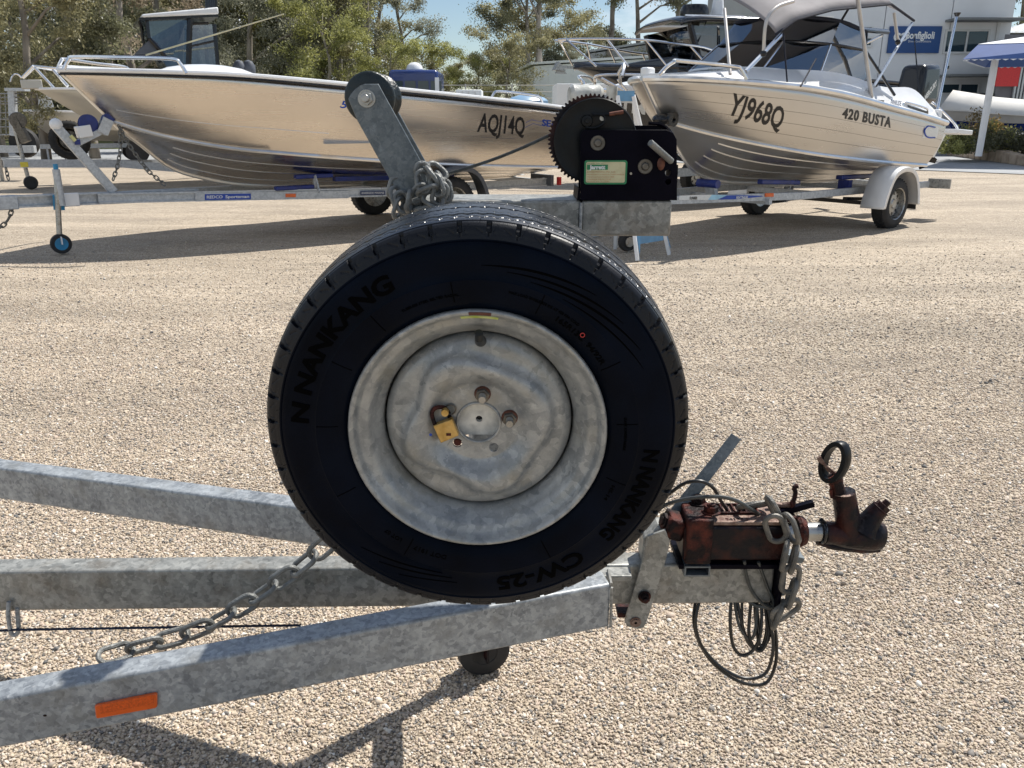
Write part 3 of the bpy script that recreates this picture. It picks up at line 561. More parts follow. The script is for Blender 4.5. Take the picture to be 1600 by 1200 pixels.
# white shed and grey gable
def gable(name, label, pxL, pxC, pxR, pyE, pyR, Y, dep, wallm, roofm, side=True):
    x0 = P(pxC, pyE, Y).x; x1 = P(pxR, pyE, Y).x; ze = P(pxC, pyE, Y).z; zr = P(pxC, pyR, Y).z
    xl = P(pxL, pyE, Y+dep).x
    t = thing(name, label, 'shed', (x0, Y, 0)); m_ = MB(); L = []
    m_.hexa([V(x0, Y, 0), V(x1, Y, 0), V(x1, Y, zr), V(x0, Y, ze)], [V(xl, Y+dep, 0), V(x1+(xl-x0), Y+dep, 0), V(x1+(xl-x0), Y+dep, zr), V(xl, Y+dep, ze)]); m_.build('wall', wallm, t, smooth=0)
    o = V(0, 0, .05); MB().hexa([V(x0-.15, Y-.15, ze)+o, V(x1+.15, Y-.15, zr)+o, V(x1+.15, Y-.15, zr+.1)+o, V(x0-.15, Y-.15, ze+.1)+o], [V(xl-.15, Y+dep, ze)+o, V(x1+xl-x0, Y+dep, zr)+o, V(x1+xl-x0, Y+dep, zr+.1)+o, V(xl-.15, Y+dep, ze+.1)+o]).build('roof', roofm, t, smooth=0)
    n_ = int((x1-x0)/.35)
    rb = MB()
    for q in range(1, n_):
        x = x0+q*.35; rb.box((x, Y-.02, ze/2), (.05, .04, ze-.1))
    rb.build('wall_ribs', wallm, t)
    return t
gable('white_shed', 'plain white metal shed left of the black boat bow', 810, 834, 1010, 103, 92, 40, 6, 'shed_white', 'shed_white')
gable('grey_shed', 'grey shed with low roof behind the black boat rails', 915, 920, 1150, 84, 48, 47, 9, 'wall_dark', 'shed_roof')
for a, b_, y0_, y1_, lb in ((905, 940, 130, 172, 'narrow white cabinet beside the white shed wall'),):
    x0, x1, z0, z1 = rect(a, y0_, b_, y1_, 24); tt = thing('site_cabin', 'small white site cabin behind the winch gear', 'cabin', ((x0+x1)/2, 25, 0))
    MB().box(((x0+x1)/2, 25.5, z1/2), (x1-x0+1.2, 2.4, z1)).build('wall', 'shed_white', tt, bevel=.02); MB().box((x0+.25, 24.27, 1.1), (.16, .05, .6)).build('window', 'window', tt)
# navy bus
x0, x1, z0, z1 = rect(606, 116, 686, 190, 30)
t = thing('parked_bus', 'navy blue bus parked behind the long aluminium boat', 'bus', ((x0+x1)/2, 31, 0))
MB().box(((x0+x1)/2, 31.4, (z1+.45)/2+.1), (x1-x0, 2.6, z1-.35)).build('body', mat('navy bus paint', (.018, .04, .16), .25, 0, .08, 1, coat=.4), t, bevel=.12)
for q in range(4):
    a = x0+.12+q*.44; MB().box((a+.18, 30.08, z1-.42), (.36, .04, .42)).build('window', 'window', t)
MB().box((x1-.04, 30.07, z1/2+.2), (.14, .05, z1-.6)).build('corner_strip', 'white', t)
text_flat('COURIER', (x0+1.05, 30.06, z1-.78), (1, 0, 0), (0, 0, 1), .12, .55, bold=.03).build('lettering', 'white_print', t, smooth=0)
p_ = P(648, 116, 31); mb = MB(); mb.sphere(p_+V(0, 0, .16), .3, 12, (1, 1, .8)); mb.box(p_+V(.12, 0, .04), (.75, .5, .12)); mb.build('roof_ventilator', 'white', t)
for a in (x0+.6, x1-.6): MB().lathe([(.0, -.1), (.38, -.1), (.42, -.05), (.42, .1), (0, .1)], (a, 30.3, .42), (0, 1, 0), 20).build('wheel', 'rubber3', t)
# white box trailers
x0, x1, z0, z1 = rect(712, 140, 753, 190, 29)
t = thing('box_trailer', 'low white box trailer seen over the gunwale', 'trailer', ((x0+x1)/2, 29.5, 0))
MB().box(((x0+x1)/2, 29.8, z1/2+.25), (x1-x0, 1.5, z1-.5)).build('body', 'shed_white', t, bevel=.03)
for q in (.25, .5, .75): MB().box((x0+(x1-x0)*q, 29.03, z1/2+.25), (.04, .04, z1-.6)).build('body_rib', 'frame', t)
for q in (-.5, .5): MB().lathe([(0, -.08), (.3, -.08), (.3, .08), (0, .08)], ((x0+x1)/2+q, 29.1, .3), (0, 1, 0), 16).build('wheel', 'rubber3', t)
# wire fence
t = thing('wire_fence', 'tall chain wire fence with steel posts along the trees', 'fence', (0, 36, 0))
for q in range(16):
    x = -9.5+q*1.9; MB().cyl((x, 36, 0), (x, 36, 2.45), .035, 6).build('post', 'tube_cream', t)
for z in (2.4, 2.15, 1.9, .2): MB().cyl((-9.5, 36, z), (19, 36, z), .016, 4).build('wire', 'tube_cream', t)
ms = MB()
for q in range(110):
    x = -9.5+q*.25
    for d in (-1, 1): ms.tube([(x, 36+.01*d, .2), (x+d*1.6, 36+.01*d, 1.9)], .004, 3)
o = ms.build('wire_mesh', 'tube_cream', t); o['kind'] = 'stuff'
# marquee
mq = P(1505, 93, 22.5); t = thing('marquee', 'blue and white marquee with white post on the right', 'marquee', (P(1552, 180, 24).x, 24, 0))
M['marquee_blue'] = mat('blue marquee canvas', (.07, .13, .34), .7, 0, .08, 2); M['marquee_white'] = mat('white marquee canvas', (.72, .74, .78), .7, 0, .05, 2)
ex = V(4.4, -1.2, .0); ey = V(2.5, 3.6, 0); up = V(0, 0, .52)
A = [mq, mq+ex, mq+ex+ey, mq+ey]; B = [A[0]+V(.45, .25, .36), A[1]+V(-.3, .3, .40), A[2]+V(-.3, -.3, .40), A[3]+V(.1, -.3, .36)]
MB().add(A+B, [(i, (i+1) % 4, 4+(i+1) % 4, 4+i) for i in range(4)]).build('valance', 'marquee_blue', t, smooth=0, solid=.02)
ap = (B[0]+B[2])/2+V(0, 0, .45); MB().add([b_+V(0, 0, .012) for b_ in B]+[ap], [(0, 1, 4), (1, 2, 4), (2, 3, 4), (3, 0, 4)]).build('canopy', 'marquee_white', t, smooth=0, solid=.02)
tr = MB()
for i in range(4):
    a, b_ = A[i], A[(i+1) % 4]
    n_ = 26
    for q in range(n_):
        c_ = a.lerp(b_, (q+.5)/n_); d_ = (b_-a)/n_/2*.9; tr.add([c_-d_, c_+d_, c_+V(0, 0, -.035)], [(0, 1, 2)])
tr.build('scalloped_trim', 'marquee_white', t, solid=.01, smooth=0)
pp = P(1556, 88, 23.4); pb = V(pp.x-.02, pp.y, .2)
MB().cyl(pb, V(pp.x, pp.y, pp.z), .09, 14).build('post', 'white', t)
for q in (A[1], A[2]): MB().cyl((q.x-.2, q.y+(.2 if q is A[1] else -.2), .0), (q.x-.2, q.y+(.2 if q is A[1] else -.2), q.z), .06, 10).build('post', 'white', t)
# tarp-covered boat and blue hull
M['tarp'] = mat('cream white tarpaulin', (.66, .64, .60), .7, 0, .06, 1.5, bump=.6, bscale=3)
M['tarp_side'] = mat('grey tarpaulin side', (.33, .32, .30), .7, 0, .1, 2, bump=.6, bscale=4)
M['blue_hull'] = mat('deep blue hull', (.008, .025, .14), .2, 0, .2, 1, coat=.3)
t = thing('covered_boat', 'blue boat under a long white tarpaulin behind the garden bed', 'boat', (P(1560, 200, 28).x, 28.5, 0))
Yt = 27.8; lo = [P(1466, 171, Yt), P(1510, 174, Yt), P(1550, 178, Yt), P(1600, 181, Yt), P(1660, 183, Yt)]; hi = [P(1489, 141, Yt+.9), P(1520, 146, Yt+1), P(1556, 152, Yt+1), P(1600, 156, Yt+1), P(1660, 158, Yt+1)]; bk = [q+V(.6, 1.0, -.55) for q in hi]
MB().add(lo+hi+bk, [(i, i+1, 6+i, 5+i) for i in range(4)]+[(5+i, 6+i, 11+i, 10+i) for i in range(4)]).build('tarpaulin', 'tarp', t, solid=.02, smooth=20)
s0 = [P(1468, 172, Yt+.05), P(1550, 178.5, Yt+.05), P(1660, 183.5, Yt+.05)]; s1 = [P(1480, 188, Yt+.12), P(1545, 192, Yt+.12), P(1660, 194, Yt+.12)]
MB().add(s0+s1, [(0, 1, 4, 3), (1, 2, 5, 4)]).build('tarpaulin_skirt', 'tarp_side', t, solid=.02, smooth=0)
h0 = [P(1478, 186, Yt+.2), P(1650, 192, Yt+.2)]; h1 = [P(1500, 222, Yt+.7), P(1650, 226, Yt+.7)]
MB().hexa([h0[0], h0[1], h1[1], h1[0]], [h0[0]+V(.3, 2.2, 0), h0[1]+V(0, 2.2, 0), h1[1]+V(0, 1, 0), h1[0]+V(.3, 1, 0)]).build('hull', 'blue_hull', t, bevel=.05)
MB().bar(P(1555, 209, Yt-.6), P(1650, 213, Yt-.6), .1, .14).build('trailer_beam', 'orange_in' if False else 'tube_cream', t)
MB().box((P(1590, 225, Yt).x, Yt+.3, .22), (5, .2, .24)).build('trailer_frame', 'grey_trim', t)
# garden bed with stone blocks and shrubs
M['sandstone'] = mat('rough sandstone', (.30, .23, .17), .85, 0, base2=(.46, .37, .28), scale=4, bump=.8, bscale=14)
M['soil'] = mat('bark mulch', (.07, .05, .035), .95, 0, .5, 8, bump=1, bscale=30)
t = thing('garden_bed', 'raised garden bed edged with sandstone blocks at the right', 'garden bed', (P(1540, 240, 26).x, 25, 0))
e0 = PG(1478, 243); e1 = PG(1612, 262); dv = (e1-e0); n_ = 13
mb0 = MB().box((0, 0, 0), (1, 1, 1)); 
for q in range(n_):
    a = e0+dv*(q+.03)/n_; b_ = e0+dv*(q+.97-random.uniform(0, .04))/n_; hh = random.uniform(.27, .34)
    nrm = Vector((-dv.y, dv.x, 0)).normalized()
    MB().hexa([a, b_, b_+V(0, 0, hh), a+V(random.uniform(-.02, .02), 0, hh)], [a+nrm*.3, b_+nrm*.3, b_+nrm*.3+V(0, 0, hh), a+nrm*.3+V(0, 0, hh)]).build('stone_block', 'sandstone', t, bevel=.03)
for q in range(4):
    a = e0+nrm*(.32+q*.62); b_ = a+nrm*.6; MB().hexa([a, a+V(.3, 0, 0), a+V(.3, 0, .3), a+V(0, 0, .3)], [b_, b_+V(.3, 0, 0), b_+V(.3, 0, .3), b_+V(0, 0, .3)]).build('stone_block', 'sandstone', t, bevel=.03)
MB().hexa([e0+nrm*.28, e1+nrm*.28, e1+nrm*.28+V(0, 0, .24), e0+nrm*.28+V(0, 0, .24)], [e0+nrm*2.6, e1+nrm*2.6, e1+nrm*2.6+V(0, 0, .24), e0+nrm*2.6+V(0, 0, .24)]).build('soil', 'soil', t)
def shrub(px, py, Y, s, leaf, label, seed, sy=1.):
    r = np.random.default_rng(seed); n = 2600; c = P(px, py, Y); t = thing('shrub', label, 'shrub', (c.x, c.y, .22), group='shrubs in the garden bed')
    cl = r.normal(0, .42, (26, 3)); cl[:, 2] = np.abs(cl[:, 2])*1.0+.15; cl *= s; id_ = r.integers(0, 26, n); p = cl[id_]+r.normal(0, .13*s, (n, 3)); p[:, 2] = np.maximum(p[:, 2]*sy, .03)
    ax = r.normal(0, 1, (n, 3)); ax[:, 2] += .8; ax /= np.linalg.norm(ax, axis=1)[:, None]; bx = np.cross(ax, r.normal(0, 1, (n, 3))); bx /= np.linalg.norm(bx, axis=1)[:, None]; l = (.085*r.uniform(.6, 1.4, n))[:, None]
    vs = np.stack([p-ax*l/2, p+bx*l*.22, p+ax*l/2, p-bx*l*.22], 1).reshape(-1, 3)
    me = bpy.data.meshes.new('foliage'); me.from_pydata([tuple(v) for v in vs], [], [(4*i, 4*i+1, 4*i+2, 4*i+3) for i in range(n)]); at = me.attributes.new('tint', 'FLOAT', 'POINT'); at.data.foreach_set('value', np.repeat(np.clip(r.uniform(0, 1, 26)[id_]*.7+r.uniform(0, .3, n), 0, 1), 4)); me.materials.append(LM[leaf])
    o = bpy.data.objects.new('foliage', me); col.objects.link(o); o.parent = t
    st = MB()
    for q in range(6):
        e = cl[q]; st.tube([(0, 0, 0), tuple(e*.5+np.array([.02, .02, 0])), tuple(e)], [.02, .012, .005], 5)
    st.build('stem', 'bark', t, local=True)
LM['redleaf'] = leaf_mat('reddish new leaves', (.09, .08, .03), (.33, .22, .08))
shrub(1512, 232, 24.7, .92, 'dark', 'dense rounded dark green shrub left in the garden bed', 11); shrub(1497, 235, 24.2, .55, 'bright', 'small yellow green shrub at the left end of the garden bed', 12)
shrub(1548, 238, 25.0, .66, 'bright', 'pale leafy shrub at the foot of the marquee post', 13, 1.2); shrub(1596, 243, 24.2, .62, 'dark', 'low dark shrub at the right end of the garden bed', 14); shrub(1528, 225, 25.4, .8, 'redleaf', 'taller shrub with reddish leaf tips behind the dark one', 15, 1.15)
# white ute far left
t = thing('parked_ute', 'white utility vehicle parked across the road, windscreen glinting', 'ute', (PG(20, 219).x, PG(20, 219).y, 0)); o_ = PG(22, 219); Yu = o_.y
def uv(x, z, y=0): return V(o_.x+x, Yu+y, z)
prof = [(-2.4, .5), (-2.4, 1.05), (-1.5, 1.15), (-.9, 1.72), (.35, 1.78), (.75, 1.6), (.95, 1.15), (2.3, 1.02), (2.45, .85), (2.45, .5)]
MB().plate([uv(x, z, -.85) for x, z in prof], (0, 1.7, 0)).build('body', 'white', t, bevel=.07)
MB().plate([uv(x, z, -.87) for x, z in ((-1.25, 1.2), (-.8, 1.62), (-.15, 1.67), (-.15, 1.18))], (0, .03, 0)).build('window', 'window', t)
MB().plate([uv(x, z, -.87) for x, z in ((-.05, 1.18), (-.05, 1.67), (.3, 1.66), (.68, 1.18))], (0, .03, 0)).build('window', 'window', t)
MB().hexa([uv(.76, 1.58, -.7), uv(.76, 1.58, .7), uv(.98, 1.16, .75), uv(.98, 1.16, -.75)], [uv(.79, 1.59, -.7), uv(.79, 1.59, .7), uv(1.01, 1.17, .75), uv(1.01, 1.17, -.75)]).build('windscreen', 'window', t)
for x in (-1.5, 1.55):
    for y in (-.83, .83): MB().lathe([(0, -.1), (.22, -.11), (.24, -.1), (.36, -.1), (.38, -.05), (.38, .1), (0, .1)], uv(x, .38, y), (0, 1, 0), 20).build('wheel', 'rubber3', t)
for y in (-.7, .7): MB().box(uv(2.44, .82, y), (.06, .25, .16)).build('headlight', 'steel', t)
MB().bar(uv(2.5, .55, -.8), uv(2.5, .55, .8), .1, .2).build('bumper', 'grey_trim', t)

# ================================================================== BOATS AND THEIR TRAILERS (local frame: x to the bow, y to port = towards the camera, z up)
class Fr:
    def __init__(s, C, a):
        s.C = Vector((C[0], C[1], 0)); s.a = a; s.d = Vector((-math.cos(a), -math.sin(a), 0)); s.n = Vector((math.sin(a), -math.cos(a), 0)); s.rz = PI+a
    def L(s, px, py, off):
        d = ray(px, py); o = Vector((0, 0, H)); t = ((s.C+s.n*off)-o).dot(s.n)/d.dot(s.n); p = o+d*t
        return Vector(((p-s.C).dot(s.d), off, p.z))
def resample(pts, n, dim=3):
    pts = spline(pts, 6); ds = [0]
    for a, b_ in zip(pts, pts[1:]): ds.append(ds[-1]+(b_-a).length)
    out = []; j = 0
    for i in range(n):
        t = ds[-1]*i/(n-1)
        while j < len(ds)-2 and ds[j+1] < t: j += 1
        k = (t-ds[j])/max(1e-9, ds[j+1]-ds[j]); out.append(pts[j].lerp(pts[j+1], min(1, k)))
    return out
def hull(sheer, chine, keel, m, parent, n=44, flare=.035, ribs=0):
    S = resample(sheer, n); K = resample(chine, n); N = resample(keel, n); rows = []
    for t in (0, .125, .25, .375, .5, .625, .75, .875, 1):
        rows.append([S[i].lerp(K[i], t)+Vector((0, flare*math.sin(PI*t)*min(1, S[i].y/.5), 0)) for i in range(n)])
    for t in (.2, .4, .6, .8, 1): rows.append([K[i].lerp(N[i], t)+Vector((0, .015*math.sin(PI*t), 0)) for i in range(n)])
    mb = MB(); nr = len(rows)
    for sgn in (1, -1):
        vs = [Vector((p.x, p.y*sgn, p.z)) for r in rows for p in r]; fs = [(j*n+i, j*n+i+1, (j+1)*n+i+1, (j+1)*n+i) if sgn > 0 else (j*n+i, (j+1)*n+i, (j+1)*n+i+1, j*n+i+1) for j in range(nr-1) for i in range(n-1)]; mb.add(vs, fs)
    tr = [rows[j][0] for j in range(nr)]; mb.add([Vector((p.x, p.y, p.z)) for p in tr]+[Vector((p.x, -p.y, p.z)) for p in tr], [tuple(range(nr))+tuple(range(2*nr-1, nr-1, -1))])
    o = mb.build('hull', m, parent, local=True, smooth=28, solid=.006)
    bvh = BVHTree.FromPolygons([tuple(v) for v in mb.v], mb.f)
    return o, S, K, N, rows, bvh
def onhull(bvh, s, z, lift=.004):
    h = bvh.ray_cast(Vector((s, 3, z)), Vector((0, -1, 0)))
    if h[0] is None: return Vector((s, 1, z))
    n = h[1] if h[1].y > 0 else -h[1]; return h[0]+n*lift
def toscr(p):
    Z = p.y*cs-(p.z-H)*sn; U = p.y*sn+(p.z-H)*cs; return 800+F*p.x/Z, 600-F*U/Z
def grid_find(fr, rows, px, py):
    """row/column position on the topside skin that lies under a photo pixel"""
    best = None; wpt = lambda p: fr.C+fr.d*p.x+fr.n*p.y+Vector((0, 0, p.z)); n = len(rows[0])
    for j in range(9):
        for i in range(n):
            x, y = toscr(wpt(rows[j][i])); e = (x-px)**2+(y-py)**2
            if best is None or e < best[0]: best = (e, i, j)
    _, i0, j0 = best; i0 = min(max(i0, 1), n-2); j0 = min(max(j0, 1), 7)
    a = toscr(wpt(rows[j0][i0])); bi = toscr(wpt(rows[j0][i0+1])); bj = toscr(wpt(rows[j0+1][i0])); M2 = Matrix(((bi[0]-a[0], bj[0]-a[0]), (bi[1]-a[1], bj[1]-a[1]))).inverted(); r_ = M2 @ Vector((px-a[0], py-a[1])); return Vector((i0+r_.x, j0+r_.y))
def skin(rows, u, v, lift):
    n = len(rows[0]); i = int(max(0, min(n-2, u))); j = int(max(0, min(7, v))); a = u-i; b_ = v-j
    p = rows[j][i].lerp(rows[j][i+1], a).lerp(rows[j+1][i].lerp(rows[j+1][i+1], a), b_); du = rows[j][i+1]-rows[j][i]; dv = rows[j+1][i]-rows[j][i]; nn = du.cross(dv).normalized(); nn = nn if nn.y > 0 else -nn
    return p+nn*lift
def hull_text(txt, fr, rows, ll, lr, ul, m, par, ur=None, lift=.006, **k):
    """lettering laid on the skin; corners given as photo pixels"""
    A, B, C_ = (grid_find(fr, rows, *q) for q in (ll, lr, ul)); D = grid_find(fr, rows, *ur) if ur else B+C_-A
    t = text_mb(txt, lambda x, y: Vector((x, y, 0)), cut=.22, **k); L_ = t.width; out = []
    for p in t.v:
        q = p.x/L_; uv_ = A.lerp(B, q).lerp(C_.lerp(D, q), p.y); out.append(skin(rows, uv_.x, uv_.y, lift))
    t.v = out; return t.build('lettering', m, par, local=True, smooth=0, recalc=False)
def along(rows, t, i0, i1, r, name, m, par, both=True, lift=0., n=6):
    """longitudinal strip on the skin at row value t"""
    j = int(t); k = t-j; obs = []
    for sg in ((1, -1) if both else (1,)):
        pts = []
        for i in range(i0, i1):
            p = rows[j][i].lerp(rows[min(j+1, len(rows)-1)][i], k); pts.append(Vector((p.x, (p.y+lift)*sg, p.z)))
        obs.append(MB().tube(pts, r, n).build(name, m, par, local=True))
    return obs
def wheel(name, c, r, w_, m_t, m_r, par, spokes=8, axis=(0, 1, 0), face=1):
    ax = Vector(axis)*face; g = MB().lathe([(r*.62, w_*.5), (r*.80, w_*.56), (r*.93, w_*.48), (r, w_*.36), (r, -w_*.36), (r*.93, -w_*.5), (r*.62, -w_*.5)], c, ax, 32, closed=True)
    for k in range(36):
        a = 2*PI*k/36; u = Vector((math.cos(a), 0, math.sin(a))) if abs(ax.y) > .5 else Vector((0, math.cos(a), math.sin(a)))
        for q in (-.3, 0, .3): g.bar(Vector(c)+u*r*1.0+ax*(w_*(q-.09)), Vector(c)+u*r*1.0+ax*(w_*(q+.09)), .012, .012*r/.3*1.2)
    t_ = g.build('tyre', m_t, par, local=True)
    rm = MB().lathe([(0, w_*.28), (r*.16, w_*.30), (r*.20, w_*.22), (r*.48, w_*.20), (r*.55, w_*.05), (r*.60, w_*.48), (r*.635, w_*.53), (r*.635, -w_*.45), (r*.3, -w_*.3), (0, -w_*.3)], c, ax, 32)
    o = rm.build('rim', m_r, par, local=True)
    h = MB()
    for k in range(spokes):
        a = 2*PI*k/spokes; u = Vector((math.cos(a), 0, math.sin(a))) if abs(ax.y) > .5 else Vector((0, math.cos(a), math.sin(a)))
        h.cyl(Vector(c)+u*r*.40+ax*(w_*.20), Vector(c)+u*r*.40+ax*(w_*.215), r*.07, 8)
    h.build('wheel_slots', 'black', par, local=True); return t_, o
def fender(c, r, w_, m, par, y0):
    """arched mudguard over a wheel; flat flanges front and back"""
    pr = [(-r*1.25, -r*.12), (-r*1.12, r*.38), (-r*.82, r*.92), (-r*.35, r*1.18), (r*.35, r*1.18), (r*.82, r*.92), (r*1.12, r*.38), (r*1.28, -r*.12)]
    pr = [(p.x, p.y) for p in spline([Vector((a, b_, 0)) for a, b_ in pr], 4)]
    mb = MB(); n = len(pr)
    loops = [[Vector((c[0]+x*k1, y, c[2]+z*k1)) for x, z in pr] for y, k1 in ((y0, 1), (y0+w_*.85, 1), (y0+w_, .97), (y0+w_, .86))]
    vs = [p for l in loops for p in l]; mb.add(vs, [(j*n+i, j*n+i+1, (j+1)*n+i+1, (j+1)*n+i) for j in range(3) for i in range(n-1)])
    return mb.build('mudguard', m, par, local=True, smooth=50, solid=.006)
def link_loop(c, ax, up, L_, W_, r, n=18, k=6):
    c = Vector(c); ax = Vector(ax).normalized(); up = Vector(up); sd_ = ax.cross(up).normalized(); pts = []
    for q in range(n):
        a = 2*PI*q/n; x = math.cos(a)*W_/2; y = math.sin(a)*W_/2; y += (L_-W_)/2*(1 if math.sin(a) >= 0 else -1)*(1 if abs(math.sin(a)) > .01 else 0)
        pts.append(c+ax*y+sd_*x)
    return MB().tube(pts, r, k, closed=True)
def chain(par, pts, m, L_=.05, W_=.030, r=.0048, local=False, twist=0., jit=.0, k=6, n=18):
    """links strung along a path, alternately turned"""
    pts = [Vector(p) for p in pts]; ds = [0]
    for a, b_ in zip(pts, pts[1:]): ds.append(ds[-1]+(b_-a).length)
    step = L_-2*r-.001; N_ = max(1, int(ds[-1]/step)); j = 0
    def at(t):
        for i in range(len(pts)-1):
            if ds[i+1] >= t or i == len(pts)-2:
                return pts[i].lerp(pts[i+1], (t-ds[i])/max(1e-6, ds[i+1]-ds[i]))
    for i in range(N_):
        a = at(i*step); b_ = at(min(ds[-1], (i+1)*step)); d = (b_-a).normalized(); u = Vector((0, 0, 1)) if abs(d.z) < .85 else Vector((0, 1, 0))
        x = d.cross(u).normalized(); y = x.cross(d); an = twist+(i % 2)*PI/2+random.uniform(-.25, .25)+jit*random.uniform(-1, 1)
        link_loop((a+b_)/2, d, x*math.cos(an)+y*math.sin(an), L_, W_, r, n, k).build('link', m, par, local=local)

# ---------------- long bare aluminium boat
A1 = R(37.5); F1 = Fr((-1.302, 10.696), A1); L1 = F1.L
b1 = thing('aluminium_boat', 'long bare aluminium open boat lettered AQJ14Q on its trailer at the left', 'boat', F1.C, F1.rz)
sh1 = [(-1.78, 1.04, 1.345), (-1, 1.1, 1.41), (.4, 1.1, 1.512), (1.3, 1.07, 1.572), (2.3, .90, 1.64), (2.9, .66, 1.66), (3.4, .33, 1.672), (3.65, .12, 1.678), (3.76, .0, 1.68)]
ch1 = [(-1.72, .92, .64), (0, .95, .735), (1.25, .88, .84), (2.0, .70, .915), (2.35, .57, .955), (2.7, .42, 1.02), (3.05, .22, 1.11), (3.36, .0, 1.225)]
ke1 = [(-1.70, 0, .49), (0, 0, .485), (1.2, 0, .50), (2.06, 0, .55), (2.54, 0, .65), (2.86, 0, .77), (3.13, 0, 1.01), (3.3, 0, 1.155), (3.36, 0, 1.225)]
h1, S1, K1, N1, RW1, BV1 = hull(sh1, ch1, ke1, 'alu', b1, 52, .03)
for sg in (1, -1):
    MB().tube([Vector((p.x, (p.y+.012)*sg, p.z+.012)) for p in S1], .024, 8).build('gunwale', 'white' if sg > 0 else 'white', b1, local=True)
    MB().tube([Vector((p.x, (p.y+.022)*sg, p.z-.022)) for p in S1], .012, 6).build('rubbing_strip', 'black', b1, local=True)
    MB().tube([Vector((p.x, (p.y+.012)*sg, p.z+.002)) for p in K1], .019, 6).build('chine_strip', 'alu_bright', b1, local=True)
for t_ in (9.6, 10.8, 12.0): along(RW1, t_, 0, 46, .009, 'bottom_strake', 'alu_bright', b1)
along(RW1, 5.3, 30, 50, .006, 'topside_crease', 'alu_bright', b1); along(RW1, .9, 6, 34, .006, 'topside_crease', 'alu_bright', b1)
MB().tube([Vector((3.36+.40*q, 0, 1.225+.455*q)) for q in (0, .25, .5, .75, 1)]+[], .016, 6).build('stem_bar', 'alu_bright', b1, local=True)
MB().tube([p+Vector((0, 0, -.01)) for p in N1], .014, 6).build('keel_bar', 'alu_bright', b1, local=True)
# foredeck, floor, bulkhead
dk = [p for p in S1 if p.x > 1.5]; mb = MB(); n = len(dk); mb.add([Vector((p.x, p.y*.97, p.z+.004)) for p in dk]+[Vector((p.x, 0, p.z+.055)) for p in dk]+[Vector((p.x, -p.y*.97, p.z+.004)) for p in dk], [(j*n+i, j*n+i+1, (j+1)*n+i+1, (j+1)*n+i) for j in (0, 1) for i in range(n-1)]); mb.build('foredeck', 'white', b1, local=True, solid=.01)
dk = [p for p in S1 if p.x <= 1.6]; n = len(dk); mb = MB(); mb.add([Vector((p.x, p.y*.93, 1.0)) for p in dk]+[Vector((p.x, -p.y*.93, 1.0)) for p in dk], [(i, i+1, n+i+1, n+i) for i in range(n-1)]); mb.build('floor', 'alu', b1, local=True)
MB().box((-1.66, 0, 1.18), (.06, 2.0, .34)).build('transom_cap', 'white', b1, local=True)
mb = MB(); mb.sphere((2.35, -.1, 1.66), .42, 16, (1.3, .9, .32)); mb.build('hatch_hump', 'white', b1, local=True)
# bow rails (port and starboard), stern rail, small screen
for sg in (1, -1):
    pr = [L1(100, 108, .16), L1(107, 93, .17), L1(118, 89, .22), L1(200, 90, .62), L1(268, 92, .86), L1(282, 100, .90), L1(291, 115, .93)]
    MB().tube(spline([Vector((p.x, p.y*sg, p.z)) for p in pr], 4), .017, 8).build('bow_rail', 'tube', b1, local=True)
pr = [L1(766, 160, .95), L1(771, 147, .95), L1(782, 143, .95), L1(832, 149, .95), L1(845, 154, .95), L1(848, 168, .95)]
MB().tube(spline(pr, 4), .016, 8).build('stern_rail', 'tube', b1, local=True)
a = L1(825, 160, .45); MB().sphere(a, .23, 14, (1.3, .9, .42)).build('blue_cover', mat('pale blue cover', (.20, .34, .50), .35, 0, .1, 4), b1, local=True)
# lettering
hull_text('AQJ14Q', F1, RW1, (745, 205), (819, 210), (750, 176), 'print_black', b1, ur=(820, 183), bold=.022)
hull_text('SEA JAY', F1, RW1, (846, 196), (895, 203), (847, 186), 'print_blue', b1, ur=(896, 193), bold=.03)
hull_text('5.1', F1, RW1, (531, 168), (556, 171), (532, 157), 'print_blue', b1, ur=(557, 160), bold=.02, shear=.2)
for pts in ([(823, 192), (832, 187), (845, 190), (860, 188)], [(823, 199), (835, 193), (848, 196), (862, 193)]):
    MB().tube([onhull(BV1, L1(x, y, 1.1).x, L1(x, y, 1.1).z, .003) for x, y in spline([Vector((x, y, 0)) for x, y in pts], 3) for x, y in [(x, y)]] if False else [onhull(BV1, L1(x, y, 1.1).x, L1(x, y, 1.1).z, .003) for x, y in pts], .003, 4).build('wave_emblem', 'print_blue', b1, local=True)
p = L1(755, 214, 1.1); q = L1(808, 217, 1.1); MB().tube([onhull(BV1, p.x+(q.x-p.x)*k/4, p.z+(q.z-p.z)*k/4, .002) for k in range(5)], .003, 4).build('scratch', 'grey_trim', b1, local=True)

def trailer_rear(fr, par, y_off, zt, x0, x1, m='trailer'):
    pass
# its trailer
t1 = thing('boat_trailer', 'galvanised trailer with turquoise jockey wheel under the long aluminium boat', 'trailer', F1.C, F1.rz)
def ibeam(p, q, h, w_, name, m, par, face=(0, 1, 0)):
    """C/I section: web plus two flanges"""
    p = Vector(p); q = Vector(q); f = Vector((0, 0, 1)).cross(q-p).normalized(); mb = MB(); u = Vector((0, 0, 1))
    mb.bar(p-u*.008, q-u*.008, w_, .016); mb.bar(p-u*(h-.008), q-u*(h-.008), w_, .016); mb.bar(p-u*h/2, q-u*h/2, .012, h-.03)
    return mb.build(name, m, par, local=True)
j0 = Vector((4.75, 0, .56)); j1 = Vector((2.62, .06, .515))
mbx = MB().bar((4.95, 0, .50), (4.3, 0, .50), .10, .13); mbx.build('drawbar_sleeve', 'trailer', t1, local=True, bevel=.008)
ibeam((4.5, 0, .565), (2.6, 0, .535), .115, .09, 'drawbar', 'trailer', t1)
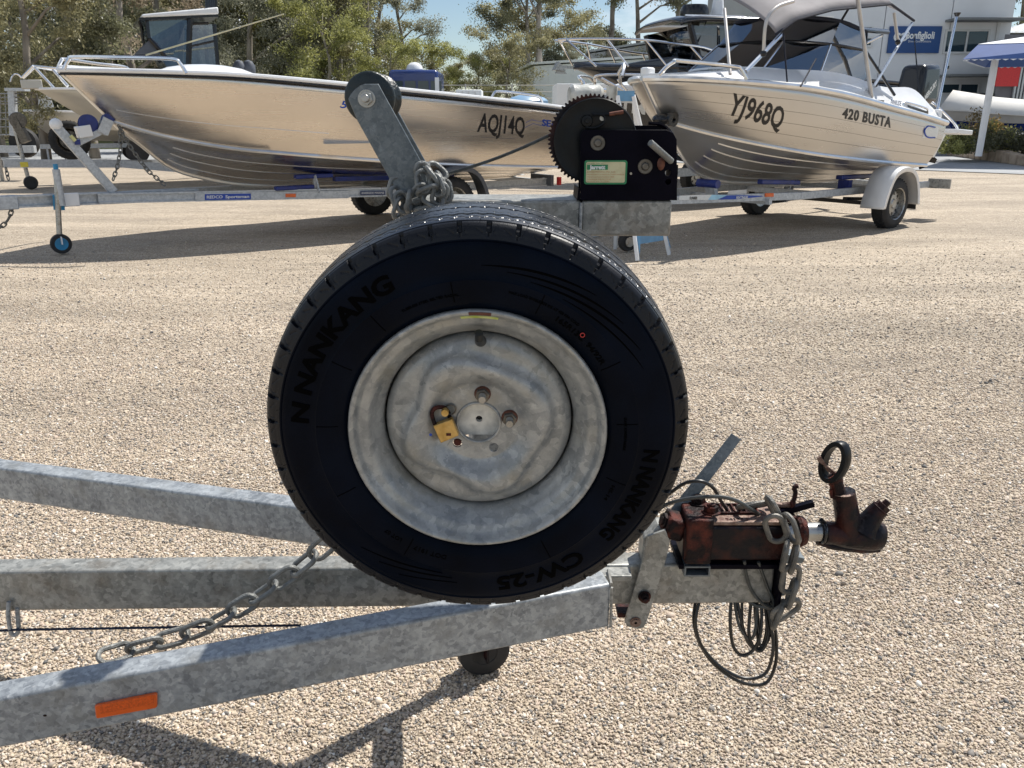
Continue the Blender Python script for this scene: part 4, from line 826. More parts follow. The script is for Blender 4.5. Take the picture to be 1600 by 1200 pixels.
for sg in (1, -1):
    a = Vector((3.6, .05*sg, .545)); m1 = Vector((.75, .66*sg, .50)); e_ = Vector((-1.75, .66*sg, .50))
    ibeam(a, m1, .10, .05, 'side_rail', 'trailer', t1); ibeam(m1, e_, .10, .05, 'side_rail', 'trailer', t1)
for x in (.6, -.6, -1.7): MB().bar((x, -.63, .44), (x, .63, .44), .05, .07).build('cross_member', 'trailer', t1, local=True)
MB().bar((0, -.9, .33), (0, .9, .33), .05, .05).build('axle', 'zinc', t1, local=True)
for sg in (1, -1):
    wheel('wheel', (0, .95*sg, .30), .30, .17, 'rubber3', 'steel', t1, face=sg)
    fender((-.08, 0, .32), .33, .26, 'grey_trim' , t1, .84 if sg > 0 else -1.10)
p = L1(800, 288, .66); 
MB().box((-1.72, .55, .47), (.05, .42, .14)).build('light_bar', 'grey_trim', t1, local=True); MB().box((-1.75, .86, .47), (.04, .05, .10)).build('tail_light', 'red', t1, local=True)
# winch post, winch, bow roller
wp0 = L1(178, 300, 0); wp1 = L1(88, 198, 0)
MB().bar(wp0, wp1, .075, .085, up=(1, 0, 0)).build('winch_post', 'trailer', t1, local=True, bevel=.006)
MB().sphere(wp1+V(0, 0, .02), .06, 12).build('post_cap', 'white', t1, local=True)
ar0 = L1(116, 226, 0); ar1 = L1(158, 205, 0); ar2 = L1(168, 186, 0)
MB().bar(ar0, ar1, .06, .06).build('roller_arm', 'trailer', t1, local=True, bevel=.005)
for sg in (1, -1): MB().bar(ar1+V(0, .05*sg, -.02), ar2+V(0, .05*sg, 0), .010, .10, up=(1, 0, 0)).build('roller_bracket', 'trailer', t1, local=True)
MB().lathe([(0, -.045), (.05, -.045), (.055, -.02), (.04, 0), (.055, .02), (.05, .045), (0, .045)], ar2, (0, 1, 0), 18).build('bow_roller', 'blue', t1, local=True)
wc = L1(131, 202, 0); MB().bar(wc+V(.07, 0, -.03), wc+V(-.06, 0, -.01), .13, .11).build('winch_box', 'white', t1, local=True, bevel=.008)
MB().lathe([(0, -.03), (.085, -.03), (.09, -.02), (.03, -.015), (.03, .015), (.09, .02), (.085, .03), (0, .03)], wc+V(-.05, -.02, .05), (0, 1, 0), 24).build('winch_drum', 'blue', t1, local=True)
ws = MB(); 
for r_ in (.05, .062, .074): ws.tube(circ(wc+V(-.05, -.055, .05), r_, 20), .006, 5, closed=True)
ws.build('strap_coil', 'white', t1, local=True)
MB().tube([wc+V(-.03, -.09, 0), wc+V(-.18, -.10, -.02), wc+V(-.2, -.16, -.02)], .008, 6).build('winch_handle', 'steel_dark', t1, local=True)
MB().box(L1(121, 222, .05), (.05, .02, .05)).build('blue_pin', 'blue', t1, local=True)
MB().box(L1(114, 216, .07), (.03, .02, .06), Matrix.Rotation(.6, 3, 'Y')).build('yellow_tag', mat('pale yellow tag', (.6, .58, .25), .5), t1, local=True)
# jockey wheel
jp = L1(92, 330, .15); jb = L1(96, 385, .15); jt = L1(88, 268, .15)
MB().cyl(jt, jb+V(0, 0, .12), .026, 12).build('jockey_stem', 'steel', t1, local=True); MB().cyl(jt+V(0, 0, -.32), jt+V(0, 0, .02), .034, 12).build('jockey_sleeve', 'trailer', t1, local=True)
MB().cyl(jt+V(0, 0, .02), jt+V(0, 0, .07), .022, 10).build('jockey_cap', 'blue_wheel', t1, local=True)
MB().cyl(L1(91, 305, .10), L1(91, 318, .10)+V(0, 0, -.06), .05, 14).build('jockey_clamp', 'blue_wheel', t1, local=True)
MB().box(L1(110, 312, .09), (.16, .03, .13)).build('clamp_plate', 'white', t1, local=True, bevel=.01)
jw = V(jb.x, jb.y, .095); MB().lathe([(.055, -.035), (.09, -.035), (.095, -.02), (.095, .02), (.09, .035), (.055, .035)], jw, (0, 1, 0), 24, closed=True).build('jockey_wheel', 'rubber3', t1, local=True)
MB().lathe([(0, -.038), (.06, -.036), (.06, .036), (0, .038)], jw, (0, 1, 0), 24).build('wheel_disc', 'blue_wheel', t1, local=True)
MB().bar(jw+V(0, .05, 0), jb+V(0, .05, .10), .06, .01, up=(1, 0, 0)).build('jockey_fork', 'white', t1, local=True)
# stickers and reflector on the near rail
def rail_pt(px, py, dy=.034):
    """a point on the outer face of the flaring port rail"""
    a = Vector((3.6, .05, 0)); b_ = Vector((.75, .66, 0)); n_ = Vector((0, 0, 1)).cross(b_-a).normalized(); n_ = n_ if n_.y > 0 else -n_
    d = ray(px, py); O = Vector((0, 0, H)); I = Matrix.Translation(F1.C) @ Matrix.Rotation(F1.rz, 4, 'Z'); I = I.inverted(); o_l = I @ O; d_l = I.to_3x3() @ d
    t_ = ((a+n_*dy)-o_l).dot(n_)/d_l.dot(n_); return o_l+d_l*t_, n_
def rail_sticker(x0, y0, x1, y1, m, name, t_=.003, dy=.034, yl=0.):
    c_ = [rail_pt(x, y, dy)[0] for x, y in ((x0, y1+yl), (x1, y1), (x1, y0), (x0, y0+yl))]; n_ = rail_pt(x0, y0)[1]
    return MB().plate(c_, n_*t_).build(name, m, t1, local=True, smooth=0), c_, n_
MB().plate([rail_pt(x, y, .028)[0] for x, y in ((305, 315.0), (545, 309.6), (545, 298), (305, 301.5))], rail_pt(300, 300)[1]*.004).build('rail_web', 'trailer', t1, local=True, smooth=0)
s_, c_, n_ = rail_sticker(320, 302.3, 392, 311.5, 'print_blue', 'sticker', yl=1.2)
for tx, k0, k1 in (('REDCO', .04, .38), ('Sportsman', .44, .96)):
    ux = (c_[1]-c_[0]); uy = (c_[3]-c_[0]); text_flat(tx, c_[0]+ux*k0+uy*.28+n_*.005, ux.normalized(), uy.normalized(), uy.length*.5, ux.length*(k1-k0), bold=.02).build('lettering', 'white_print', t1, local=True, smooth=0)
rail_sticker(446, 302.5, 462, 308, 'orange', 'side_reflector', .008)
s_, c_, n_ = rail_sticker(563, 297.8, 602, 304.3, 'print_navy', 'sticker', yl=.6); ux = c_[1]-c_[0]; uy = c_[3]-c_[0]; text_flat('RIVERSIDE MARINE', c_[0]+ux*.05+uy*.25+n_*.005, ux.normalized(), uy.normalized(), uy.length*.5, ux.length*.9).build('lettering', 'white_print', t1, local=True, smooth=0)
# keel rollers and blue skids
for (px, py) in ((490, 275), (460, 293)):
    c_ = L1(px, py, .45); MB().bar(c_+V(.22, 0, 0), c_+V(-.22, 0, .0), .08, .045).build('bunk_pad', 'blue', t1, local=True, bevel=.01); MB().bar(c_, V(c_.x, c_.y, .50), .04, .012, up=(1, 0, 0)).build('pad_bracket', 'trailer', t1, local=True)
MB().bar((-.4, .4, .56), (1.2, .40, .60), .07, .05).build('bunk_pad', 'blue', t1, local=True)
MB().bar((-.9, -.4, .56), (1.0, -.40, .60), .07, .05).build('bunk_pad', 'blue', t1, local=True)
for px in (492,):
    a = L1(px, 274, .62); MB().bar(a, V(a.x, .70, .49), .05, .012, up=(1, 0, 0)).build('bracket_plate', 'trailer', t1, local=True, bevel=.004)
# chains
cc = thing('safety_chain', 'long grey chain from the bow of the long boat down to its trailer', 'chain', F1.C+F1.d*3.2)
W_ = lambda p, fr=F1: fr.C+fr.d*p.x+fr.n*p.y+V(0, 0, p.z)
chain(cc, [W_(L1(185, 196, .06)), W_(L1(205, 232, .08)), W_(L1(232, 268, .10)), W_(L1(262, 292, .14))], 'link', .055, .034, .0065, k=5, n=12)
cc = thing('bow_chain', 'short hanging chain just left of the long boat chain', 'chain', F1.C+F1.d*3.4)
chain(cc, [W_(L1(187, 198, .04)), W_(L1(189, 232, .03)), W_(L1(183, 262, .03)), W_(L1(175, 286, .03))], 'link', .055, .034, .0065, k=5, n=12)
cc = thing('coupling_chain', 'short chain hanging from the left end of the near boat trailer', 'chain', F1.C+F1.d*4.7)
chain(cc, [W_(L1(20, 322, .02)), W_(L1(15, 340, .02)), W_(L1(6, 352, .02)), W_(L1(-8, 360, .02))], 'link_rust', .06, .036, .007, k=5, n=12)

# ---------------- pressed aluminium runabout
A2 = R(39); F2 = Fr((3.89, 10.75), A2); L2 = F2.L
b2 = thing('aluminium_runabout', 'pressed aluminium runabout lettered YJ968Q with grey canopy and black outboard', 'boat', F2.C, F2.rz)
sh2 = [(-1.12, .93, 1.185), (-.4, .96, 1.275), (.3, .97, 1.355), (1.2, .95, 1.47), (1.9, .88, 1.54), (2.5, .74, 1.575), (2.95, .52, 1.60), (3.24, .26, 1.615), (3.36, 0, 1.62)]
ch2 = [(-.98, .82, .685), (.1, .82, .76), (1.2, .78, .86), (1.8, .69, .935), (2.3, .52, 1.02), (2.7, .31, 1.11), (2.98, .10, 1.20), (3.05, 0, 1.235)]
ke2 = [(-.92, 0, .50), (0, 0, .50), (1.38, 0, .54), (1.95, 0, .58), (2.3, 0, .65), (2.58, 0, .77), (2.83, 0, 1.0), (2.98, 0, 1.15), (3.05, 0, 1.235)]
h2, S2, K2, N2, RW2, BV2 = hull(sh2, ch2, ke2, 'alu2', b2, 52, .045)
for sg in (1, -1):
    MB().tube([Vector((p.x, (p.y+.008)*sg, p.z+.006)) for p in S2], .032, 8).build('gunwale', 'alu_bright', b2, local=True)
    MB().tube([Vector((p.x, (p.y+.010)*sg, p.z)) for p in K2], .021, 6).build('chine_strip', 'alu_bright', b2, local=True)
M['rib_line'] = mat('dark pressed line', (.17, .155, .135), .5, .5, .1, 8)  # darker than the hull, for thin bars tracing its pressed lines
for t_ in (1.6, 3.1, 4.6, 6.1): along(RW2, t_, 0, 49, .0038, 'pressed_line', 'rib_line', b2)
for t_ in (9.0, 10.0, 11.1, 12.2): along(RW2, t_, 0, 44, .010, 'bottom_strake', 'alu_bright', b2)
MB().tube([Vector((3.05, 0, 1.235)), Vector((3.2, 0, 1.42)), Vector((3.36, 0, 1.62))], .024, 8).build('stem_bar', 'alu_bright', b2, local=True)
MB().tube([p+V(0, 0, -.01) for p in N2], .016, 6).build('keel_bar', 'alu_bright', b2, local=True)
MB().box((3.30, 0, 1.66), (.12, .1, .14)).build('bow_fitting', 'white', b2, local=True, bevel=.02)
# white deck with raised cabin side and aft coaming
def deckz(p, y): return p.z+.02
mb = MB(); n = len(S2); ks = (1, .93, .80, .5, 0)
def coam(x): return .10+.13*math.exp(-((x-.9)/1.2)**2)+.16*math.exp(-((x+.5)/.55)**2)
rows_ = [[Vector((p.x, p.y*k, p.z+.018+(0 if k > .95 else (.03 if k > .9 else coam(p.x)*min(1, (3.36-p.x)/.9))))) for p in S2] for k in ks]
vs = [p for r_ in rows_ for p in r_]; mb.add(vs, [(j*n+i, j*n+i+1, (j+1)*n+i+1, (j+1)*n+i) for j in range(4) for i in range(n-1)])
vs2 = [Vector((p.x, -p.y, p.z)) for p in vs]; mb.add(vs2, [(j*n+i, (j+1)*n+i, (j+1)*n+i+1, j*n+i+1) for j in range(4) for i in range(n-1)])
mb.build('white_deck', 'white', b2, local=True, solid=.008, smooth=50)
MB().box((-1.12, 0, 1.2), (.09, 1.7, .3)).build('transom_cap', 'white', b2, local=True, bevel=.02)
# bow rail
for sg in (1, -1):
    pr = [L2(1030, 117, .24), L2(1042, 104, .28), L2(1054, 96, .33), L2(1062, 95, .36), L2(1146, 104, .74), L2(1157, 108, .78), L2(1167, 124, .82)]
    MB().tube(spline([Vector((p.x, p.y*sg, p.z)) for p in pr], 4), .018, 8).build('bow_rail', 'tube', b2, local=True)
# windscreen with vinyl clears
base = [L2(1106, 111, .45), L2(1168, 108, .72), L2(1300, 141, .80)]
wsb = [Vector((2.35, 0, 1.75)), Vector((2.1, .48, 1.74)), Vector((1.45, .72, 1.68)), Vector((.55, .78, 1.58))]
wst = [Vector((1.85, 0, 2.02)), Vector((1.7, .42, 2.02)), Vector((1.2, .66, 2.0)), Vector((.6, .72, 1.96))]
wsu = [Vector((1.55, 0, 2.27)), Vector((1.45, .40, 2.27)), Vector((1.0, .62, 2.24)), Vector((.55, .68, 2.15))]
for sg in (1, -1):
    fl = lambda p: Vector((p.x, p.y*sg, p.z))
    for i in range(3):
        MB().add([fl(wsb[i]), fl(wsb[i+1]), fl(wst[i+1]), fl(wst[i])], [(0, 1, 2, 3)]).build('windscreen_pane', 'clear', b2, local=True, smooth=0, solid=.004)
        MB().add([fl(wst[i]), fl(wst[i+1]), fl(wsu[i+1]), fl(wsu[i])], [(0, 1, 2, 3)]).build('vinyl_clear', 'clear', b2, local=True, smooth=0, solid=.004)
    MB().tube([fl(p) for p in spline(wst, 4)], .014, 6).build('screen_frame', 'black', b2, local=True); MB().tube([fl(p) for p in spline(wsu, 4)], .018, 6).build('screen_top_frame', 'canvas_black', b2, local=True)
    MB().tube([fl(p) for p in spline(wsb, 4)], .012, 6).build('screen_base', 'white', b2, local=True)
    for i in (1, 2, 3): MB().tube([fl(wsb[i]), fl(wst[i])], .012, 6).build('screen_pillar', 'tube', b2, local=True)
    MB().tube([fl(wsu[3]), fl(wst[3]), fl(Vector((.1, .86, 1.5)))], .016, 6).build('screen_edge', 'black', b2, local=True)
# canopy: sagging grey canvas over hoops
cpt = {}
gridp = [[L2(1212, 52, .72), L2(1244, 29, .74), L2(1300, 14, .76), L2(1392, 5, .78), L2(1428, 31, .80)]]
row0 = gridp[0]; n_ = 5
def canopy_pt(u, v):
    i = min(3, int(u*4)); k = u*4-i; p = row0[i].lerp(row0[i+1], k); y = p.y*(1-2*v); arch = math.sin(PI*min(1, max(0, v)))**.7
    return Vector((p.x+.0, y, p.z+arch*(.17 if u < .75 else .17-.3*(u-.75))+.03*math.sin(u*PI*4)*arch+v*.50))
mb = MB(); nu, nv = 33, 21; mb.add([canopy_pt(i/(nu-1), j/(nv-1)) for j in range(nv) for i in range(nu)], [(j*nu+i, j*nu+i+1, (j+1)*nu+i+1, (j+1)*nu+i) for j in range(nv-1) for i in range(nu-1)])
mb.build('canopy', 'canvas_grey', b2, local=True, solid=.006)
MB().tube([canopy_pt(i/32, 0)+V(0, .004, -.01) for i in range(33)], .014, 6).build('canopy_hem', 'canvas_black', b2, local=True)
def pole(a, b_, r=.016, m='tube_cream', nm='canopy_pole', mid=None):
    pts = [a]+(mid or [])+[b_]; pts = spline(pts, 5) if mid else pts; MB().tube(pts, r, 8).build(nm, m, b2, local=True)
pole(L2(1340, -4, .80), L2(1362, 152, .88), .022); pole(L2(1132, 14, .2), L2(1141, 116, .62), .016); pole(L2(1425, 36, .80), L2(1366, 134, .86), .016, 'tube')
pole(L2(1397, 20, .80), L2(1403, 66, .83), .018, 'tube_cream'); pole(L2(1240, 2, .72), L2(1193, 82, .70), .017, 'tube_cream', mid=[L2(1213, 12, .72), L2(1197, 35, .71)])
pole(L2(1221, 54, .72), L2(1165, 112, .78), .02, 'tube'); pole(L2(1224, 52, .74), L2(1230, 128, .86), .008, 'canvas_black', 'canopy_strap'); pole(L2(1275, 92, .8), L2(1251, 135, .9), .008, 'canvas_black', 'canopy_strap')
pole(L2(1335, -2, .2), L2(1303, 52, .3), .014, 'black', 'canopy_strut')
for x, y in ((1403, 66), (1193, 84), (1368, 132)): MB().sphere(L2(x, y, .84), .032, 8).build('pole_clamp', 'black', b2, local=True)
MB().bar(L2(1352, 157, .92), L2(1378, 159, .92), .05, .03).build('pole_foot', 'black', b2, local=True)
MB().tube([L2(1428, 52, .3), L2(1438, 166, .62)], [.006, .014], 6).build('whip_aerial', 'black', b2, local=True)
MB().tube([L2(1494, 27, .5), L2(1462, 182, .80)], .017, 8).build('light_pole', 'tube', b2, local=True); MB().cyl(L2(1496, 20, .5), L2(1495, 26, .5), .045, 12, .02).build('stern_light', 'black', b2, local=True); MB().cyl(L2(1480, 103, .64), L2(1479, 108, .64), .028, 10).build('pole_joint', 'black', b2, local=True)
for sg in (1, -1): MB().tube(spline([Vector((p.x, p.y*sg, p.z)) for p in (L2(1410, 173, .88), L2(1411, 163, .88), L2(1416, 160, .88), L2(1444, 168, .88), L2(1449, 172, .88), L2(1449, 181, .88))], 3), .012, 8).build('grab_rail', 'tube', b2, local=True)
MB().bar(L2(1412, 168, .84), L2(1444, 178, .84), .1, .05).build('rod_tray', 'black', b2, local=True)
MB().tube(spline([L2(1456, 160, .55), L2(1466, 168, .62), L2(1492, 194, .72), L2(1496, 204, .74)], 4), .016, 8).build('boarding_ladder', 'tube', b2, local=True)
MB().bar(L2(1478, 205, .72), L2(1500, 207, .75), .34, .06).build('boarding_platform', 'white', b2, local=True, bevel=.01); MB().bar(L2(1474, 210, .8), L2(1456, 245, .75), .05, .03).build('platform_brace', 'alu_bright', b2, local=True)
# lettering
hull_text('YJ968Q', F2, RW2, (1134, 177), (1219, 201), (1146, 144), 'print_black', b2, ur=(1228, 168), bold=.022)
hull_text('420 BUSTA', F2, RW2, (1315, 184), (1391, 199), (1318, 168), 'print_black', b2, ur=(1393, 183), bold=.035, space=1.15)
a = L2(1386, 163, .86); text_flat('EVINRUDE', a+V(0, .04, 0), (-1, 0, -.06), (0, 0, 1), .05, .24, bold=.03).build('lettering', 'print_navy', b2, local=True, smooth=0)
def hull_patch(px0, py0, px1, py1, m, name, lift=.004, off=.97):
    a = L2(px0, py0, off); c_ = L2(px1, py1, off); mb = MB(); g = 5
    mb.add([onhull(BV2, a.x+(c_.x-a.x)*i/g, a.z+(c_.z-a.z)*j/g, lift) for j in range(g+1) for i in range(g+1)], [(j*(g+1)+i, j*(g+1)+i+1, (j+1)*(g+1)+i+1, (j+1)*(g+1)+i) for j in range(g) for i in range(g)]); return mb.build(name, m, b2, local=True, smooth=0)
hull_patch(1447, 197, 1468, 215, 'white_print', 'maker_sticker'); 
pts = [onhull(BV2, L2(x, y, .97).x, L2(x, y, .97).z, .008) for x, y in ((1463, 199), (1452, 197), (1446, 203), (1448, 211), (1455, 215), (1464, 215))]; MB().tube(spline(pts, 3), .009, 5).build('sticker_swirl', 'print_blue', b2, local=True)
# outboard motor
ob = MB(); oc = L2(1436, 131, 0); 
ob.hexa([oc+V(.30, -.2, -.26), oc+V(.30, .2, -.26), oc+V(.22, .17, .24), oc+V(.22, -.17, .24)], [oc+V(-.26, -.18, -.26), oc+V(-.26, .18, -.26), oc+V(-.30, .14, .26), oc+V(-.30, -.14, .26)])
ob.build('motor_cowl', 'black', b2, local=True, bevel=.07, seg=3)
MB().bar(oc+V(0, 0, -.22), oc+V(-.28, 0, -.85), .14, .22, up=(1, 0, 0)).build('motor_leg', 'black', b2, local=True, bevel=.02)
MB().bar(oc+V(.32, 0, -.22), oc+V(.12, 0, -.34), .24, .2).build('motor_bracket', 'black', b2, local=True, bevel=.01)
MB().bar(oc+V(-.18, 0, -.80), oc+V(-.46, 0, -.86), .20, .02).build('cavitation_plate', 'black', b2, local=True); MB().tube([oc+V(-.10, 0, -.96), oc+V(-.3, 0, -1.0), oc+V(-.5, 0, -1.02)], [.02, .055, .04], 12).build('gearcase', 'black', b2, local=True)
pr_ = MB()
for k in range(3):
    a = 2*PI*k/3; u = V(0, math.cos(a), math.sin(a)); v_ = V(.3, -math.sin(a), math.cos(a)); c_ = oc+V(-.53, 0, -1.02); pr_.plate([c_+u*.03-v_*.03, c_+u*.13-v_*.05, c_+u*.16+v_*.01, c_+u*.1+v_*.06, c_+u*.03+v_*.03], (.008, 0, 0))
pr_.build('propeller', 'black', b2, local=True)
ux = Vector((-.55, 0, .42)).normalized(); text_flat('MERCURY', oc+V(.20, .215, -.22), ux, Vector((.42, 0, .8)).normalized(), .07, .34, bold=.04).build('lettering', 'white_print', b2, local=True, smooth=0)

t2 = thing('boat_trailer', 'galvanised trailer with white mudguards under the runabout with the grey canopy', 'trailer', F2.C, F2.rz)
for sg in (1, -1):
    a = Vector((4.3, .04*sg, .53)); m1 = Vector((1.4, .60*sg, .475)); e_ = Vector((-1.55, .62*sg, .455))
    for p_, q_ in ((a, m1), (m1, e_)): MB().bar(p_-V(0, 0, .04), q_-V(0, 0, .04), .05, .08).build('side_rail', 'trailer', t2, local=True, bevel=.005)
    wheel('wheel', (0, .93*sg, .29), .29, .17, 'rubber3', 'steel', t2, face=sg)
    fender((0, 0, .30), .345, .28, 'white', t2, .80 if sg > 0 else -1.08)
    MB().plate([(-.40, (.83 if sg > 0 else -1.03), .46), (-.40, (1.03 if sg > 0 else -.83), .46), (-.44, (1.03 if sg > 0 else -.83), .20), (-.44, (.83 if sg > 0 else -1.03), .20)], (-.008, 0, 0)).build('mud_flap', 'rubber3', t2, local=True)
    MB().bar((-1.55, .62*sg, .43), (-1.62, .88*sg, .43), .05, .12).build('light_bracket', 'steel', t2, local=True)
MB().bar((4.3, 0, .49), (3.7, 0, .49), .09, .09).build('drawbar', 'trailer', t2, local=True, bevel=.005)
MB().tube([(3.02, .0, .47), (3.02, 0, .75), (3.1, 0, 1.18)], .035, 8).build('winch_post', 'trailer', t2, local=True)
wb = L2(1032, 187, .06); MB().sphere(wb, .075, 12, (1, 1.3, .8)).build('bow_stop', 'black', t2, local=True); MB().lathe([(.03, -.02), (.07, -.02), (.07, .02), (.03, .02)], wb+V(-.06, .10, 0), (0, 1, 0), 16, closed=True).build('bow_stop_ring', 'black', t2, local=True)
for x in (1.9, .7, -.5, -1.4): MB().bar((x, -.58, .40), (x, .58, .40), .05, .06).build('cross_member', 'trailer', t2, local=True)
MB().bar((0, -.88, .27), (0, .88, .27), .045, .045).build('axle', 'black', t2, local=True)
MB().bar((.55, .66, .36), (-.4, .70, .30), .05, .035).build('leaf_spring', 'black', t2, local=True)
c_ = L2(1110, 287, .2); MB().cyl(c_+V(0, -.16, 0), c_+V(0, .10, 0), .045, 12).build('keel_roller', 'blue', t2, local=True); MB().bar(c_+V(.0, 0, -.02), V(c_.x-.05, c_.y, .47), .12, .05, up=(1, 0, 0)).build('roller_bracket', 'trailer', t2, local=True)
MB().bar((1.9, .42, .60), (1.2, .44, .56), .07, .05).build('bunk_pad', 'blue', t2, local=True, bevel=.01); MB().bar((.45, .5, .585), (-.95, .5, .56), .09, .05).build('bunk_pad', 'blue', t2, local=True, bevel=.01)
for x in (.3, -.8): MB().bar((x, .5, .55), (x, .5, .43), .14, .08, up=(1, 0, 0)).build('pad_bracket', 'blue', t2, local=True)
def r2(px, py, dy=.028):
    a = Vector((4.3, .04, 0)); b_ = Vector((1.4, .60, 0)); n_ = Vector((0, 0, 1)).cross(b_-a).normalized(); n_ = n_ if n_.y > 0 else -n_
    I = (Matrix.Translation(F2.C) @ Matrix.Rotation(F2.rz, 4, 'Z')).inverted(); o_l = I @ Vector((0, 0, H)); d_l = I.to_3x3() @ ray(px, py)
    return o_l+d_l*(((a+n_*dy)-o_l).dot(n_)/d_l.dot(n_)), n_
def st2(pts, m, name, t_=.003):
    n_ = r2(*pts[0])[1]; c_ = [r2(x, y)[0] for x, y in pts]; MB().plate(c_, n_*t_).build(name, m, t2, local=True, smooth=0); return c_, n_
c_, n_ = st2([(1061, 312.6), (1106, 312.2), (1112, 304.2), (1061, 305.6)], 'white_print', 'sticker'); st2([(1106, 312.2), (1120, 312), (1136, 305), (1112, 304.2)], 'sky_print', 'sticker_wedge'); st2([(1122, 311.8), (1150, 311.5), (1192, 307), (1190, 305.8), (1150, 305), (1136, 305.4)], 'print_blue', 'sticker_swoosh')
ux = (c_[1]-c_[0]).normalized(); text_flat('DUNBIER', r2(1077, 311.6)[0]+n_*.006, ux, V(0, 0, 1), .028, .10, bold=.03).build('lettering', 'print_black', t2, local=True, smooth=0)
text_flat('BOAT TRAILERS', r2(1150, 310.4)[0]+n_*.006, ux, V(0, 0, 1), .026, .16, bold=.03).build('lettering', 'white_print', t2, local=True, smooth=0)
st2([(1195, 307.5), (1208, 307.3), (1208, 301.5), (1195, 301.8)], 'orange', 'side_reflector', .01)

# ---------------- grey boat with hardtop behind the long one
F3 = Fr((-1.5-4.3+1.2, 17.9), R(33)); L3 = F3.L
F3 = Fr((-4.5, 17.6), R(27)); L3 = F3.L
b3 = thing('hardtop_boat', 'pale aluminium plate boat with small hardtop and rod holders behind the long boat', 'boat', F3.C, F3.rz)
bow = L3(58, 140, 0); bx = bow.x
sh3 = [(-3.0, 1.1, bow.z-.18), (-1, 1.15, bow.z-.12), (bx-2.2, 1.08, bow.z-.03), (bx-1.2, .8, bow.z), (bx-.4, .42, bow.z+.01), (bx, .12, bow.z+.01), (bx+.02, 0, bow.z+.01)]
kp = [L3(105, 158, 0), L3(150, 195, 0), L3(190, 215, 0), L3(230, 262, 0), L3(275, 277, 0)]
ch3 = [(-2.9, 1.0, .85), (-1, 1.0, .9), (kp[3].x, .8, 1.0), (kp[2].x, .5, 1.14), (kp[1].x, .0, kp[1].z)]
ke3 = [(-2.9, 0, .55), (-1, 0, .55), (kp[4].x, 0, .60), (kp[3].x, 0, .74), (kp[2].x, 0, 1.12), (kp[1].x, 0, kp[1].z-.005)]
h3, S3, K3, N3, RW3, BV3 = hull(sh3, ch3, ke3, 'alu3', b3, 36, .03)
for sg in (1, -1):
    MB().tube([Vector((p.x, (p.y+.01)*sg, p.z)) for p in S3], .025, 6).build('gunwale', 'white', b3, local=True); MB().tube([Vector((p.x, (p.y+.01)*sg, p.z)) for p in K3], .022, 6).build('chine_strip', 'alu_bright', b3, local=True)
dk = [p for p in S3 if p.x > -1.2]; n = len(dk); MB().add([Vector((p.x, p.y, p.z)) for p in dk]+[Vector((p.x, -p.y, p.z)) for p in dk], [(i, i+1, n+i+1, n+i) for i in range(n-1)]).build('foredeck', 'white', b3, local=True, solid=.01)
for sg in (1, -1):
    T3 = lambda px, py, y: Vector((L3(px, py, y*1.).x, y*sg, L3(px, py, y*1.).z))
    MB().tube([T3(52, 103, .12), T3(100, 108, .55), T3(150, 116, .9)], .022, 6).build('bow_rail', 'tube', b3, local=True)
    for a_, b__ in (((52, 103), (84, 137)), ((35, 121), (52, 103)), ((82, 108), (106, 134))): MB().tube([T3(*a_, .14), T3(*b__, .3)], .022, 6).build('rail_post', 'tube', b3, local=True)
MB().bar(L3(33, 132, 0), L3(66, 132, 0), .34, .15).build('bowsprit', 'alu3', b3, local=True, bevel=.01)
MB().tube(spline([L3(16, 128, .0), L3(20, 118, 0), L3(27, 116, 0), L3(34, 122, 0)], 3), .016, 6).build('anchor_hoop', 'tube', b3, local=True)
# cabin screen, side panels, hardtop
def q3(pts, m, name, s_=.02):
    for sg in (1, -1): MB().add([Vector((L3(x, y, o).x, o*sg, L3(x, y, o).z)) for x, y, o in pts], [tuple(range(len(pts)))]).build(name, m, b3, local=True, smooth=0, solid=s_)
q3([(212, 84, .60), (236, 59, .58), (262, 84, .60)], 'grey_trim', 'cabin_side')
q3([(231, 28, .58), (294, 27, .6), (292, 107, .65), (262, 107, .65), (233, 60, .58)], 'smoke', 'side_clear', .004); q3([(301, 38, .6), (333, 38, .6), (339, 112, .65), (299, 112, .65)], 'smoke', 'rear_clear', .004)
for a_, b__, r_ in (((229, 28), (233, 60), .032), ((233, 60), (262, 92), .036), ((297, 20), (294, 104), .05), ((335, 38), (341, 112), .038), ((299, 72), (334, 64), .02), ((225, 27), (296, 27), .02), ((298, 37), (326, 36), .02)):
    for sg in (1, -1): MB().tube([Vector((L3(*a_, .62).x, .62*sg, L3(*a_, .62).z)), Vector((L3(*b__, .64).x, .64*sg, L3(*b__, .64).z))], r_, 6).build('cabin_frame', 'black', b3, local=True)
fw = [L3(232, 60, .78), L3(262, 90, .8)]
MB().add([Vector((L3(238, 60, .58).x, y, L3(238, 60, .58).z)) for y in (-.58, .58)]+[Vector((L3(236, 28, .58).x, y, L3(236, 28, .58).z)) for y in (.58, -.58)], [(0, 1, 2, 3)]).build('windscreen_pane', 'smoke', b3, local=True, solid=.004)
MB().add([Vector((L3(212, 84, .6).x, y, L3(212, 84, .6).z)) for y in (-.5, .5)]+[Vector((L3(238, 60, .58).x, y, L3(238, 60, .58).z)) for y in (.58, -.58)], [(0, 1, 2, 3)]).build('lower_windscreen', 'tinted', b3, local=True, solid=.004)
a = L3(222, 27, .74); b_ = L3(342, 22, .74); MB().hexa([V(a.x, -.74, a.z), V(a.x, .74, a.z), V(a.x, .74, a.z+.05), V(a.x, -.74, a.z+.05)], [V(b_.x, -.74, b_.z), V(b_.x, .74, b_.z), V(b_.x, .74, b_.z+.12), V(b_.x, -.74, b_.z+.12)]).build('hardtop', 'white', b3, local=True, bevel=.03)
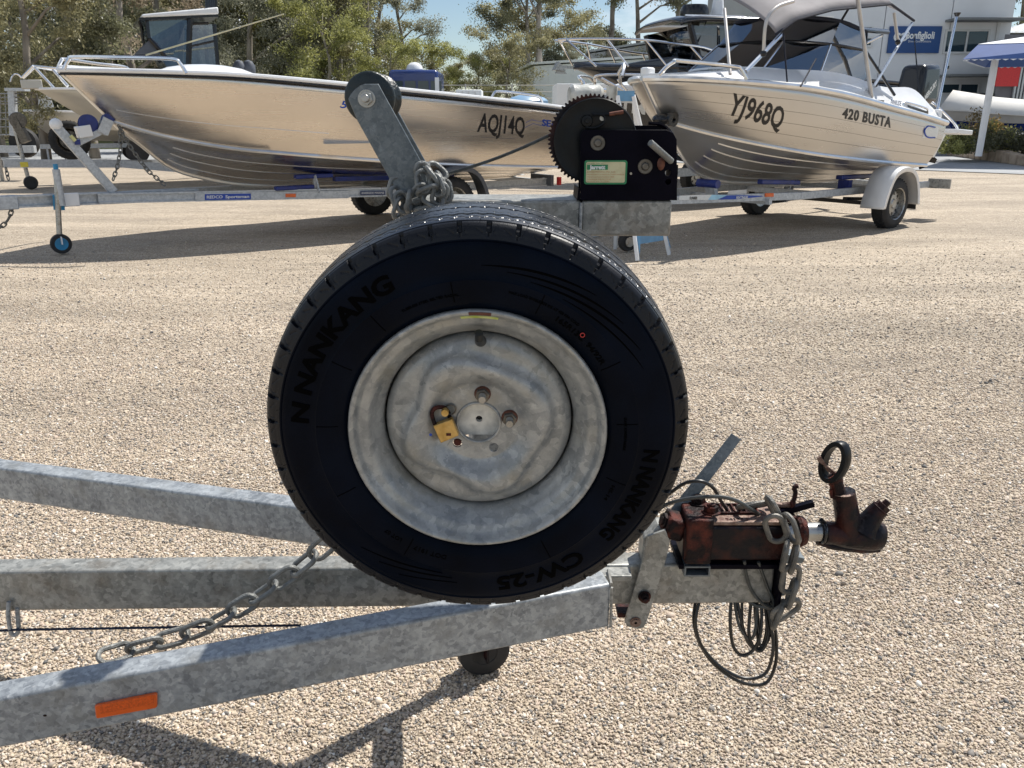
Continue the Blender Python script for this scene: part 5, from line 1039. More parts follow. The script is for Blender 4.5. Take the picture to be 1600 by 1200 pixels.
MB().hexa([V(a.x+.05, -.70, a.z-.05), V(a.x+.05, .70, a.z-.05), V(a.x+.05, .70, a.z-.001), V(a.x+.05, -.70, a.z-.001)], [V(b_.x, -.70, b_.z-.04), V(b_.x, .70, b_.z-.04), V(b_.x, .70, b_.z-.001), V(b_.x, -.70, b_.z-.001)]).build('hardtop_trim', 'black', b3, local=True)
rk = [L3(333, 18, .1), L3(362, 24, .1), L3(364, -4, .1), L3(338, -8, .1)]
for k in range(6):
    y = .55-.22*k; MB().tube([V(b_.x+.02, y, b_.z+.1), V(b_.x-.02, y, b_.z+.46)], .032, 8).build('rod_holder', 'black', b3, local=True)
for dx, dz in ((0, .12), (-.02, .44)): MB().tube([V(b_.x+dx, -.66, b_.z+dz), V(b_.x+dx, .66, b_.z+dz)], .025, 6).build('rack_bar', 'black', b3, local=True)
a = L3(228, 86, .6); c_ = P(443, 22, 15.2); I3 = (Matrix.Translation(F3.C) @ Matrix.Rotation(F3.rz, 4, 'Z')).inverted(); MB().tube([a, I3 @ c_], [.016, .010], 6).build('whip_aerial', mat('cream aerial', (.62, .60, .42), .4), b3, local=True)
for px in (374, 389): 
    c_ = L3(px, 108, .2); MB().sphere(c_, .13, 10, (1, 1, 1.3)).build('seat_back', 'grey_trim', b3, local=True)
# trailer of that boat
t3 = thing('boat_trailer', 'weathered trailer with spare wheel on its drawbar at the far left', 'trailer', F3.C, F3.rz)
Yb = 15.4; I3w = lambda p: I3 @ p
for (x0_, y0_, x1_, y1_, Y0_, Y1_) in ((5, 249, 190, 250, 15.0, 16.2), (190, 250, 330, 262, 16.2, 16.8), (190, 250, 330, 250, 16.6, 18.6)):
    MB().beam(I3w(P(x0_, y0_, Y0_)), I3w(P(x1_, y1_, Y1_)), .14, .08).build('rail', 'trailer', t3, local=True)
j = P(50, 296, 15.35); MB().tube([I3w(V(j.x-.03, j.y, .15)), I3w(V(j.x-.12, j.y, 1.15))], .035, 8).build('jockey_stem', 'steel', t3, local=True); MB().lathe([(0, -.05), (.1, -.05), (.12, 0), (.1, .05), (0, .05)], I3w(V(j.x, j.y, .12)), (0, 1, 0), 16).build('jockey_wheel', 'rubber3', t3, local=True)
MB().lathe([(0, -.05), (.13, -.05), (.14, -.03), (.14, .03), (.13, .05), (0, .05)], I3w(P(28, 188, 15.3)), (0, 1, 0), 18).build('winch_drum', 'steel_dark', t3, local=True); MB().bar(I3w(P(42, 222, 15.3)), I3w(P(20, 180, 15.3)), .12, .14).build('winch_post', 'steel_dark', t3, local=True)
MB().box(I3w(P(38, 257, 14.98)), (.12, .12, .08)).build('yellow_tag', mat('yellow tag', (.6, .5, .05), .5), t3, local=True)
wheel('spare', I3w(P(109, 219, 16.6)), .36, .2, 'rubber3', 'steel_dark', t3)
wc3 = I3w(PG(330, 270)); 
for sg in (.95, -.95): wheel('wheel', (0, sg, .33), .33, .2, 'rubber3', 'steel_dark', t3)
MB().bar((0, -.9, .4), (0, .9, .4), .06, .06).build('axle', 'zinc', t3, local=True)
cc = thing('drawbar_chain', 'small chain hanging from the far left drawbar', 'chain', P(12, 255, 15.2)); chain(cc, [P(9, 262, 14.9), P(12, 276, 14.9), P(15, 286, 14.9)], 'link', .09, .06, .011, k=4, n=10)
# mesh cage trailer at the left edge
t4 = thing('cage_trailer', 'grey cage trailer with tall corner post at the left picture edge', 'trailer', P(10, 235, 17.5)); t4.location.z = 0; ROOTM[t4.name] = Matrix.Translation(t4.location)
Y4 = 17.5
MB().bar(P(22, 212, Y4), P(19, 142, Y4), .12, .12, up=(0, 1, 0)).build('corner_post', 'trailer', t4); MB().box(P(27, 140, Y4), (.40, .2, .06)).build('post_top', 'trailer', t4)
for y in (146, 152, 158, 162, 176, 186, 198, 210): MB().tube([P(-40, y+1, Y4), P(30, y, Y4)], .013, 4).build('cage_wire', 'steel', t4)
for x in (-25, -12, 0, 8, 16): MB().tube([P(x, 146, Y4), P(x+2, 212, Y4)], .011, 4).build('cage_wire', 'steel', t4)
MB().bar(P(-40, 233, Y4), P(55, 233, Y4), .1, .14).build('chassis_rail', 'trailer', t4)
MB().lathe([(0, -.07), (.28, -.07), (.30, 0), (.28, .07), (0, .07)], P(38, 223, Y4+.2), (0, 1, 0), 20).build('wheel', 'rubber3', t4); MB().tube([V(P(-5, 233, Y4).x, Y4, 0), P(-5, 233, Y4)], .04, 6).build('prop_stand', 'steel', t4)
# small boat with white cowl between them
F5 = Fr((-12.6, 23.6), R(28)); L5 = F5.L
b5 = thing('small_boat', 'small bare aluminium dinghy with white cowl seen below the hardtop boat bow', 'boat', F5.C, F5.rz)
bw = L5(37, 173, 0); kk = [L5(52, 190, 0), L5(70, 205, 0), L5(100, 214, 0)]
h5 = hull([(bw.x-4.2, .8, bw.z-.12), (bw.x-2.5, .85, bw.z-.08), (bw.x-1, .6, bw.z-.02), (bw.x-.2, .16, bw.z), (bw.x, 0, bw.z)], [(bw.x-4.1, .7, .85), (bw.x-2.4, .72, .85), (kk[2].x, .45, 1.0), (kk[0].x-.05, .02, kk[0].z)], [(bw.x-4.1, 0, .55), (bw.x-2.4, 0, .55), (kk[2].x, 0, .66), (kk[1].x, 0, kk[1].z-.02), (kk[0].x-.03, 0, kk[0].z)], 'alu3', b5, 24)
for sg in (1, -1): MB().tube([Vector((p.x, p.y*sg, p.z)) for p in h5[1]], .035, 6).build('gunwale', 'white', b5, local=True)
c_ = L5(71, 170, 0); MB().hexa([c_+V(.18, -.18, 0), c_+V(.18, .18, 0), c_+V(-.22, .18, 0), c_+V(-.22, -.18, 0)], [c_+V(.1, -.14, .36), c_+V(.1, .14, .36), c_+V(-.16, .14, .36), c_+V(-.16, -.14, .36)]).build('motor_cowl', 'white', b5, local=True, bevel=.05)
tt5 = MB(); tt5.bar((bw.x-.2, 0, .45), (bw.x-4.3, 0, .45), .1, .12); tt5.build('trailer_beam', 'trailer', b5, local=True)
for sg in (1, -1): MB().lathe([(0, -.08), (.3, -.08), (.3, .08), (0, .08)], (bw.x-2.6, .8*sg, .3), (0, 1, 0), 18).build('wheel', 'rubber3', b5, local=True)
MB().bar((bw.x-2.6, -.8, .36), (bw.x-2.6, .8, .36), .05, .05).build('axle', 'trailer', b5, local=True)
MB().bar((bw.x-.4, 0, .40), (bw.x-.4, 0, .0), .05, .05, up=(1, 0, 0)).build('prop_stand', 'trailer', b5, local=True)

# ---------------- big black hardtop boat behind the runabout
F6 = Fr((6.1, 17.9), R(14)); L6 = F6.L
b6 = thing('black_cruiser', 'large black plate boat with dark hardtop, radar dome and bow rails behind the runabout', 'boat', F6.C, F6.rz)
bw = L6(897, 106, 0)
sh6 = [(-1.6, 1.2, bw.z-.30), (-.4, 1.3, bw.z-.22), (bw.x-3.2, 1.25, bw.z-.10), (bw.x-1.8, 1.0, bw.z-.02), (bw.x-.7, .5, bw.z), (bw.x-.1, .15, bw.z), (bw.x, 0, bw.z)]
ch6 = [(-1.55, 1.1, 1.0), (-.4, 1.1, 1.02), (bw.x-3.2, 1.0, 1.1), (bw.x-2.2, .6, 1.3), (bw.x-1.2, .14, 1.6), (bw.x-1.05, 0, 1.68)]
ke6 = [(-1.5, 0, .62), (-.4, 0, .62), (bw.x-3.2, 0, .75), (bw.x-2.2, 0, 1.1), (bw.x-1.3, 0, 1.5), (bw.x-1.05, 0, 1.68)]
h6 = hull(sh6, ch6, ke6, 'black_hull', b6, 40); S6 = h6[1]
for sg in (1, -1): MB().tube([Vector((p.x, (p.y+.01)*sg, p.z)) for p in S6], .03, 6).build('gunwale', 'black_hull', b6, local=True)
n = len(S6); MB().add([Vector((p.x, p.y, p.z)) for p in S6]+[Vector((p.x, 0, p.z+.10)) for p in S6]+[Vector((p.x, -p.y, p.z)) for p in S6], [(j*n+i, j*n+i+1, (j+1)*n+i+1, (j+1)*n+i) for j in (0, 1) for i in range(n-1)]).build('foredeck', 'black_hull', b6, local=True, solid=.01)
cb = [L6(960, 102, .7), L6(1010, 92, .9), L6(1060, 88, 1.0)]
MB().hexa([V(L6(950, 100, 0).x, -.35, L6(950, 100, 0).z-.05), V(L6(950, 100, 0).x, .35, L6(950, 100, 0).z-.05), V(L6(1060, 86, .9).x, .95, L6(1060, 86, .9).z), V(L6(1060, 86, .9).x, -.95, L6(1060, 86, .9).z)], [V(L6(950, 100, 0).x-.1, -.4, bw.z-.1), V(L6(950, 100, 0).x-.1, .4, bw.z-.1), V(L6(1060, 88, .9).x, 1.0, bw.z-.2), V(L6(1060, 88, .9).x, -1.0, bw.z-.2)]).build('cabin_top', 'black_hull', b6, local=True, bevel=.04)
for sg in (1, -1):
    G = lambda px, py, y: Vector((L6(px, py, y).x, y*sg, L6(px, py, y).z))
    tp = [G(872, 62, .10), G(905, 61, .3), G(960, 61, .65), G(1010, 63, .95), G(1060, 69, 1.1), G(1100, 74, 1.12), G(1130, 85, 1.12)]
    MB().tube(spline(tp, 4), .022, 8).build('bow_rail', 'tube', b6, local=True)
    for a_, b__, o1, o2 in (((885, 62), (932, 104), .2, .62), ((948, 61), (982, 104), .55, .95), ((1010, 63), (1043, 104), .95, 1.18), ((1078, 71), (1100, 96), 1.1, 1.25)): MB().tube([G(*a_, o1), G(*b__, o2)], .018, 6).build('rail_post', 'tube', b6, local=True)
MB().tube([G(875, 63, 0), L6(880, 66, 0)], .02, 6).build('rail_end', 'tube', b6, local=True)
an = L6(878, 112, 0); MB().bar(L6(905, 106, 0), L6(866, 104, 0), .05, .05).build('anchor_shank', 'steel', b6, local=True); MB().plate([L6(868, 97, 0), L6(879, 112, 0), L6(862, 110, 0)], (0, .22, 0)).build('anchor_fluke', 'steel', b6, local=True); MB().plate([L6(872, 104, 0)+V(0, .1, 0), L6(882, 116, 0)+V(0, .1, 0), L6(864, 115, 0)+V(0, .1, 0)], (0, .05, 0)).build('anchor_fluke', 'steel', b6, local=True)
def g6(pts, m, name, s_=.02, both=True):
    for sg in ((1, -1) if both else (1,)): MB().add([Vector((L6(x, y, o).x, o*sg, L6(x, y, o).z)) for x, y, o in pts], [tuple(range(len(pts)))]).build(name, m, b6, local=True, smooth=0, solid=s_)
g6([(1084, 40, 1.0), (1120, 40, 1.0), (1122, 88, 1.0), (1096, 90, 1.0)], 'tinted', 'quarter_window', .006); g6([(1124, 40, 1.0), (1190, 40, 1.02), (1190, 88, 1.02), (1126, 88, 1.0)], 'tinted', 'side_window', .006); g6([(1195, 40, 1.02), (1300, 44, 1.02), (1300, 96, 1.05), (1195, 88, 1.02)], 'tinted', 'rear_window', .006)
for a_, b__, r_ in (((1078, 40), (1092, 92), .06), ((1121, 42), (1123, 88), .012), ((1190, 40), (1192, 92), .03), ((1092, 92), (1200, 92), .05)):
    for sg in (1, -1): MB().tube([Vector((L6(*a_, 1.0).x, 1.0*sg, L6(*a_, 1.0).z)), Vector((L6(*b__, 1.03).x, 1.03*sg, L6(*b__, 1.03).z))], r_, 6).build('cabin_frame', 'black', b6, local=True)
g6([(1090, 92, 1.03), (1300, 94, 1.05), (1300, 130, 1.08), (1086, 122, 1.05)], 'black_hull', 'cabin_side', .02)
w0 = [Vector((L6(1078, 40, .95).x, y, L6(1078, 40, .95).z)) for y in (-.95, .95)]; w1 = [Vector((L6(1092, 92, 1.0).x, y, L6(1092, 92, 1.0).z)) for y in (.95, -.95)]; MB().add(w0+w1, [(0, 1, 2, 3)]).build('windscreen_pane', 'tinted', b6, local=True, solid=.006)
rf = []
for x, y, o in ((1064, 38, 1.08), (1074, 33, 1.1), (1100, 31, 1.12), (1190, 33, 1.12), (1240, 40, 1.1), (1300, 45, 1.1), (1390, 52, 1.05)): rf.append(L6(x, y, o))
n = len(rf); mb = MB()
for k, (dz, wy) in enumerate(((0, 1), (.05, .94), (.10, .6), (.11, 0))): mb.v += [Vector((p.x, p.y*wy, p.z+dz)) for p in rf]
for k, (dz, wy) in enumerate(((.10, .6), (.05, .94), (0, 1))): mb.v += [Vector((p.x, -p.y*wy, p.z+dz)) for p in rf]
mb.f = [(j*n+i, j*n+i+1, (j+1)*n+i+1, (j+1)*n+i) for j in range(6) for i in range(n-1)]; mb.build('hardtop', 'black_hull', b6, local=True, solid=.05)
rc = L6(1085, 20, .3); MB().lathe([(0, -.16), (.24, -.16), (.27, -.10), (.26, .06), (.22, .13), (0, .15)], rc, (0, 0, 1), 24).build('radar_dome', 'black', b6, local=True, smooth=50); MB().box(rc+V(0, 0, -.2), (.16, .16, .1)).build('radar_mount', 'black', b6, local=True)
MB().lathe([(0, -.2), (.14, -.2), (.12, -.12), (.09, .1), (.06, .2), (0, .2)], L6(1122, 6, .3), (0, 0, 1), 16).build('satellite_dome', 'white', b6, local=True)
for sg in (1, -1): MB().tube([V(L6(1070, 25, .9).x, .9*sg, L6(1070, 25, .9).z), V(L6(1162, 27, .9).x, .9*sg, L6(1162, 27, .9).z)], .03, 6).build('roof_rail', 'tube', b6, local=True)
MB().tube([L6(1105, 30, .9), L6(1072, 112, 1.2)], [.008, .016], 6).build('whip_aerial', 'black', b6, local=True)
MB().plate([L6(1291, 68, 1.1), L6(1362, 136, 1.1), L6(1276, 136, 1.1), L6(1284, 86, 1.1)], (0, -.03, 0)).build('rear_curtain', 'canvas_black', b6, local=True); MB().tube([L6(1282, 104, 1.12), L6(1378, 55, 1.0)], .024, 6).build('awning_strut', 'tube', b6, local=True)
MB().plate([L6(1288, 48, .9), L6(1350, 53, .9), L6(1290, 68, 1.1)], (0, -.03, 0)).build('curtain_top', 'canvas_black', b6, local=True)
text_flat('3357', L6(1256, 36, 1.16), (-1, 0, 0), (0, 0, 1), .13, .62, bold=.03).build('lettering', 'white_print', b6, local=True, smooth=0)
t6 = thing('boat_trailer', 'dark tandem trailer under the large black boat', 'trailer', F6.C, F6.rz)
for sg in (1, -1):
    MB().bar((bw.x-.6, .06*sg, .55), (1.8, .8*sg, .5), .08, .14).build('side_rail', 'trailer', t6, local=True); MB().bar((1.8, .8*sg, .5), (-1.7, .8*sg, .5), .08, .14).build('side_rail', 'trailer', t6, local=True)
    for x in (-.4, .45): wheel('wheel', (x, 1.1*sg, .36), .36, .2, 'rubber3', 'steel', t6)
for x in (-.4, .45): MB().bar((x, -1.1, .36), (x, 1.1, .36), .06, .06).build('axle', 'zinc', t6, local=True)
for x in (-1.6, -1, 1): MB().bar((x, -.8, .58), (x, .8, .58), .08, .1).build('cross_member', 'trailer', t6, local=True)

# ---------------- black and white boat lettered TM8
F7 = Fr((3.15, 13.5), R(38)); L7 = F7.L
b7 = thing('trailer_sailer', 'small black and white boat lettered TM8 between the winch and the runabout', 'boat', F7.C, F7.rz)
bw = L7(958, 137, 0); zt = bw.z
sh7 = [(-2.2, .78, zt-.22), (-.5, .8, zt-.16), (bw.x-1.6, .7, zt-.08), (bw.x-.8, .46, zt-.03), (bw.x-.2, .14, zt), (bw.x, 0, zt)]
ch7 = [(-2.2, .66, .8), (-.5, .66, .82), (bw.x-1.6, .5, .9), (bw.x-.9, .24, 1.0), (bw.x-.42, 0, 1.12)]
h7 = hull(sh7, ch7, [(-2.2, 0, .55), (-.5, 0, .55), (bw.x-1.6, 0, .6), (bw.x-.9, 0, .78), (bw.x-.5, 0, 1.03), (bw.x-.42, 0, 1.12)], 'black_hull', b7, 30)
n = len(h7[1]); S7 = h7[1]
MB().add([Vector((p.x, p.y*1.02+.01, p.z-.07)) for p in S7]+[Vector((p.x, p.y*1.01, p.z+.03)) for p in S7]+[Vector((p.x, 0, p.z+.16*min(1, (bw.x-p.x)/.8)+.03)) for p in S7]+[Vector((p.x, -p.y*1.01, p.z+.03)) for p in S7]+[Vector((p.x, -p.y*1.02-.01, p.z-.07)) for p in S7], [(j*n+i, j*n+i+1, (j+1)*n+i+1, (j+1)*n+i) for j in range(4) for i in range(n-1)]).build('white_deck', 'white', b7, local=True, solid=.01)
hull_text('TM8', F7, h7[4], (966, 174), (1024, 180), (968, 156), 'white_print', b7, ur=(1026, 160), bold=.03, wid=1.1, lift=.008)
for sg in (1, -1):
    G = lambda px, py, y: Vector((L7(px, py, y).x, y*sg, L7(px, py, y).z))
    MB().tube(spline([G(960, 142, .08), G(933, 138, .1), G(930, 127, .12), G(936, 118, .2), G(1000, 117, .5), G(1040, 122, .7)], 4), .02, 8).build('bow_rail', 'tube', b7, local=True)
    MB().tube([G(940, 122, .2), G(975, 142, .3)], .015, 6).build('rail_post', 'tube', b7, local=True); MB().tube([G(965, 124, .35), G(980, 142, .42)], .015, 6).build('rail_post', 'tube', b7, local=True)
tt = MB(); tt.bar((bw.x-.1, 0, .45), (-2.4, 0, .45), .1, .12); tt.build('trailer_beam', 'trailer', b7, local=True); MB().bar((-.6, -.8, .34), (-.6, .8, .34), .05, .05).build('axle', 'trailer', b7, local=True)
for sg in (1, -1): wheel('w', (-.6, .85*sg, .29), .29, .17, 'rubber3', 'steel', b7)
MB().bar((bw.x-.3, 0, .4), (bw.x-.3, 0, 0), .05, .05, up=(1, 0, 0)).build('prop_stand', 'trailer', b7, local=True)
# outboard stand and wrapped drum
t = thing('motor_stand', 'white and blue splayed stand standing under the galvanised winch beam', 'stand', V(1.3, 8.1, 0))
tpz = P(975, 148, 8.1); w_ = [V(1.17, 7.72, 0), V(1.53, 8.09, 0), V(1.05, 8.45, 0), V(1.42, 8.75, 0)]; tops = [P(966, 150, 7.98), P(990, 150, 8.05), P(966, 150, 8.2), P(990, 150, 8.25)]
for b_, a in zip(w_, tops): MB().bar(b_, a, .03, .07, up=(.3, 1, 0)).build('leg', 'white', t)
MB().bar(tops[0], tops[1], .03, .09, up=(0, 0, 1)).build('top_plate', 'blue_stand', t); MB().bar(tops[2], tops[3], .03, .09).build('top_plate', 'blue_stand', t)
for a, b_ in ((w_[0], w_[1]), (w_[2], w_[3])): MB().bar(a.lerp(tops[0], .13)+V(.03, .05, 0), b_.lerp(tops[1], .13), .02, .10).build('brace', 'blue_stand', t)
for k in (0, 1): MB().plate([w_[k]+V(.02, .02, .05), w_[k].lerp(tops[k], .3)+V(.01, .02, 0), w_[k].lerp(tops[k], .3)+V(.10 if k == 0 else -.1, .04, 0)], (0, .01, 0)).build('gusset', 'blue_stand', t)
MB().lathe([(0, -.035), (.06, -.04), (.065, -.03), (.09, -.035), (.098, 0), (.09, .035), (0, .035)], V(1.14, 8.25, .10), V(.5, -1, 0), 20).build('castor', 'rubber3', t); MB().lathe([(0, .0), (.05, .0), (.05, .01), (0, .01)], V(1.14, 8.25, .10)+Vector((.5, -1, 0)).normalized()*.036, V(.5, -1, 0), 16).build('castor_hub', 'steel', t)
MB().bar(V(1.14, 8.28, .1), V(1.16, 8.3, .5), .03, .03, up=(1, 0, 0)).build('castor_stem', 'white', t)
t = thing('plastic_drum', 'pale crinkled plastic drum above the winch gear', 'drum', V(P(905, 150, 9.4).x, 9.4, 0))
c_ = P(915, 150, 9.4); M['pale_plastic'] = mat('pale crinkled wrap', (.42, .43, .40), .25, 0, base2=(.62, .62, .58), scale=12, bump=1, bscale=25)
MB().lathe([(0, -.19), (.09, -.18), (.12, -.15), (.11, -.05), (.125, 0), (.11, .05), (.12, .14), (.09, .18), (0, .19)], c_, (1, .2, 0), 20).build('body', 'pale_plastic', t); MB().cyl(c_, V(c_.x, c_.y, 0), .03, 8).build('post', 'trailer', t); MB().cyl(V(c_.x, c_.y, 0), V(c_.x, c_.y, .03), .2, 16).build('base_plate', 'trailer', t); MB().cyl(c_+V(.28, 0, -.12), c_+V(.28, 0, .10), .06, 12).build('neck', 'pale_plastic', t); MB().bar(c_, c_+V(.3, 0, -.02), .05, .05).build('arm', 'trailer', t)

# ================================================================== FOREGROUND TRAILER
ft = thing('boat_trailer', 'galvanised trailer drawbar with winch, roller arm and rusty coupling in the foreground', 'trailer', (0, 1.4, 0))
# drawbar rails
nr0 = P(-140, 1118, 1.0868); nr1 = P(955, 912.5, 1.3593)
MB().beam(nr0, nr1, .094, .052).build('drawbar_rail', 'zinc', ft, bevel=.0055, seg=3)
cb0 = P(-160, 895, 1.4269); cb1 = P(1212, 880.5, 1.4269)
MB().beam(cb0, cb1, .0885, .052).build('drawbar_rail', 'zinc_warm', ft, bevel=.005, seg=3)
fr0 = P(-140, 713, 2.0020); fr1 = P(560, 805, 1.5600)
MB().beam(fr0, fr1, .088, .052).build('drawbar_rail', 'zinc', ft, bevel=.0055, seg=3)
MB().beam(fr1, V(.02, 1.49, fr1.z+.002), .086, .05).build('drawbar_rail', 'zinc', ft, bevel=.005)
wl = MB(); wl.tube([nr1+V(.001, -.002, -.006), nr1+V(.002, -.001, -.092)], .003, 6); wl.tube([nr1+V(0, 0, .0), nr1+V(.0, .05, .0)], .003, 6); wl.build('weld', 'zinc_warm', ft)
MB().box(nr1+V(-.006, .09, -.010), (.10, .11, .012)).build('gusset_plate', 'zinc_warm', ft, bevel=.002)
# under-beam bits right of the weld
MB().box(P(985, 958, 1.4456)+V(0, .02, -.002), (.052, .05, .010)).build('packing_plate', 'rust', ft)
# winch post and top beam
MB().box((-.04, 1.530, .80), (.078, .078, .68)).build('winch_post', 'zinc', ft, bevel=.005)
wb1 = P(1050, 313, 1.50); wbm = P(908, 313, 1.50); wb0 = P(655, 313, 1.50)
zb = wb1.z
MB().hexa([V(wb0.x, 1.50, zb-.062), V(wb0.x, 1.62, zb-.062), V(wb0.x, 1.62, zb), V(wb0.x, 1.50, zb)], [V(wbm.x, 1.50, zb-.062), V(wbm.x, 1.62, zb-.062), V(wbm.x, 1.62, zb), V(wbm.x, 1.50, zb)]).build('winch_beam', 'zinc_warm', ft, bevel=.005, seg=3)
MB().hexa([V(wbm.x+.001, 1.499, zb-.063), V(wbm.x+.001, 1.621, zb-.063), V(wbm.x+.001, 1.621, zb-.0005), V(wbm.x+.001, 1.499, zb-.0005)], [V(wb1.x, 1.499, zb-.063), V(wb1.x, 1.621, zb-.063), V(wb1.x, 1.621, zb-.0005), V(wb1.x, 1.499, zb-.0005)]).build('winch_beam', 'zinc_warm', ft, bevel=.004, seg=3)
MB().tube([V(wbm.x, 1.4975, zb-.004), V(wbm.x, 1.4975, zb-.060)], .0028, 6).build('weld', 'zinc', ft)
# roller arm
def pl(pts, Y, d, holes=()): return MB().plate([P(x, y, Y) for x, y in pts], (0, d, 0), [[P(x, y, Y) for x, y in h] for h in holes])
armp = [(544, 155), (548, 147), (555, 139), (563, 133.5), (570, 131), (591, 131), (664, 264), (668, 300), (660, 330), (634, 330), (620, 300), (557, 186)]
pl(armp, 1.500, .006).build('arm_plate', 'zinc_arm', ft, bevel=.0012)
arm2 = [P(x, y, 1.5) for x, y in armp]; MB().plate([p+V(-.004, .118, -.006) for p in arm2], (0, .006, 0)).build('arm_plate', 'zinc_arm', ft, bevel=.0012)
rc = P(577, 152.5, 1.51); rc = V(rc.x, 1.51, rc.z)
rl = MB().lathe([(.008, 0), (.040, 0), (.0432, .003), (.0435, .009), (.041, .012), (.031, .022), (.0285, .034), (.0275, .052), (.0285, .070), (.031, .082), (.041, .092), (.0435, .095), (.0432, .101), (.040, .104), (.008, .104)], rc, (0, 1, 0), 48)
rl.build('bow_roller', 'black_rubber', ft, smooth=50)
def hexbolt(c, r, par, m='steel', ax=(0, -1, 0), stud=.006, h=.006, washer=True, rs=None, nm='bolt', a0=.3):
    c = Vector(c); ax = Vector(ax).normalized(); x = ax.cross(V(0, 0, 1)).normalized(); y = x.cross(ax); mb = MB()
    if washer: mb.lathe([(0, 0), (r*1.32, 0), (r*1.32, .0016), (0, .0016)], c, ax, 20)
    w0 = .0016 if washer else 0
    mb.hexa([c+ax*w0+(x*math.cos(a0+PI*k/3)+y*math.sin(a0+PI*k/3))*r for k in range(6)], [c+ax*(w0+h)+(x*math.cos(a0+PI*k/3)+y*math.sin(a0+PI*k/3))*r for k in range(6)])
    rs = rs or r*.58; mb.lathe([(0, w0+h+stud), (rs*.85, w0+h+stud), (rs, w0+h+stud-.001), (rs, w0+h-.001)], c, ax, 14)
    return mb.build(nm, m, par, bevel=.0006)
hexbolt(P(573, 154, 1.499), .0115, ft, 'steel', stud=.010, h=.009)
rv = MB(); rv.lathe([(0, 0), (.009, 0), (.009, .09), (0, .09)], rc+V(0, .006, 0), (0, 1, 0), 12); rv.build('roller_pin', 'steel_dark', ft)
MB().tube([P(666, 300, 1.5), P(655, 322, 1.5)], .004, 6).build('weld', 'zinc_arm', ft)

# ---- winch
wn = MB(); c0 = [P(x, y, 1.495) for x, y in ((907, 313), (907, 210), (912, 203), (1042, 203), (1052, 208), (1057.5, 218), (1058, 313))]
hl = [circ(P(1044, 270, 1.495), .0055, 14), circ(P(1044, 284, 1.495), .0052, 14), circ(P(985.5, 270.5, 1.495), .0012, 8)]
wn.plate(c0, (0, .004, 0), hl); wp = wn.build('winch', 'winch', ft, bevel=.0006)
back = [p+V(.004, .098, .006) for p in c0]; MB().plate(back, (0, .004, 0), [circ(P(1044, 272, 1.595)+V(-.001, 0, 0), .012, 14)]).build('frame_back', 'winch', wp)
xr = P(1058, 300, 1.495).x; z0 = zb+.0005; z1 = c0[3].z
MB().box(((c0[0].x+xr)/2, 1.547, z0+.003), (xr-c0[0].x-.004, .096, .005)).build('frame_base', 'winch', wp)
MB().hexa([V(xr-.004, 1.499, z0+.004), V(xr-.004, 1.592, z0+.004), V(xr-.004, 1.592, z0+.06), V(xr-.004, 1.499, z0+.06)], [V(xr, 1.499, z0+.004), V(xr, 1.592, z0+.004), V(xr, 1.592, z0+.06), V(xr, 1.499, z0+.06)]).build('frame_end', 'winch', wp)
MB().tube(spline([V(xr-.042, 1.590, z1+.010), V(xr-.02, 1.590, z1+.008), V(xr-.004, 1.585, z1-.002), V(xr-.001, 1.56, z1-.012)], 4), .0035, 6).build('frame_lip', 'winch', wp)
MB().hexa([V(c0[0].x-.001, 1.497, z0), V(c0[0].x-.001, 1.597, z0), V(c0[0].x-.001, 1.597, z0+.02), V(c0[0].x-.001, 1.497, z0+.02)], [V(c0[0].x-.006, 1.497, z0), V(c0[0].x-.006, 1.597, z0), V(c0[0].x-.004, 1.597, z0+.02), V(c0[0].x-.004, 1.497, z0+.02)]).build('foot_flange', 'winch', wp)
dc = P(930.5, 221, 1.517); dc = V(dc.x, 1.517, dc.z)
MB().lathe([(0, .000), (.02, 0), (.026, -.002), (.05, -.0005), (.066, .0005), (.0712, -.0012), (.0728, .0005), (.0728, .003), (0, .003)], dc, (0, 1, 0), 80).build('drum_flange', 'gear', wp, smooth=40)
MB().lathe([(0, .003), (.028, .003), (.028, .050), (0, .050)], dc, (0, 1, 0), 32).build('cable_drum', 'cable_grey', wp)
MB().lathe([(0, .05), (.072, .05), (.072, .053), (0, .053)], dc, (0, 1, 0), 60).build('drum_flange', 'gear', wp)
NT = 62; gp = []; gc = dc+V(-.0065, .008, .003)
for k in range(NT):
    a = 2*PI*k/NT
    for q, r_ in ((-.36, .0728), (-.12, .0768), (.12, .0768), (.36, .0728)): gp.append(gc+V(math.cos(a+q*2*PI/NT)*r_, 0, math.sin(a+q*2*PI/NT)*r_))
MB().plate(gp, (0, .007, 0)).build('gear_wheel', 'rust2', wp, smooth=0, bevel=.0004)
hb = P(917, 189, 1.515); MB().lathe([(0, -.010), (.004, -.010), (.0045, -.006), (.009, -.0055), (.0105, -.003), (.0108, 0), (0, 0)], V(hb.x, 1.5165, hb.z), (0, 1, 0), 24).build('cable_clamp_bolt', 'gear', wp, smooth=50)
MB().tube(spline([P(915, 199, 1.512), P(930, 200, 1.510), P(944, 192, 1.510), P(943, 181, 1.510), P(925, 178, 1.512)], 4), .0022, 6).build('cable_tail', 'gear', wp)
MB().tube([P(952, 178.5, 1.510), P(974, 175, 1.510)], .0036, 10).build('crimp_sleeve', 'copper', wp); MB().tube([P(926, 180, 1.512), P(953, 178.5, 1.510)], .0025, 6).build('cable_tail', 'gear', wp)
hh = P(941, 184.5, 1.5155); MB().lathe([(0, -.0006), (.0046, -.0006), (.0046, 0), (0, 0)], hh, (0, 1, 0), 16).build('slot_gleam', 'steel', wp)
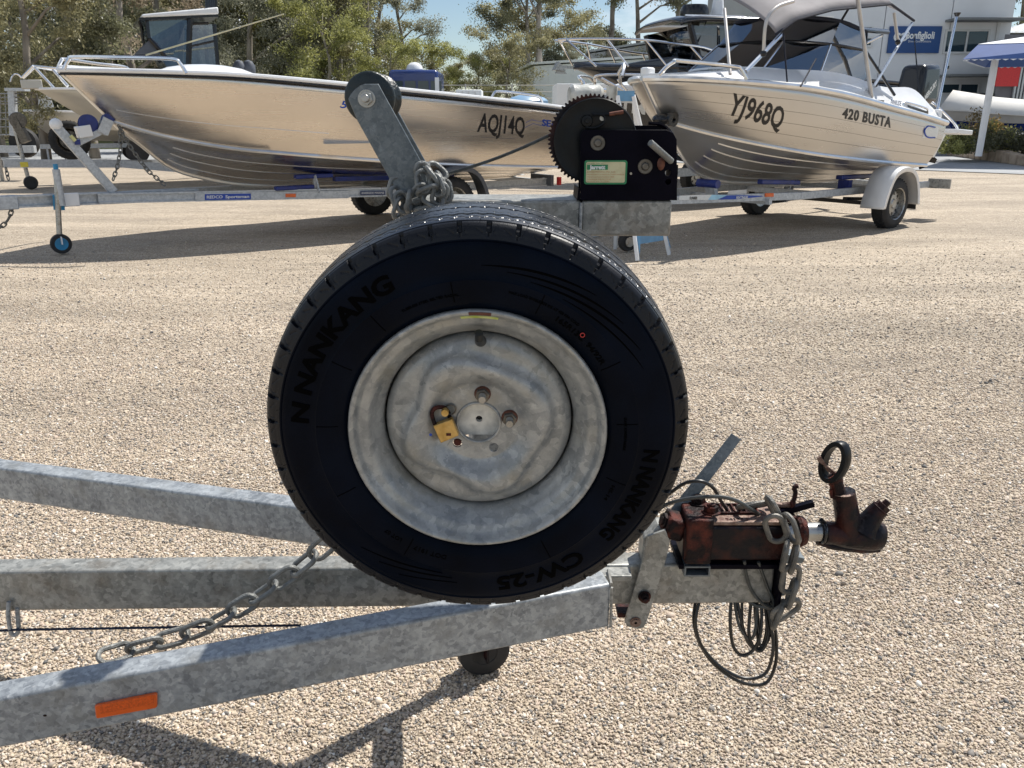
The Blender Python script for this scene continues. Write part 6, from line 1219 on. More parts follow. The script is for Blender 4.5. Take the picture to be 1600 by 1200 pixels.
for px, py, r_ in ((934, 223.5, .0105), (1008, 260, .0105)):
    c_ = P(px, py, 1.495); MB().lathe([(0, -.006), (r_*.45, -.006), (r_*.62, -.0045), (r_*.68, -.002), (r_*1.15, -.0022), (r_*1.25, -.0008), (r_*1.25, 0), (0, 0)], c_, (0, 1, 0), 28).build('shaft_end', 'steel_dark', wp, smooth=40)
MB().lathe([(0, -.0035), (.0022, -.0035), (.0022, 0), (0, 0)], P(985.5, 271, 1.495), (0, 1, 0), 8).build('rivet', 'steel', wp)
MB().cyl(P(1049, 252, 1.488), P(1016, 223, 1.455), .0058, 14).build('handle_spindle', 'steel_dark' if False else 'link', wp, bevel=.0008)
MB().sphere(P(1033, 256, 1.492), .007, 10, (1, .3, 1.6)).build('ratchet_pawl', 'copper', wp)
# maker's plate on the winch
ys = 1.4938
def sq(x0, y0, x1, y1, m, nm, par, Y=ys, th=.0008, rad=0):
    a = P(x0, y1, Y); b_ = P(x1, y0, Y)
    if rad:
        o = []; r_ = rad
        for cx, cz, a0 in ((b_.x-r_, b_.z-r_, 0), (a.x+r_, b_.z-r_, PI/2), (a.x+r_, a.z+r_, PI), (b_.x-r_, a.z+r_, 1.5*PI)): o += [V(cx+r_*math.cos(a0+PI/2*k/4), Y, cz+r_*math.sin(a0+PI/2*k/4)) for k in range(5)]
    else: o = [V(a.x, Y, a.z), V(b_.x, Y, a.z), V(b_.x, Y, b_.z), V(a.x, Y, b_.z)]
    return MB().plate(o, (0, th, 0)).build(nm, m, par, smooth=0)
st = sq(912.5, 250.5, 980.5, 288, 'green', 'maker_plate', wp, rad=.004)
sq(915.3, 253, 977.5, 285.3, 'cream', 'plate_face', wp, ys-.0006, .0005, .003); sq(917, 257.3, 950, 265.3, 'green', 'name_panel', wp, ys-.001, .0003)
a = P(921, 264.2, ys-.0013); text_flat('Jarrett', V(a.x, a.y, a.z), (1, 0, 0), (0, 0, 1), .0068, .0275, bold=.045).build('lettering', 'white_print', wp, smooth=0)
for tx, x0, y, w_, h_, m_ in (('MODEL 2501 01', 918, 256.2, 24, .0017, 'green'), ('Jarrett Winches Pty. Ltd.', 917, 269.5, 44, .0024, 'red_print'), ('Manufacturers of Marine & Trailer Products', 916.5, 273.4, 58, .0018, 'red_print'), ('Warehouse Road Sunshine 3020', 917, 277.2, 42, .0020, 'red_print'), ('Telephone (03) 311 0133', 917, 281, 37, .0020, 'red_print'), ('Facsimile (03) 311 7700', 917, 284.4, 34, .0018, 'red_print')):
    a = P(x0, y, ys-.0009); text_flat(tx, V(a.x, a.y, a.z), (1, 0, 0), (0, 0, 1), h_, w_/F*1.475).build('lettering', m_, wp, smooth=0)
# steel winch cable from the drum to the post, laid strands
ca = P(870, 206, 1.545); cbp = P(694, 273, 1.56); dr = (cbp-ca); Ln = dr.length; dn = dr.normalized(); cx = dn.cross(V(0, 1, 0)).normalized(); cy = cx.cross(dn)
mb = MB()
for s_ in range(5):
    pts = []
    for i in range(90):
        k = i/89; sag = V(0, 0, -.006*math.sin(PI*k)); a = 2*PI*(s_/5+k*Ln/.016); pts.append(ca+dr*k+sag+(cx*math.cos(a)+cy*math.sin(a))*.0019)
    mb.tube(pts, .00135, 5)
mb.build('winch_cable', 'cable_grey', wp)

# ---- orange reflector on the near rail
nrd = (nr1-nr0).normalized(); nrn = V(nrd.y, -nrd.x, 0).normalized()
def onrail(px, py, lift=0.):
    d = ray(px, py); o = V(0, 0, H); p0 = nr0+nrn*lift; return o+d*((p0-o).dot(nrn)/d.dot(nrn))
rf = [(149, 1100), (153, 1098.5), (244, 1080.5), (246.5, 1082), (246.5, 1101), (243, 1103.5), (154, 1119.5), (151, 1118)]
rr_ = MB().plate([onrail(x, y, .0005) for x, y in rf], nrn*.006).build('side_reflector', 'orange', ft, bevel=.0015)
MB().plate([onrail(x, y, .0067) for x, y in ((156, 1101), (240, 1084.8), (240, 1099.5), (156, 1115.5))], nrn*.0008).build('reflector_face', 'orange_in', rr_, bevel=.0004)
MB().sphere(onrail(70, 1118, .0), .0035, 8, (1, .4, .6)).build('rust_blister', 'rust', ft)
# hook under the centre beam, left
ub = MB().tube(spline([P(14, 940, 1.4206), P(13, 962, 1.4165), P(17, 988, 1.4165), P(24, 992, 1.4186), P(29, 984, 1.4206), P(28, 965, 1.4248), P(27, 950, 1.4269)], 4), .0042, 8).build('rope_hook', 'zinc', ft)

# ---- coupling
cp = MB(); Yc = 1.406
bl = P(1062, 878, Yc); br = P(1228, 876, Yc); tl = P(1072, 824, Yc); trr = P(1227, 822, Yc)
zt_ = P(1120, 823, Yc).z; zb_ = P(1120, 877, Yc).z; xl = P(1068, 850, Yc).x; xr_ = P(1228, 850, Yc).x; dpt = .082
cp.hexa([V(xl, Yc, zb_), V(xr_, Yc, zb_), V(xr_, Yc, zt_), V(xl, Yc, zt_)], [V(xl, Yc+dpt, zb_), V(xr_, Yc+dpt, zb_), V(xr_, Yc+dpt, zt_), V(xl, Yc+dpt, zt_)])
cpo = cp.build('coupling', 'rust2', ft, bevel=.006, seg=2)
# raised top with cast ribs and the numbered pad
x0 = P(1116, 820, Yc).x; x1 = P(1200, 820, Yc).x
MB().box(((x0+x1)/2+.008, Yc+.041, zt_+.004), (x1-x0+.03, .066, .007)).build('top_pad', 'rust_pink', cpo, bevel=.002)
for k in range(9):
    x = x0+.004+(x1-x0-.012)*k/8; MB().box((x, Yc+.054, zt_+.0105), (.0035, .033, .006), Matrix.Rotation(-.12, 3, 'Y')).build('cast_rib', 'rust', cpo, bevel=.0008)
for k in (0, 1): MB().box(((x0+x1)/2-.002, Yc+.036+.037*k, zt_+.0102), (x1-x0-.002, .0035, .005)).build('cast_rib', 'rust', cpo, bevel=.0008)
MB().box(((x0+x1)/2+.012, Yc+.015, zt_+.0045), (x1-x0+.045, .024, .007)).build('number_pad', 'rust_pink', cpo, bevel=.001)
text_flat('94177.3', V(x0+.024, Yc+.010, zt_+.0086), (1, 0, 0), (0, 1, 0), .0095, .044, bold=.03).build('lettering', 'rust', cpo, smooth=0)
# clamp block and bolts at the left
MB().box((P(1092, 830, Yc).x, Yc+.035, (zt_+zb_)/2+.010), (.049, .096, zt_-zb_+.020)).build('end_block', 'rust', cpo, bevel=.004)
MB().box((P(1052, 830, Yc+.01).x+.004, Yc+.03, P(1056, 832, Yc).z), (.037, .055, .044), Matrix.Rotation(.25, 3, 'Y')).build('side_lug', 'rust', cpo, bevel=.008)
for px, py, yy in ((1079, 792, Yc+.06), (1098, 811, Yc+.022)):
    c_ = P(px, py, yy*1.04); hexbolt(V(c_.x, yy, zt_+.020), .0138, cpo, 'rust', ax=(0, .05, 1), h=.011, stud=.004, washer=True)
hexbolt(P(1051, 826, Yc)+V(-.006, .03, .0), .0155, cpo, 'rust', ax=(-1, -.2, .3), h=.008, stud=.003)
# base plate, tube bracket, end plate
MB().box((P(1140, 878, Yc).x, Yc+.048, cb1.z+.005), (.192, .098, .010)).build('base_plate', 'winch', cpo, bevel=.001)
a = P(1066, 893, 1.4165); b_ = P(1107, 877.5, 1.4165); MB().plate([V(a.x, 1.398, a.z), V(b_.x, 1.398, a.z), V(b_.x, 1.398, b_.z), V(a.x, 1.398, b_.z)], (0, .033, 0), [[V(a.x+.003, 1.398, a.z+.003), V(b_.x-.003, 1.398, a.z+.003), V(b_.x-.003, 1.398, b_.z-.003), V(a.x+.003, 1.398, b_.z-.003)]]).build('tube_bracket', 'zinc_arm', cpo)
MB().box((cb1.x+.004, 1.442, cb1.z-.031), (.006, .094, .12)).build('end_plate', 'winch', cpo, bevel=.001)
MB().box((cb1.x+.011, 1.406, cb1.z-.026), (.005, .013, .057)).build('end_flange', 'zinc_arm', cpo)
MB().plate([P(1228, 866, 1.4560), P(1258, 873, 1.4560), P(1254, 880, 1.4560), P(1222, 880, 1.4560)], (0, .03, 0)).build('keeper_plate', 'zinc_arm', cpo, bevel=.001)
# shaft, dust ring and swivel head
Yh = 1.440; A_ = P(1226, 832, Yh); B_ = P(1290, 831, Yh)
MB().cyl(V(A_.x, Yh, B_.z), V(B_.x, Yh, B_.z), .0182, 20).build('shaft', 'steel', cpo); MB().lathe([(0, 0), (.0285, 0), (.031, .006), (.0265, .017), (0, .017)], P(1243, 830, Yh), (1, 0, 0), 20).build('shaft_gland', 'rust', cpo)
gr = P(1284, 831, Yh); MB().tube(circ(gr, .0205, 24, (0, 1, 0), (0, 0, 1)), .0035, 8, closed=True).build('clip_ring', 'black', cpo); MB().tube([gr+V(.002, -.002, .020), gr+V(-.006, -.004, .028)], .0045, 8).build('clip_tail', 'black', cpo)
hs = MB(); ctr = [P(1288, 832, Yh), P(1303, 833, Yh), P(1322, 836, Yh), P(1344, 836, Yh), P(1362, 836, Yh), P(1376, 838, Yh), P(1380, 839, Yh)]
hs.tube(ctr, [.0225, .0225, .0250, .0292, .0302, .0262, .013], 20); hs.build('coupling_head', 'rust2', cpo, smooth=60)
MB().tube([P(1349, 828, Yh), P(1360, 812, Yh), P(1369, 800, Yh), P(1377, 793.5, Yh)], [.033, .0205, .0182, .0170], 16).build('head_neck', 'rust2', cpo, smooth=60)
MB().tube([P(1329, 842, Yh), P(1324, 806, Yh), P(1318, 769, Yh)], [.0265, .0226, .0215], 20).build('lock_tube', 'rust2', cpo)
MB().lathe([(.0215, 0), (.0215, .001), (.0145, .001), (.013, -.006), (0, -.006)], P(1318, 769, Yh), (-.13, 0, 1), 24).build('tube_rim', 'rust_pink', cpo)
dx = Vector((P(1390, 785, Yh)-P(1360, 812, Yh))).normalized(); hexbolt(P(1375, 795, Yh), .0148, cpo, 'rust2', ax=dx, h=.010, stud=.010, washer=True, rs=.007); 
MB().plate([P(x, y, Yh+.012) for x, y in ((1360, 852), (1378, 842), (1379, 858), (1300, 854), (1277, 845), (1300, 848))], (0, -.03, 0)).build('casting_seam', 'rust2', cpo) if False else None
MB().tube([P(1277, 846, Yh), P(1300, 853, Yh), P(1345, 858, Yh), P(1374, 858, Yh)], [.0066, .0077, .0088, .0066], 8).build('head_lip', 'rust2', cpo)
MB().tube([P(1311, 775, Yh), P(1307, 757, Yh), P(1303, 744, Yh)], [.0143, .0132, .016], 12).build('handle_stem', 'rust', cpo)
MB().tube([P(1300, 778, Yh-.008), P(1298, 765, Yh-.008)], .0035, 6).build('pin_clip', 'rust', cpo)
# ring handle: oval loop turned a third away
hc = P(1304, 722, Yh); hx = Vector((.52, -.82, -.22)).normalized(); hz = Vector((.16, -.10, 1)); hz = (hz-hx*hz.dot(hx)).normalized(); hn = hx.cross(hz)
mb = MB(); n_ = 40; prof = [(-.0042, -.0098), (.0042, -.0098), (.0054, -.007), (.0054, .007), (.0042, .0098), (-.0042, .0098)]; vs = []
for k in range(n_):
    a = 2*PI*k/n_; rx, rz = .0215, .0385; c_ = hc+hx*math.cos(a)*rx+hz*math.sin(a)*rz; rd = (hx*math.cos(a)/rx+hz*math.sin(a)/rz).normalized()
    vs += [c_+rd*u+hn*v_ for u, v_ in prof]
m_ = len(prof); mb.add(vs, [(i*m_+j, ((i+1) % n_)*m_+j, ((i+1) % n_)*m_+(j+1) % m_, i*m_+(j+1) % m_) for i in range(n_) for j in range(m_)]); mb.build('ring_handle', 'gear', cpo, smooth=40)
MB().plate([P(x, y, Yh+.006) for x, y in ((1277, 716), (1283, 713), (1292, 727), (1303, 736), (1310, 742), (1312, 749), (1300, 740), (1293, 738), (1288, 728), (1279, 722))], (0, .006, 0)).build('latch_tongue', 'rust_pink', cpo, bevel=.001)
# hand lever and little hook on top
a = P(1214, 800, 1.4456); MB().bar(P(1212, 803, 1.4560), P(1271, 786, 1.4560), .012, .013, up=(0, 1, 0)).build('release_lever', 'winch', cpo, bevel=.001); MB().box(P(1222, 805, 1.4560), (.045, .04, .012)).build('lever_base', 'rust', cpo, bevel=.002)
MB().tube(spline([P(1236, 792, 1.4560), P(1240, 782, 1.4560), P(1243, 770, 1.4560), P(1241, 762, 1.4560), P(1247, 759, 1.4560)], 4), [.006]*4+[.0045]*13, 8).build('lever_hook', 'rust', cpo); MB().tube([P(1200, 787, 1.4664), P(1222, 790, 1.4664), P(1236, 788, 1.4560)], .006, 8).build('lever_link', 'rust_pink', cpo)

# ---- flat bar lever behind the tyre and its strap in front of the beam
fb = MB(); A_ = P(1152, 686, 1.5184); B_ = P(1026, 832, 1.4560); 
MB().hexa([P(1143, 677, 1.5184), P(1158, 687, 1.5184), P(1042, 838, 1.4404), P(1020, 830, 1.4404)], [P(1143, 677, 1.5246), P(1158, 687, 1.5246), P(1042, 838, 1.4466), P(1020, 830, 1.4466)]).build('brake_lever', 'zinc_arm', ft, bevel=.0006)
MB().plate([P(x, y, 1.4092) for x, y in ((1012, 838), (1040, 828), (1047, 846), (1042, 870), (1012, 968), (1006, 981), (995, 983), (980, 979), (976, 971), (1006, 868))], (0, .006, 0)).build('pivot_strap', 'zinc_warm', ft, bevel=.001)
MB().plate([P(x, y, 1.4300) for x, y in ((1006, 842), (1030, 826), (1042, 826), (1048, 848), (1028, 880), (1002, 880))], (0, .05, 0)).build('pivot_block', 'zinc_warm', ft, bevel=.004)
hexbolt(P(1007, 932, 1.4061), .0095, ft, 'rust', stud=.006, h=.010); hexbolt(P(993, 972, 1.4082), .0085, ft, 'rust_pink', stud=.0, h=.002, rs=.004)
# ---- jockey wheel below the drawbar
jc = PG(755, 1047); jq = V(jc.x, jc.y, .064)
jo = MB().lathe([(.03, -.024), (.052, -.026), (.062, -.020), (.065, 0), (.062, .020), (.052, .026), (.03, .024)], jq, V(.30, -1, .0), 40, closed=True).build('jockey_wheel', 'rubber3', ft, smooth=50)
MB().lathe([(0, -.018), (.034, -.018), (.038, -.024), (.038, .024), (0, .018)], jq, V(.30, -1, 0), 28).build('wheel_hub', 'rubber3', jo, smooth=40)
for s_ in (1, -1): MB().bar(jq+V(.009*s_, -.034*s_, -.01), jq+V(.009*s_, -.034*s_, .10), .03, .005, up=(1, .3, 0)).build('wheel_fork', 'rust2', ft)
MB().cyl(jq+V(0, 0, .095), V(jq.x, jq.y, .93), .020, 16).build('jockey_stem', 'zinc', ft); MB().cyl(V(jq.x, jq.y, .42), V(jq.x, jq.y, .86), .026, 16).build('jockey_sleeve', 'zinc', ft)
MB().bar(V(-.04, 1.50, .42), V(jq.x, jq.y, .42), .06, .012).build('jockey_bracket', 'zinc', ft)
MB().tube([V(jq.x, jq.y, .93), V(jq.x+.01, jq.y, .96), V(jq.x+.01, jq.y+.10, .96)], .008, 8).build('jockey_crank', 'zinc', ft)
MB().box((-.04, 1.515, .475), (.10, .09, .06)).build('post_foot', 'zinc', ft, bevel=.004)

# ================================================================== SPARE WHEEL
TL = R(4); WS = .93; WO = V(-.0493, 1.116, .8629); WB = V(0, math.cos(TL), math.sin(TL)); WU = V(0, -math.sin(TL), math.cos(TL)); WX = V(1, 0, 0)
WW = lambda x, b_, z: WO+(WX*x+WB*b_+WU*z)*WS
def WP(px, py, b_=0.):
    d = ray(px, py); o = V(0, 0, H); p0 = WO+WB*b_*WS; t_ = (p0-o).dot(WB)/d.dot(WB); q = o+d*t_-WO; return q.dot(WX)/WS, q.dot(WU)/WS
sw = thing('spare_wheel', 'big black spare tyre on a galvanised steel rim bolted upright over the drawbar', 'wheel', (WO.x, 1.20, .55))
# tyre: carcass with cut tread
NA = 1536
side = [(.196, .010), (.2015, .001), (.207, -.003), (.214, -.0075), (.225, -.0110), (.240, -.0130), (.2455, -.0133), (.2475, -.0118), (.262, -.0118), (.278, -.0105), (.290, -.0080), (.2955, -.0062), (.2970, -.0046), (.2985, -.0058), (.300, -.0052)]
tr_half = [(.300, -.0052), (.306, -.0028), (.312, -.0002), (.3165, .0022), (.3205, .0065), (.3225, .0125), (.3240, .0200), (.3250, .0300), (.3262, .0450), (.3270, .0650), (.3275, .0860)]
Wd = .172
grow = lambda r: r+.045*max(0, r-.215)
side = [(grow(r), b_) for r, b_ in side]; tr_half = [(grow(r), b_) for r, b_ in tr_half]
half = [Vector((r, b_, 0)) for r, b_ in tr_half]; full = half+[Vector((p.x, Wd-p.y, 0)) for p in half[::-1]]
acc = [0]
for a, b_ in zip(full, full[1:]): acc.append(acc[-1]+(b_-a).length)
NW = 112; prof = []
for i in range(NW):
    t_ = acc[-1]*i/(NW-1); j = max(k for k in range(len(acc)-1) if acc[k] <= t_+1e-9); k = (t_-acc[j])/(acc[j+1]-acc[j]); p = full[j].lerp(full[j+1], min(1, k)); q = full[min(j+1, len(full)-1)]-full[j]; nn = Vector((-q.y, q.x, 0)).normalized(); nn = nn if nn.x > 0 or True else -nn
    if nn.x < 0: nn = -nn
    prof.append((p.x, p.y, nn.x, nn.y, t_))
s_arr = np.array([p[4] for p in prof]); r_arr = np.array([p[0] for p in prof]); b_arr = np.array([p[1] for p in prof]); nr_ = np.array([p[2] for p in prof]); nb_ = np.array([p[3] for p in prof]); nr_ = np.where(np.arange(NW) < 6, np.abs(nr_), nr_)
# outward normals near the two shoulders point away from the wheel's middle plane
nb_ = np.where(b_arr < Wd/2, -np.abs(nb_), np.abs(nb_))
th = np.arange(NA)*2*PI/NA; SS, TT = np.meshgrid(s_arr, th); Smax = acc[-1]; sm = np.minimum(SS, Smax-SS); mir = SS > Smax/2
NB = 48; ph = (TT*NB/(2*PI)+np.where(mir, .37, 0)) % 1.0
def band(x, c_, w_, soft=.0006): return np.clip((w_/2-np.abs(x-c_))/soft+.5, 0, 1)
dep = np.zeros_like(SS); pw = 2*PI*.325/NB
# shoulder slots, ending in a round notch; diagonal sipes on the shoulder lugs
lug = (sm > .004) & (sm < .0295); dph = (np.abs(ph-.5))*pw
dep = np.maximum(dep, .0062*np.clip((.0034-dph)/.0008+.5, 0, 1)*((sm > .0095) & (sm < .0295)))
dep = np.maximum(dep, .0020*np.clip((.0014-dph)/.0008+.5, 0, 1)*((sm > .003) & (sm <= .0095)))
sip = np.abs(((ph-.5)*pw) - (.006+.030*np.clip((sm-.007)/.02, 0, 1))); dep = np.maximum(dep, .0016*np.clip((.0009-sip)/.0008+.5, 0, 1)*((sm > .008) & (sm < .024)))
sip2 = np.abs(((ph-.02) % 1.)*pw-.010-.004*np.sin((sm-.007)*300)); dep = np.maximum(dep, .0012*np.clip((.0008-sip2)/.0008+.5, 0, 1)*((sm > .007) & (sm < .020)))
dep = np.maximum(dep, .0018*band(sm, .0305, .0018)*(1)); dep = np.maximum(dep, .0014*band(sm, .0068, .0012))
zz_ = np.abs(((ph*2) % 1)-.5)*2; zz2 = np.clip(zz_*2.2-.6, 0, 1)
dep = np.maximum(dep, .0018*band(sm-.0048*zz2, .042, .0014)); dep = np.maximum(dep, .0070*band(sm-.0040*zz2, .0585, .0062, .0012)); dep = np.maximum(dep, .0016*band(sm-.004*zz2, .0745, .0014)); dep = np.maximum(dep, .0070*band(SS-.004*(zz2-.5), Smax/2, .0062, .0012))
for c_ in (.25, .75): dep = np.maximum(dep, .0035*np.clip((.0020-np.abs((ph-c_)*pw))/.0008+.5, 0, 1)*((sm > .0535) & (sm < .0585)))
rr = r_arr[None, :]-nr_[None, :]*dep; bb = b_arr[None, :]-nb_[None, :]*dep
def to_world(r, b_, t_):
    x = r*WS*np.cos(t_); z = r*WS*np.sin(t_); b_ = b_*WS
    return np.stack([WO.x+x, WO.y+b_*WB.y+z*WU.y, WO.z+b_*WB.z+z*WU.z], -1)
vs = to_world(rr, bb, TT).reshape(-1, 3)
I = np.arange(NA*NW).reshape(NA, NW); I2 = np.roll(I, -1, 0); quads = np.stack([I[:, :-1], I[:, 1:], I2[:, 1:], I2[:, :-1]], -1).reshape(-1, 4)
NS = 256; sp_ = [(r, b_) for r, b_ in side]; sp2 = [(r, Wd-b_) for r, b_ in side[::-1]]; ring = sp_; allv = [vs]; allq = [quads]; off = NA*NW
for pf in (sp_, sp2, [(.196, .010), (.190, .05), (.190, Wd-.05), (.196, Wd-.010)]):
    t_ = np.arange(NS)*2*PI/NS; r = np.array([p[0] for p in pf]); b_ = np.array([p[1] for p in pf]); m_ = len(pf); v_ = to_world(np.tile(r, (NS, 1)), np.tile(b_, (NS, 1)), np.tile(t_[:, None], (1, m_))).reshape(-1, 3); J = np.arange(NS*m_).reshape(NS, m_)+off; J2 = np.roll(J, -1, 0)
    allv.append(v_); allq.append(np.stack([J[:, :-1], J[:, 1:], J2[:, 1:], J2[:, :-1]], -1).reshape(-1, 4)); off += NS*m_
vs = np.concatenate(allv); qd = np.concatenate(allq); Iv = wm(sw).inverted(); vs = vs-np.array(sw.location[:])
me = bpy.data.meshes.new('tyre'); me.vertices.add(len(vs)); me.vertices.foreach_set('co', vs.ravel()); me.loops.add(qd.size); me.loops.foreach_set('vertex_index', qd.ravel()); me.polygons.add(len(qd)); me.polygons.foreach_set('loop_start', np.arange(len(qd))*4); me.polygons.foreach_set('loop_total', np.full(len(qd), 4)); me.update()
me.polygons.foreach_set('use_smooth', [True]*len(me.polygons)); me.set_sharp_from_angle(angle=R(38)); me.materials.append(M['rubber']); me.materials.append(M['sidewall']); me.materials.append(M['shoulder']); qi = np.arange(len(qd)); me.polygons.foreach_set('material_index', np.where(qi >= NA*(NW-1), 1, np.where(s_arr[qi % (NW-1)] > .0310, 0, 2)).astype(np.int32))
ty = bpy.data.objects.new('tyre', me); col.objects.link(ty); ty.parent = sw
b_ = bmesh.new(); b_.from_mesh(me); bmesh.ops.recalc_face_normals(b_, faces=b_.faces); b_.to_mesh(me); b_.free()
def sideb(r):
    for (r0, b0), (r1, b1_) in zip(side, side[1:]):
        if r0 <= r <= r1: return b0+(b1_-b0)*(r-r0)/(r1-r0)
    return -.006
def arc_text(txt, a_start, a_end, r0, h, m='rubber2', lift=.0011, **k):
    """raised lettering running clockwise (tops outward) from angle a_start to a_end (degrees, from the photo's right, anticlockwise)"""
    t = text_mb(txt, lambda x, y: Vector((x, y, 0)), cut=.25, **k); W_ = t.width; top = []; n = len(t.v)
    for p in t.v:
        a = R(a_start+(a_end-a_start)*p.x/W_); r = r0+p.y*h; top.append(WW(r*math.cos(a), sideb(r)-lift, r*math.sin(a)))
    bot = []
    for p in t.v:
        a = R(a_start+(a_end-a_start)*p.x/W_); r = r0+p.y*h; bot.append(WW(r*math.cos(a), sideb(r)+.0006, r*math.sin(a)))
    ed = {}
    for f in t.f:
        for a, b2_ in zip(f, f[1:]+f[:1]): ed[(a, b2_)] = ed.get((a, b2_), 0)+1
    fs = list(t.f)+[(a, a+n, b2_+n, b2_) for (a, b2_) in ed if (b2_, a) not in ed]
    mb = MB(); mb.v = top+bot; mb.f = fs; return mb.build('raised_lettering', m, ty, smooth=0, recalc=False)
arc_text('N NANKANG', 175, 116, .259, .026, wid=1.5, bold=.035)
arc_text('N NANKANG', -5, -42, .259, .024, wid=1.5, bold=.035)
arc_text('CW-25', -52, -84, .259, .026, wid=1.5, bold=.03)
arc_text('165R13C  94/92R', 58, 32, .218, .0085, bold=.01); arc_text('TUBELESS STEEL BELTED RADIAL', 118, 96, .224, .004); arc_text('MAX LOAD SINGLE 850 KG AT 450 KPA COLD', 78, 50, .2315, .0042)
arc_text('DOT 1917', -104, -118, .222, .007); arc_text('LOT 07', -124, -132, .222, .006); arc_text('STATIC LOADED RADIUS', 8, -6, .225, .004); arc_text('HS-14', -22, -29, .226, .006)
# moulded swooshes top right and bottom left
for (a0, a1, r0_, r1_, w_) in ((88, 52, .268, .283, .0045), (80, 40, .262, .281, .004), (72, 30, .256, .280, .0045), (60, 24, .252, .272, .003), (-100, -126, .262, .280, .004), (-104, -134, .256, .276, .004), (-98, -118, .270, .285, .003)):
    mb = MB(); n_ = 26; vs = []
    for k in range(n_+1):
        q = k/n_; a = R(a0+(a1-a0)*q); r = r0_+(r1_-r0_)*q**1.6; ww = w_*math.sin(PI*q)**.7*.5+.0002
        for rr2, lf in ((r-ww, -.0004), (r, .0014), (r+ww, -.0004)): vs.append(WW(rr2*math.cos(a), sideb(rr2)-lf, rr2*math.sin(a)))
    mb.add(vs, [(i*3+j, i*3+j+1, (i+1)*3+j+1, (i+1)*3+j) for i in range(n_) for j in (0, 1)]); mb.build('moulded_swoosh', 'rubber2', ty, smooth=0, recalc=False)
mb = MB()     # rubber spew pips and radial moulding ribs
for k in range(70):
    a = random.uniform(0, 2*PI); r = grow(random.choice([.248, .3005, .3215, .322, .322, .3235])); b0 = -.006 if r < .309 else random.choice([.010, .014, .028])
    u = V(0, 0, 0)+WX*math.cos(a)+WU*math.sin(a); c_ = WW(r*math.cos(a), b0, r*math.sin(a)); d_ = (u+(-WB)*.6).normalized(); mb.tube([c_, c_+d_*random.uniform(.002, .0045)], .00035, 4)
mb.build('moulding_pips', 'rubber2', ty)
for a_ in (98, 66, 30, 5, -20, -62, -120, 150, 176, 205, 128):
    a = R(a_); mb = MB(); mb.tube([WW(r*math.cos(a), sideb(r)-.0002, r*math.sin(a)) for r in (.214, .225, .24, .246)], .0007, 5); mb.build('moulding_line', 'rubber2', ty)
x_, z_ = WP(910, 523, -.012); dm = MB(); dm.plate(circ(WW(x_, -.0142, z_), .0034, 16, WX, WU), WB*.0006, [circ(WW(x_, -.0142, z_), .0024, 12, WX, WU)]); dm.build('red_dot', 'red', ty); 
# rim
RB = .040
rim = MB().wl([(.150, .120), (.185, .150), (.196, .160), (.200, .170), (.1965, .172), (.186, .158), (.170, .118), (.155, .105), (.152, .060), (.1505, .052), (.153, .042), (.160, .033), (.166, .026), (.1705, .0165), (.1760, .0125), (.1830, .0105), (.1875, .0060), (.1905, -.0015), (.1940, -.0055), (.1975, -.0060), (.1998, -.0035), (.2005, .0015), (.1985, .006)], WO, WB, 128, up=WU)
rimo = rim.build('rim', 'wheel', sw, smooth=60)
def wob(j, a, r, t_):
    w_ = math.cos(4*(a-.35))+.35*math.cos(5*a+1.1); k = math.exp(-((r/WS-.112)/.017)**2); return r+.0075*w_*k, t_-.0025*w_*k
dp = [(.0640, .0400), (.0655, .0397), (.0700, .0372), (.0745, .0335), (.0800, .0285), (.0870, .0235), (.0930, .0205), (.0990, .0197), (.1050, .0210), (.1100, .0245), (.1140, .0290), (.1185, .0325), (.1240, .0345), (.1300, .0352), (.1370, .0372), (.1425, .0405), (.1462, .0450), (.1478, .0500), (.1490, .0600), (.1500, .0760), (.1545, .0860)]
MB().wl(dp, WO, WB, 144, up=WU, wob=wob).build('disc', 'wheel', sw, smooth=80)
stud = [WP(755, 608, RB), WP(807, 651, RB), WP(778, 704, RB), WP(710, 692, RB), WP(695, 641, RB)]; hubc = WP(752, 657, RB)
g0 = math.hypot(*[stud[0][0], stud[0][1]])
PCD = .0500; angs = [math.atan2(s_[1], s_[0]) for s_ in stud]; base = angs[0]; stud = [(PCD*math.cos(base-2*PI*k/5), PCD*math.sin(base-2*PI*k/5)) for k in range(5)]
holes = [circ(WW(0, RB, 0), .0325*WS, 40, WX, WU)]+[circ(WW(x, RB, z), .0080*WS, 18, WX, WU) for x, z in stud]
MB().plate(circ(WW(0, RB, 0), .0641*WS, 72, WX, WU), WB*.004, holes).build('disc_centre', 'wheel', sw, smooth=0)
MB().wl([(.0322, .0425), (.0322, .0385), (.0335, .0372), (.0352, .0375), (.0365, .0392), (.0368, .0402)], WO, WB, 64, up=WU).build('hub_lip', 'wheel', sw, smooth=60)
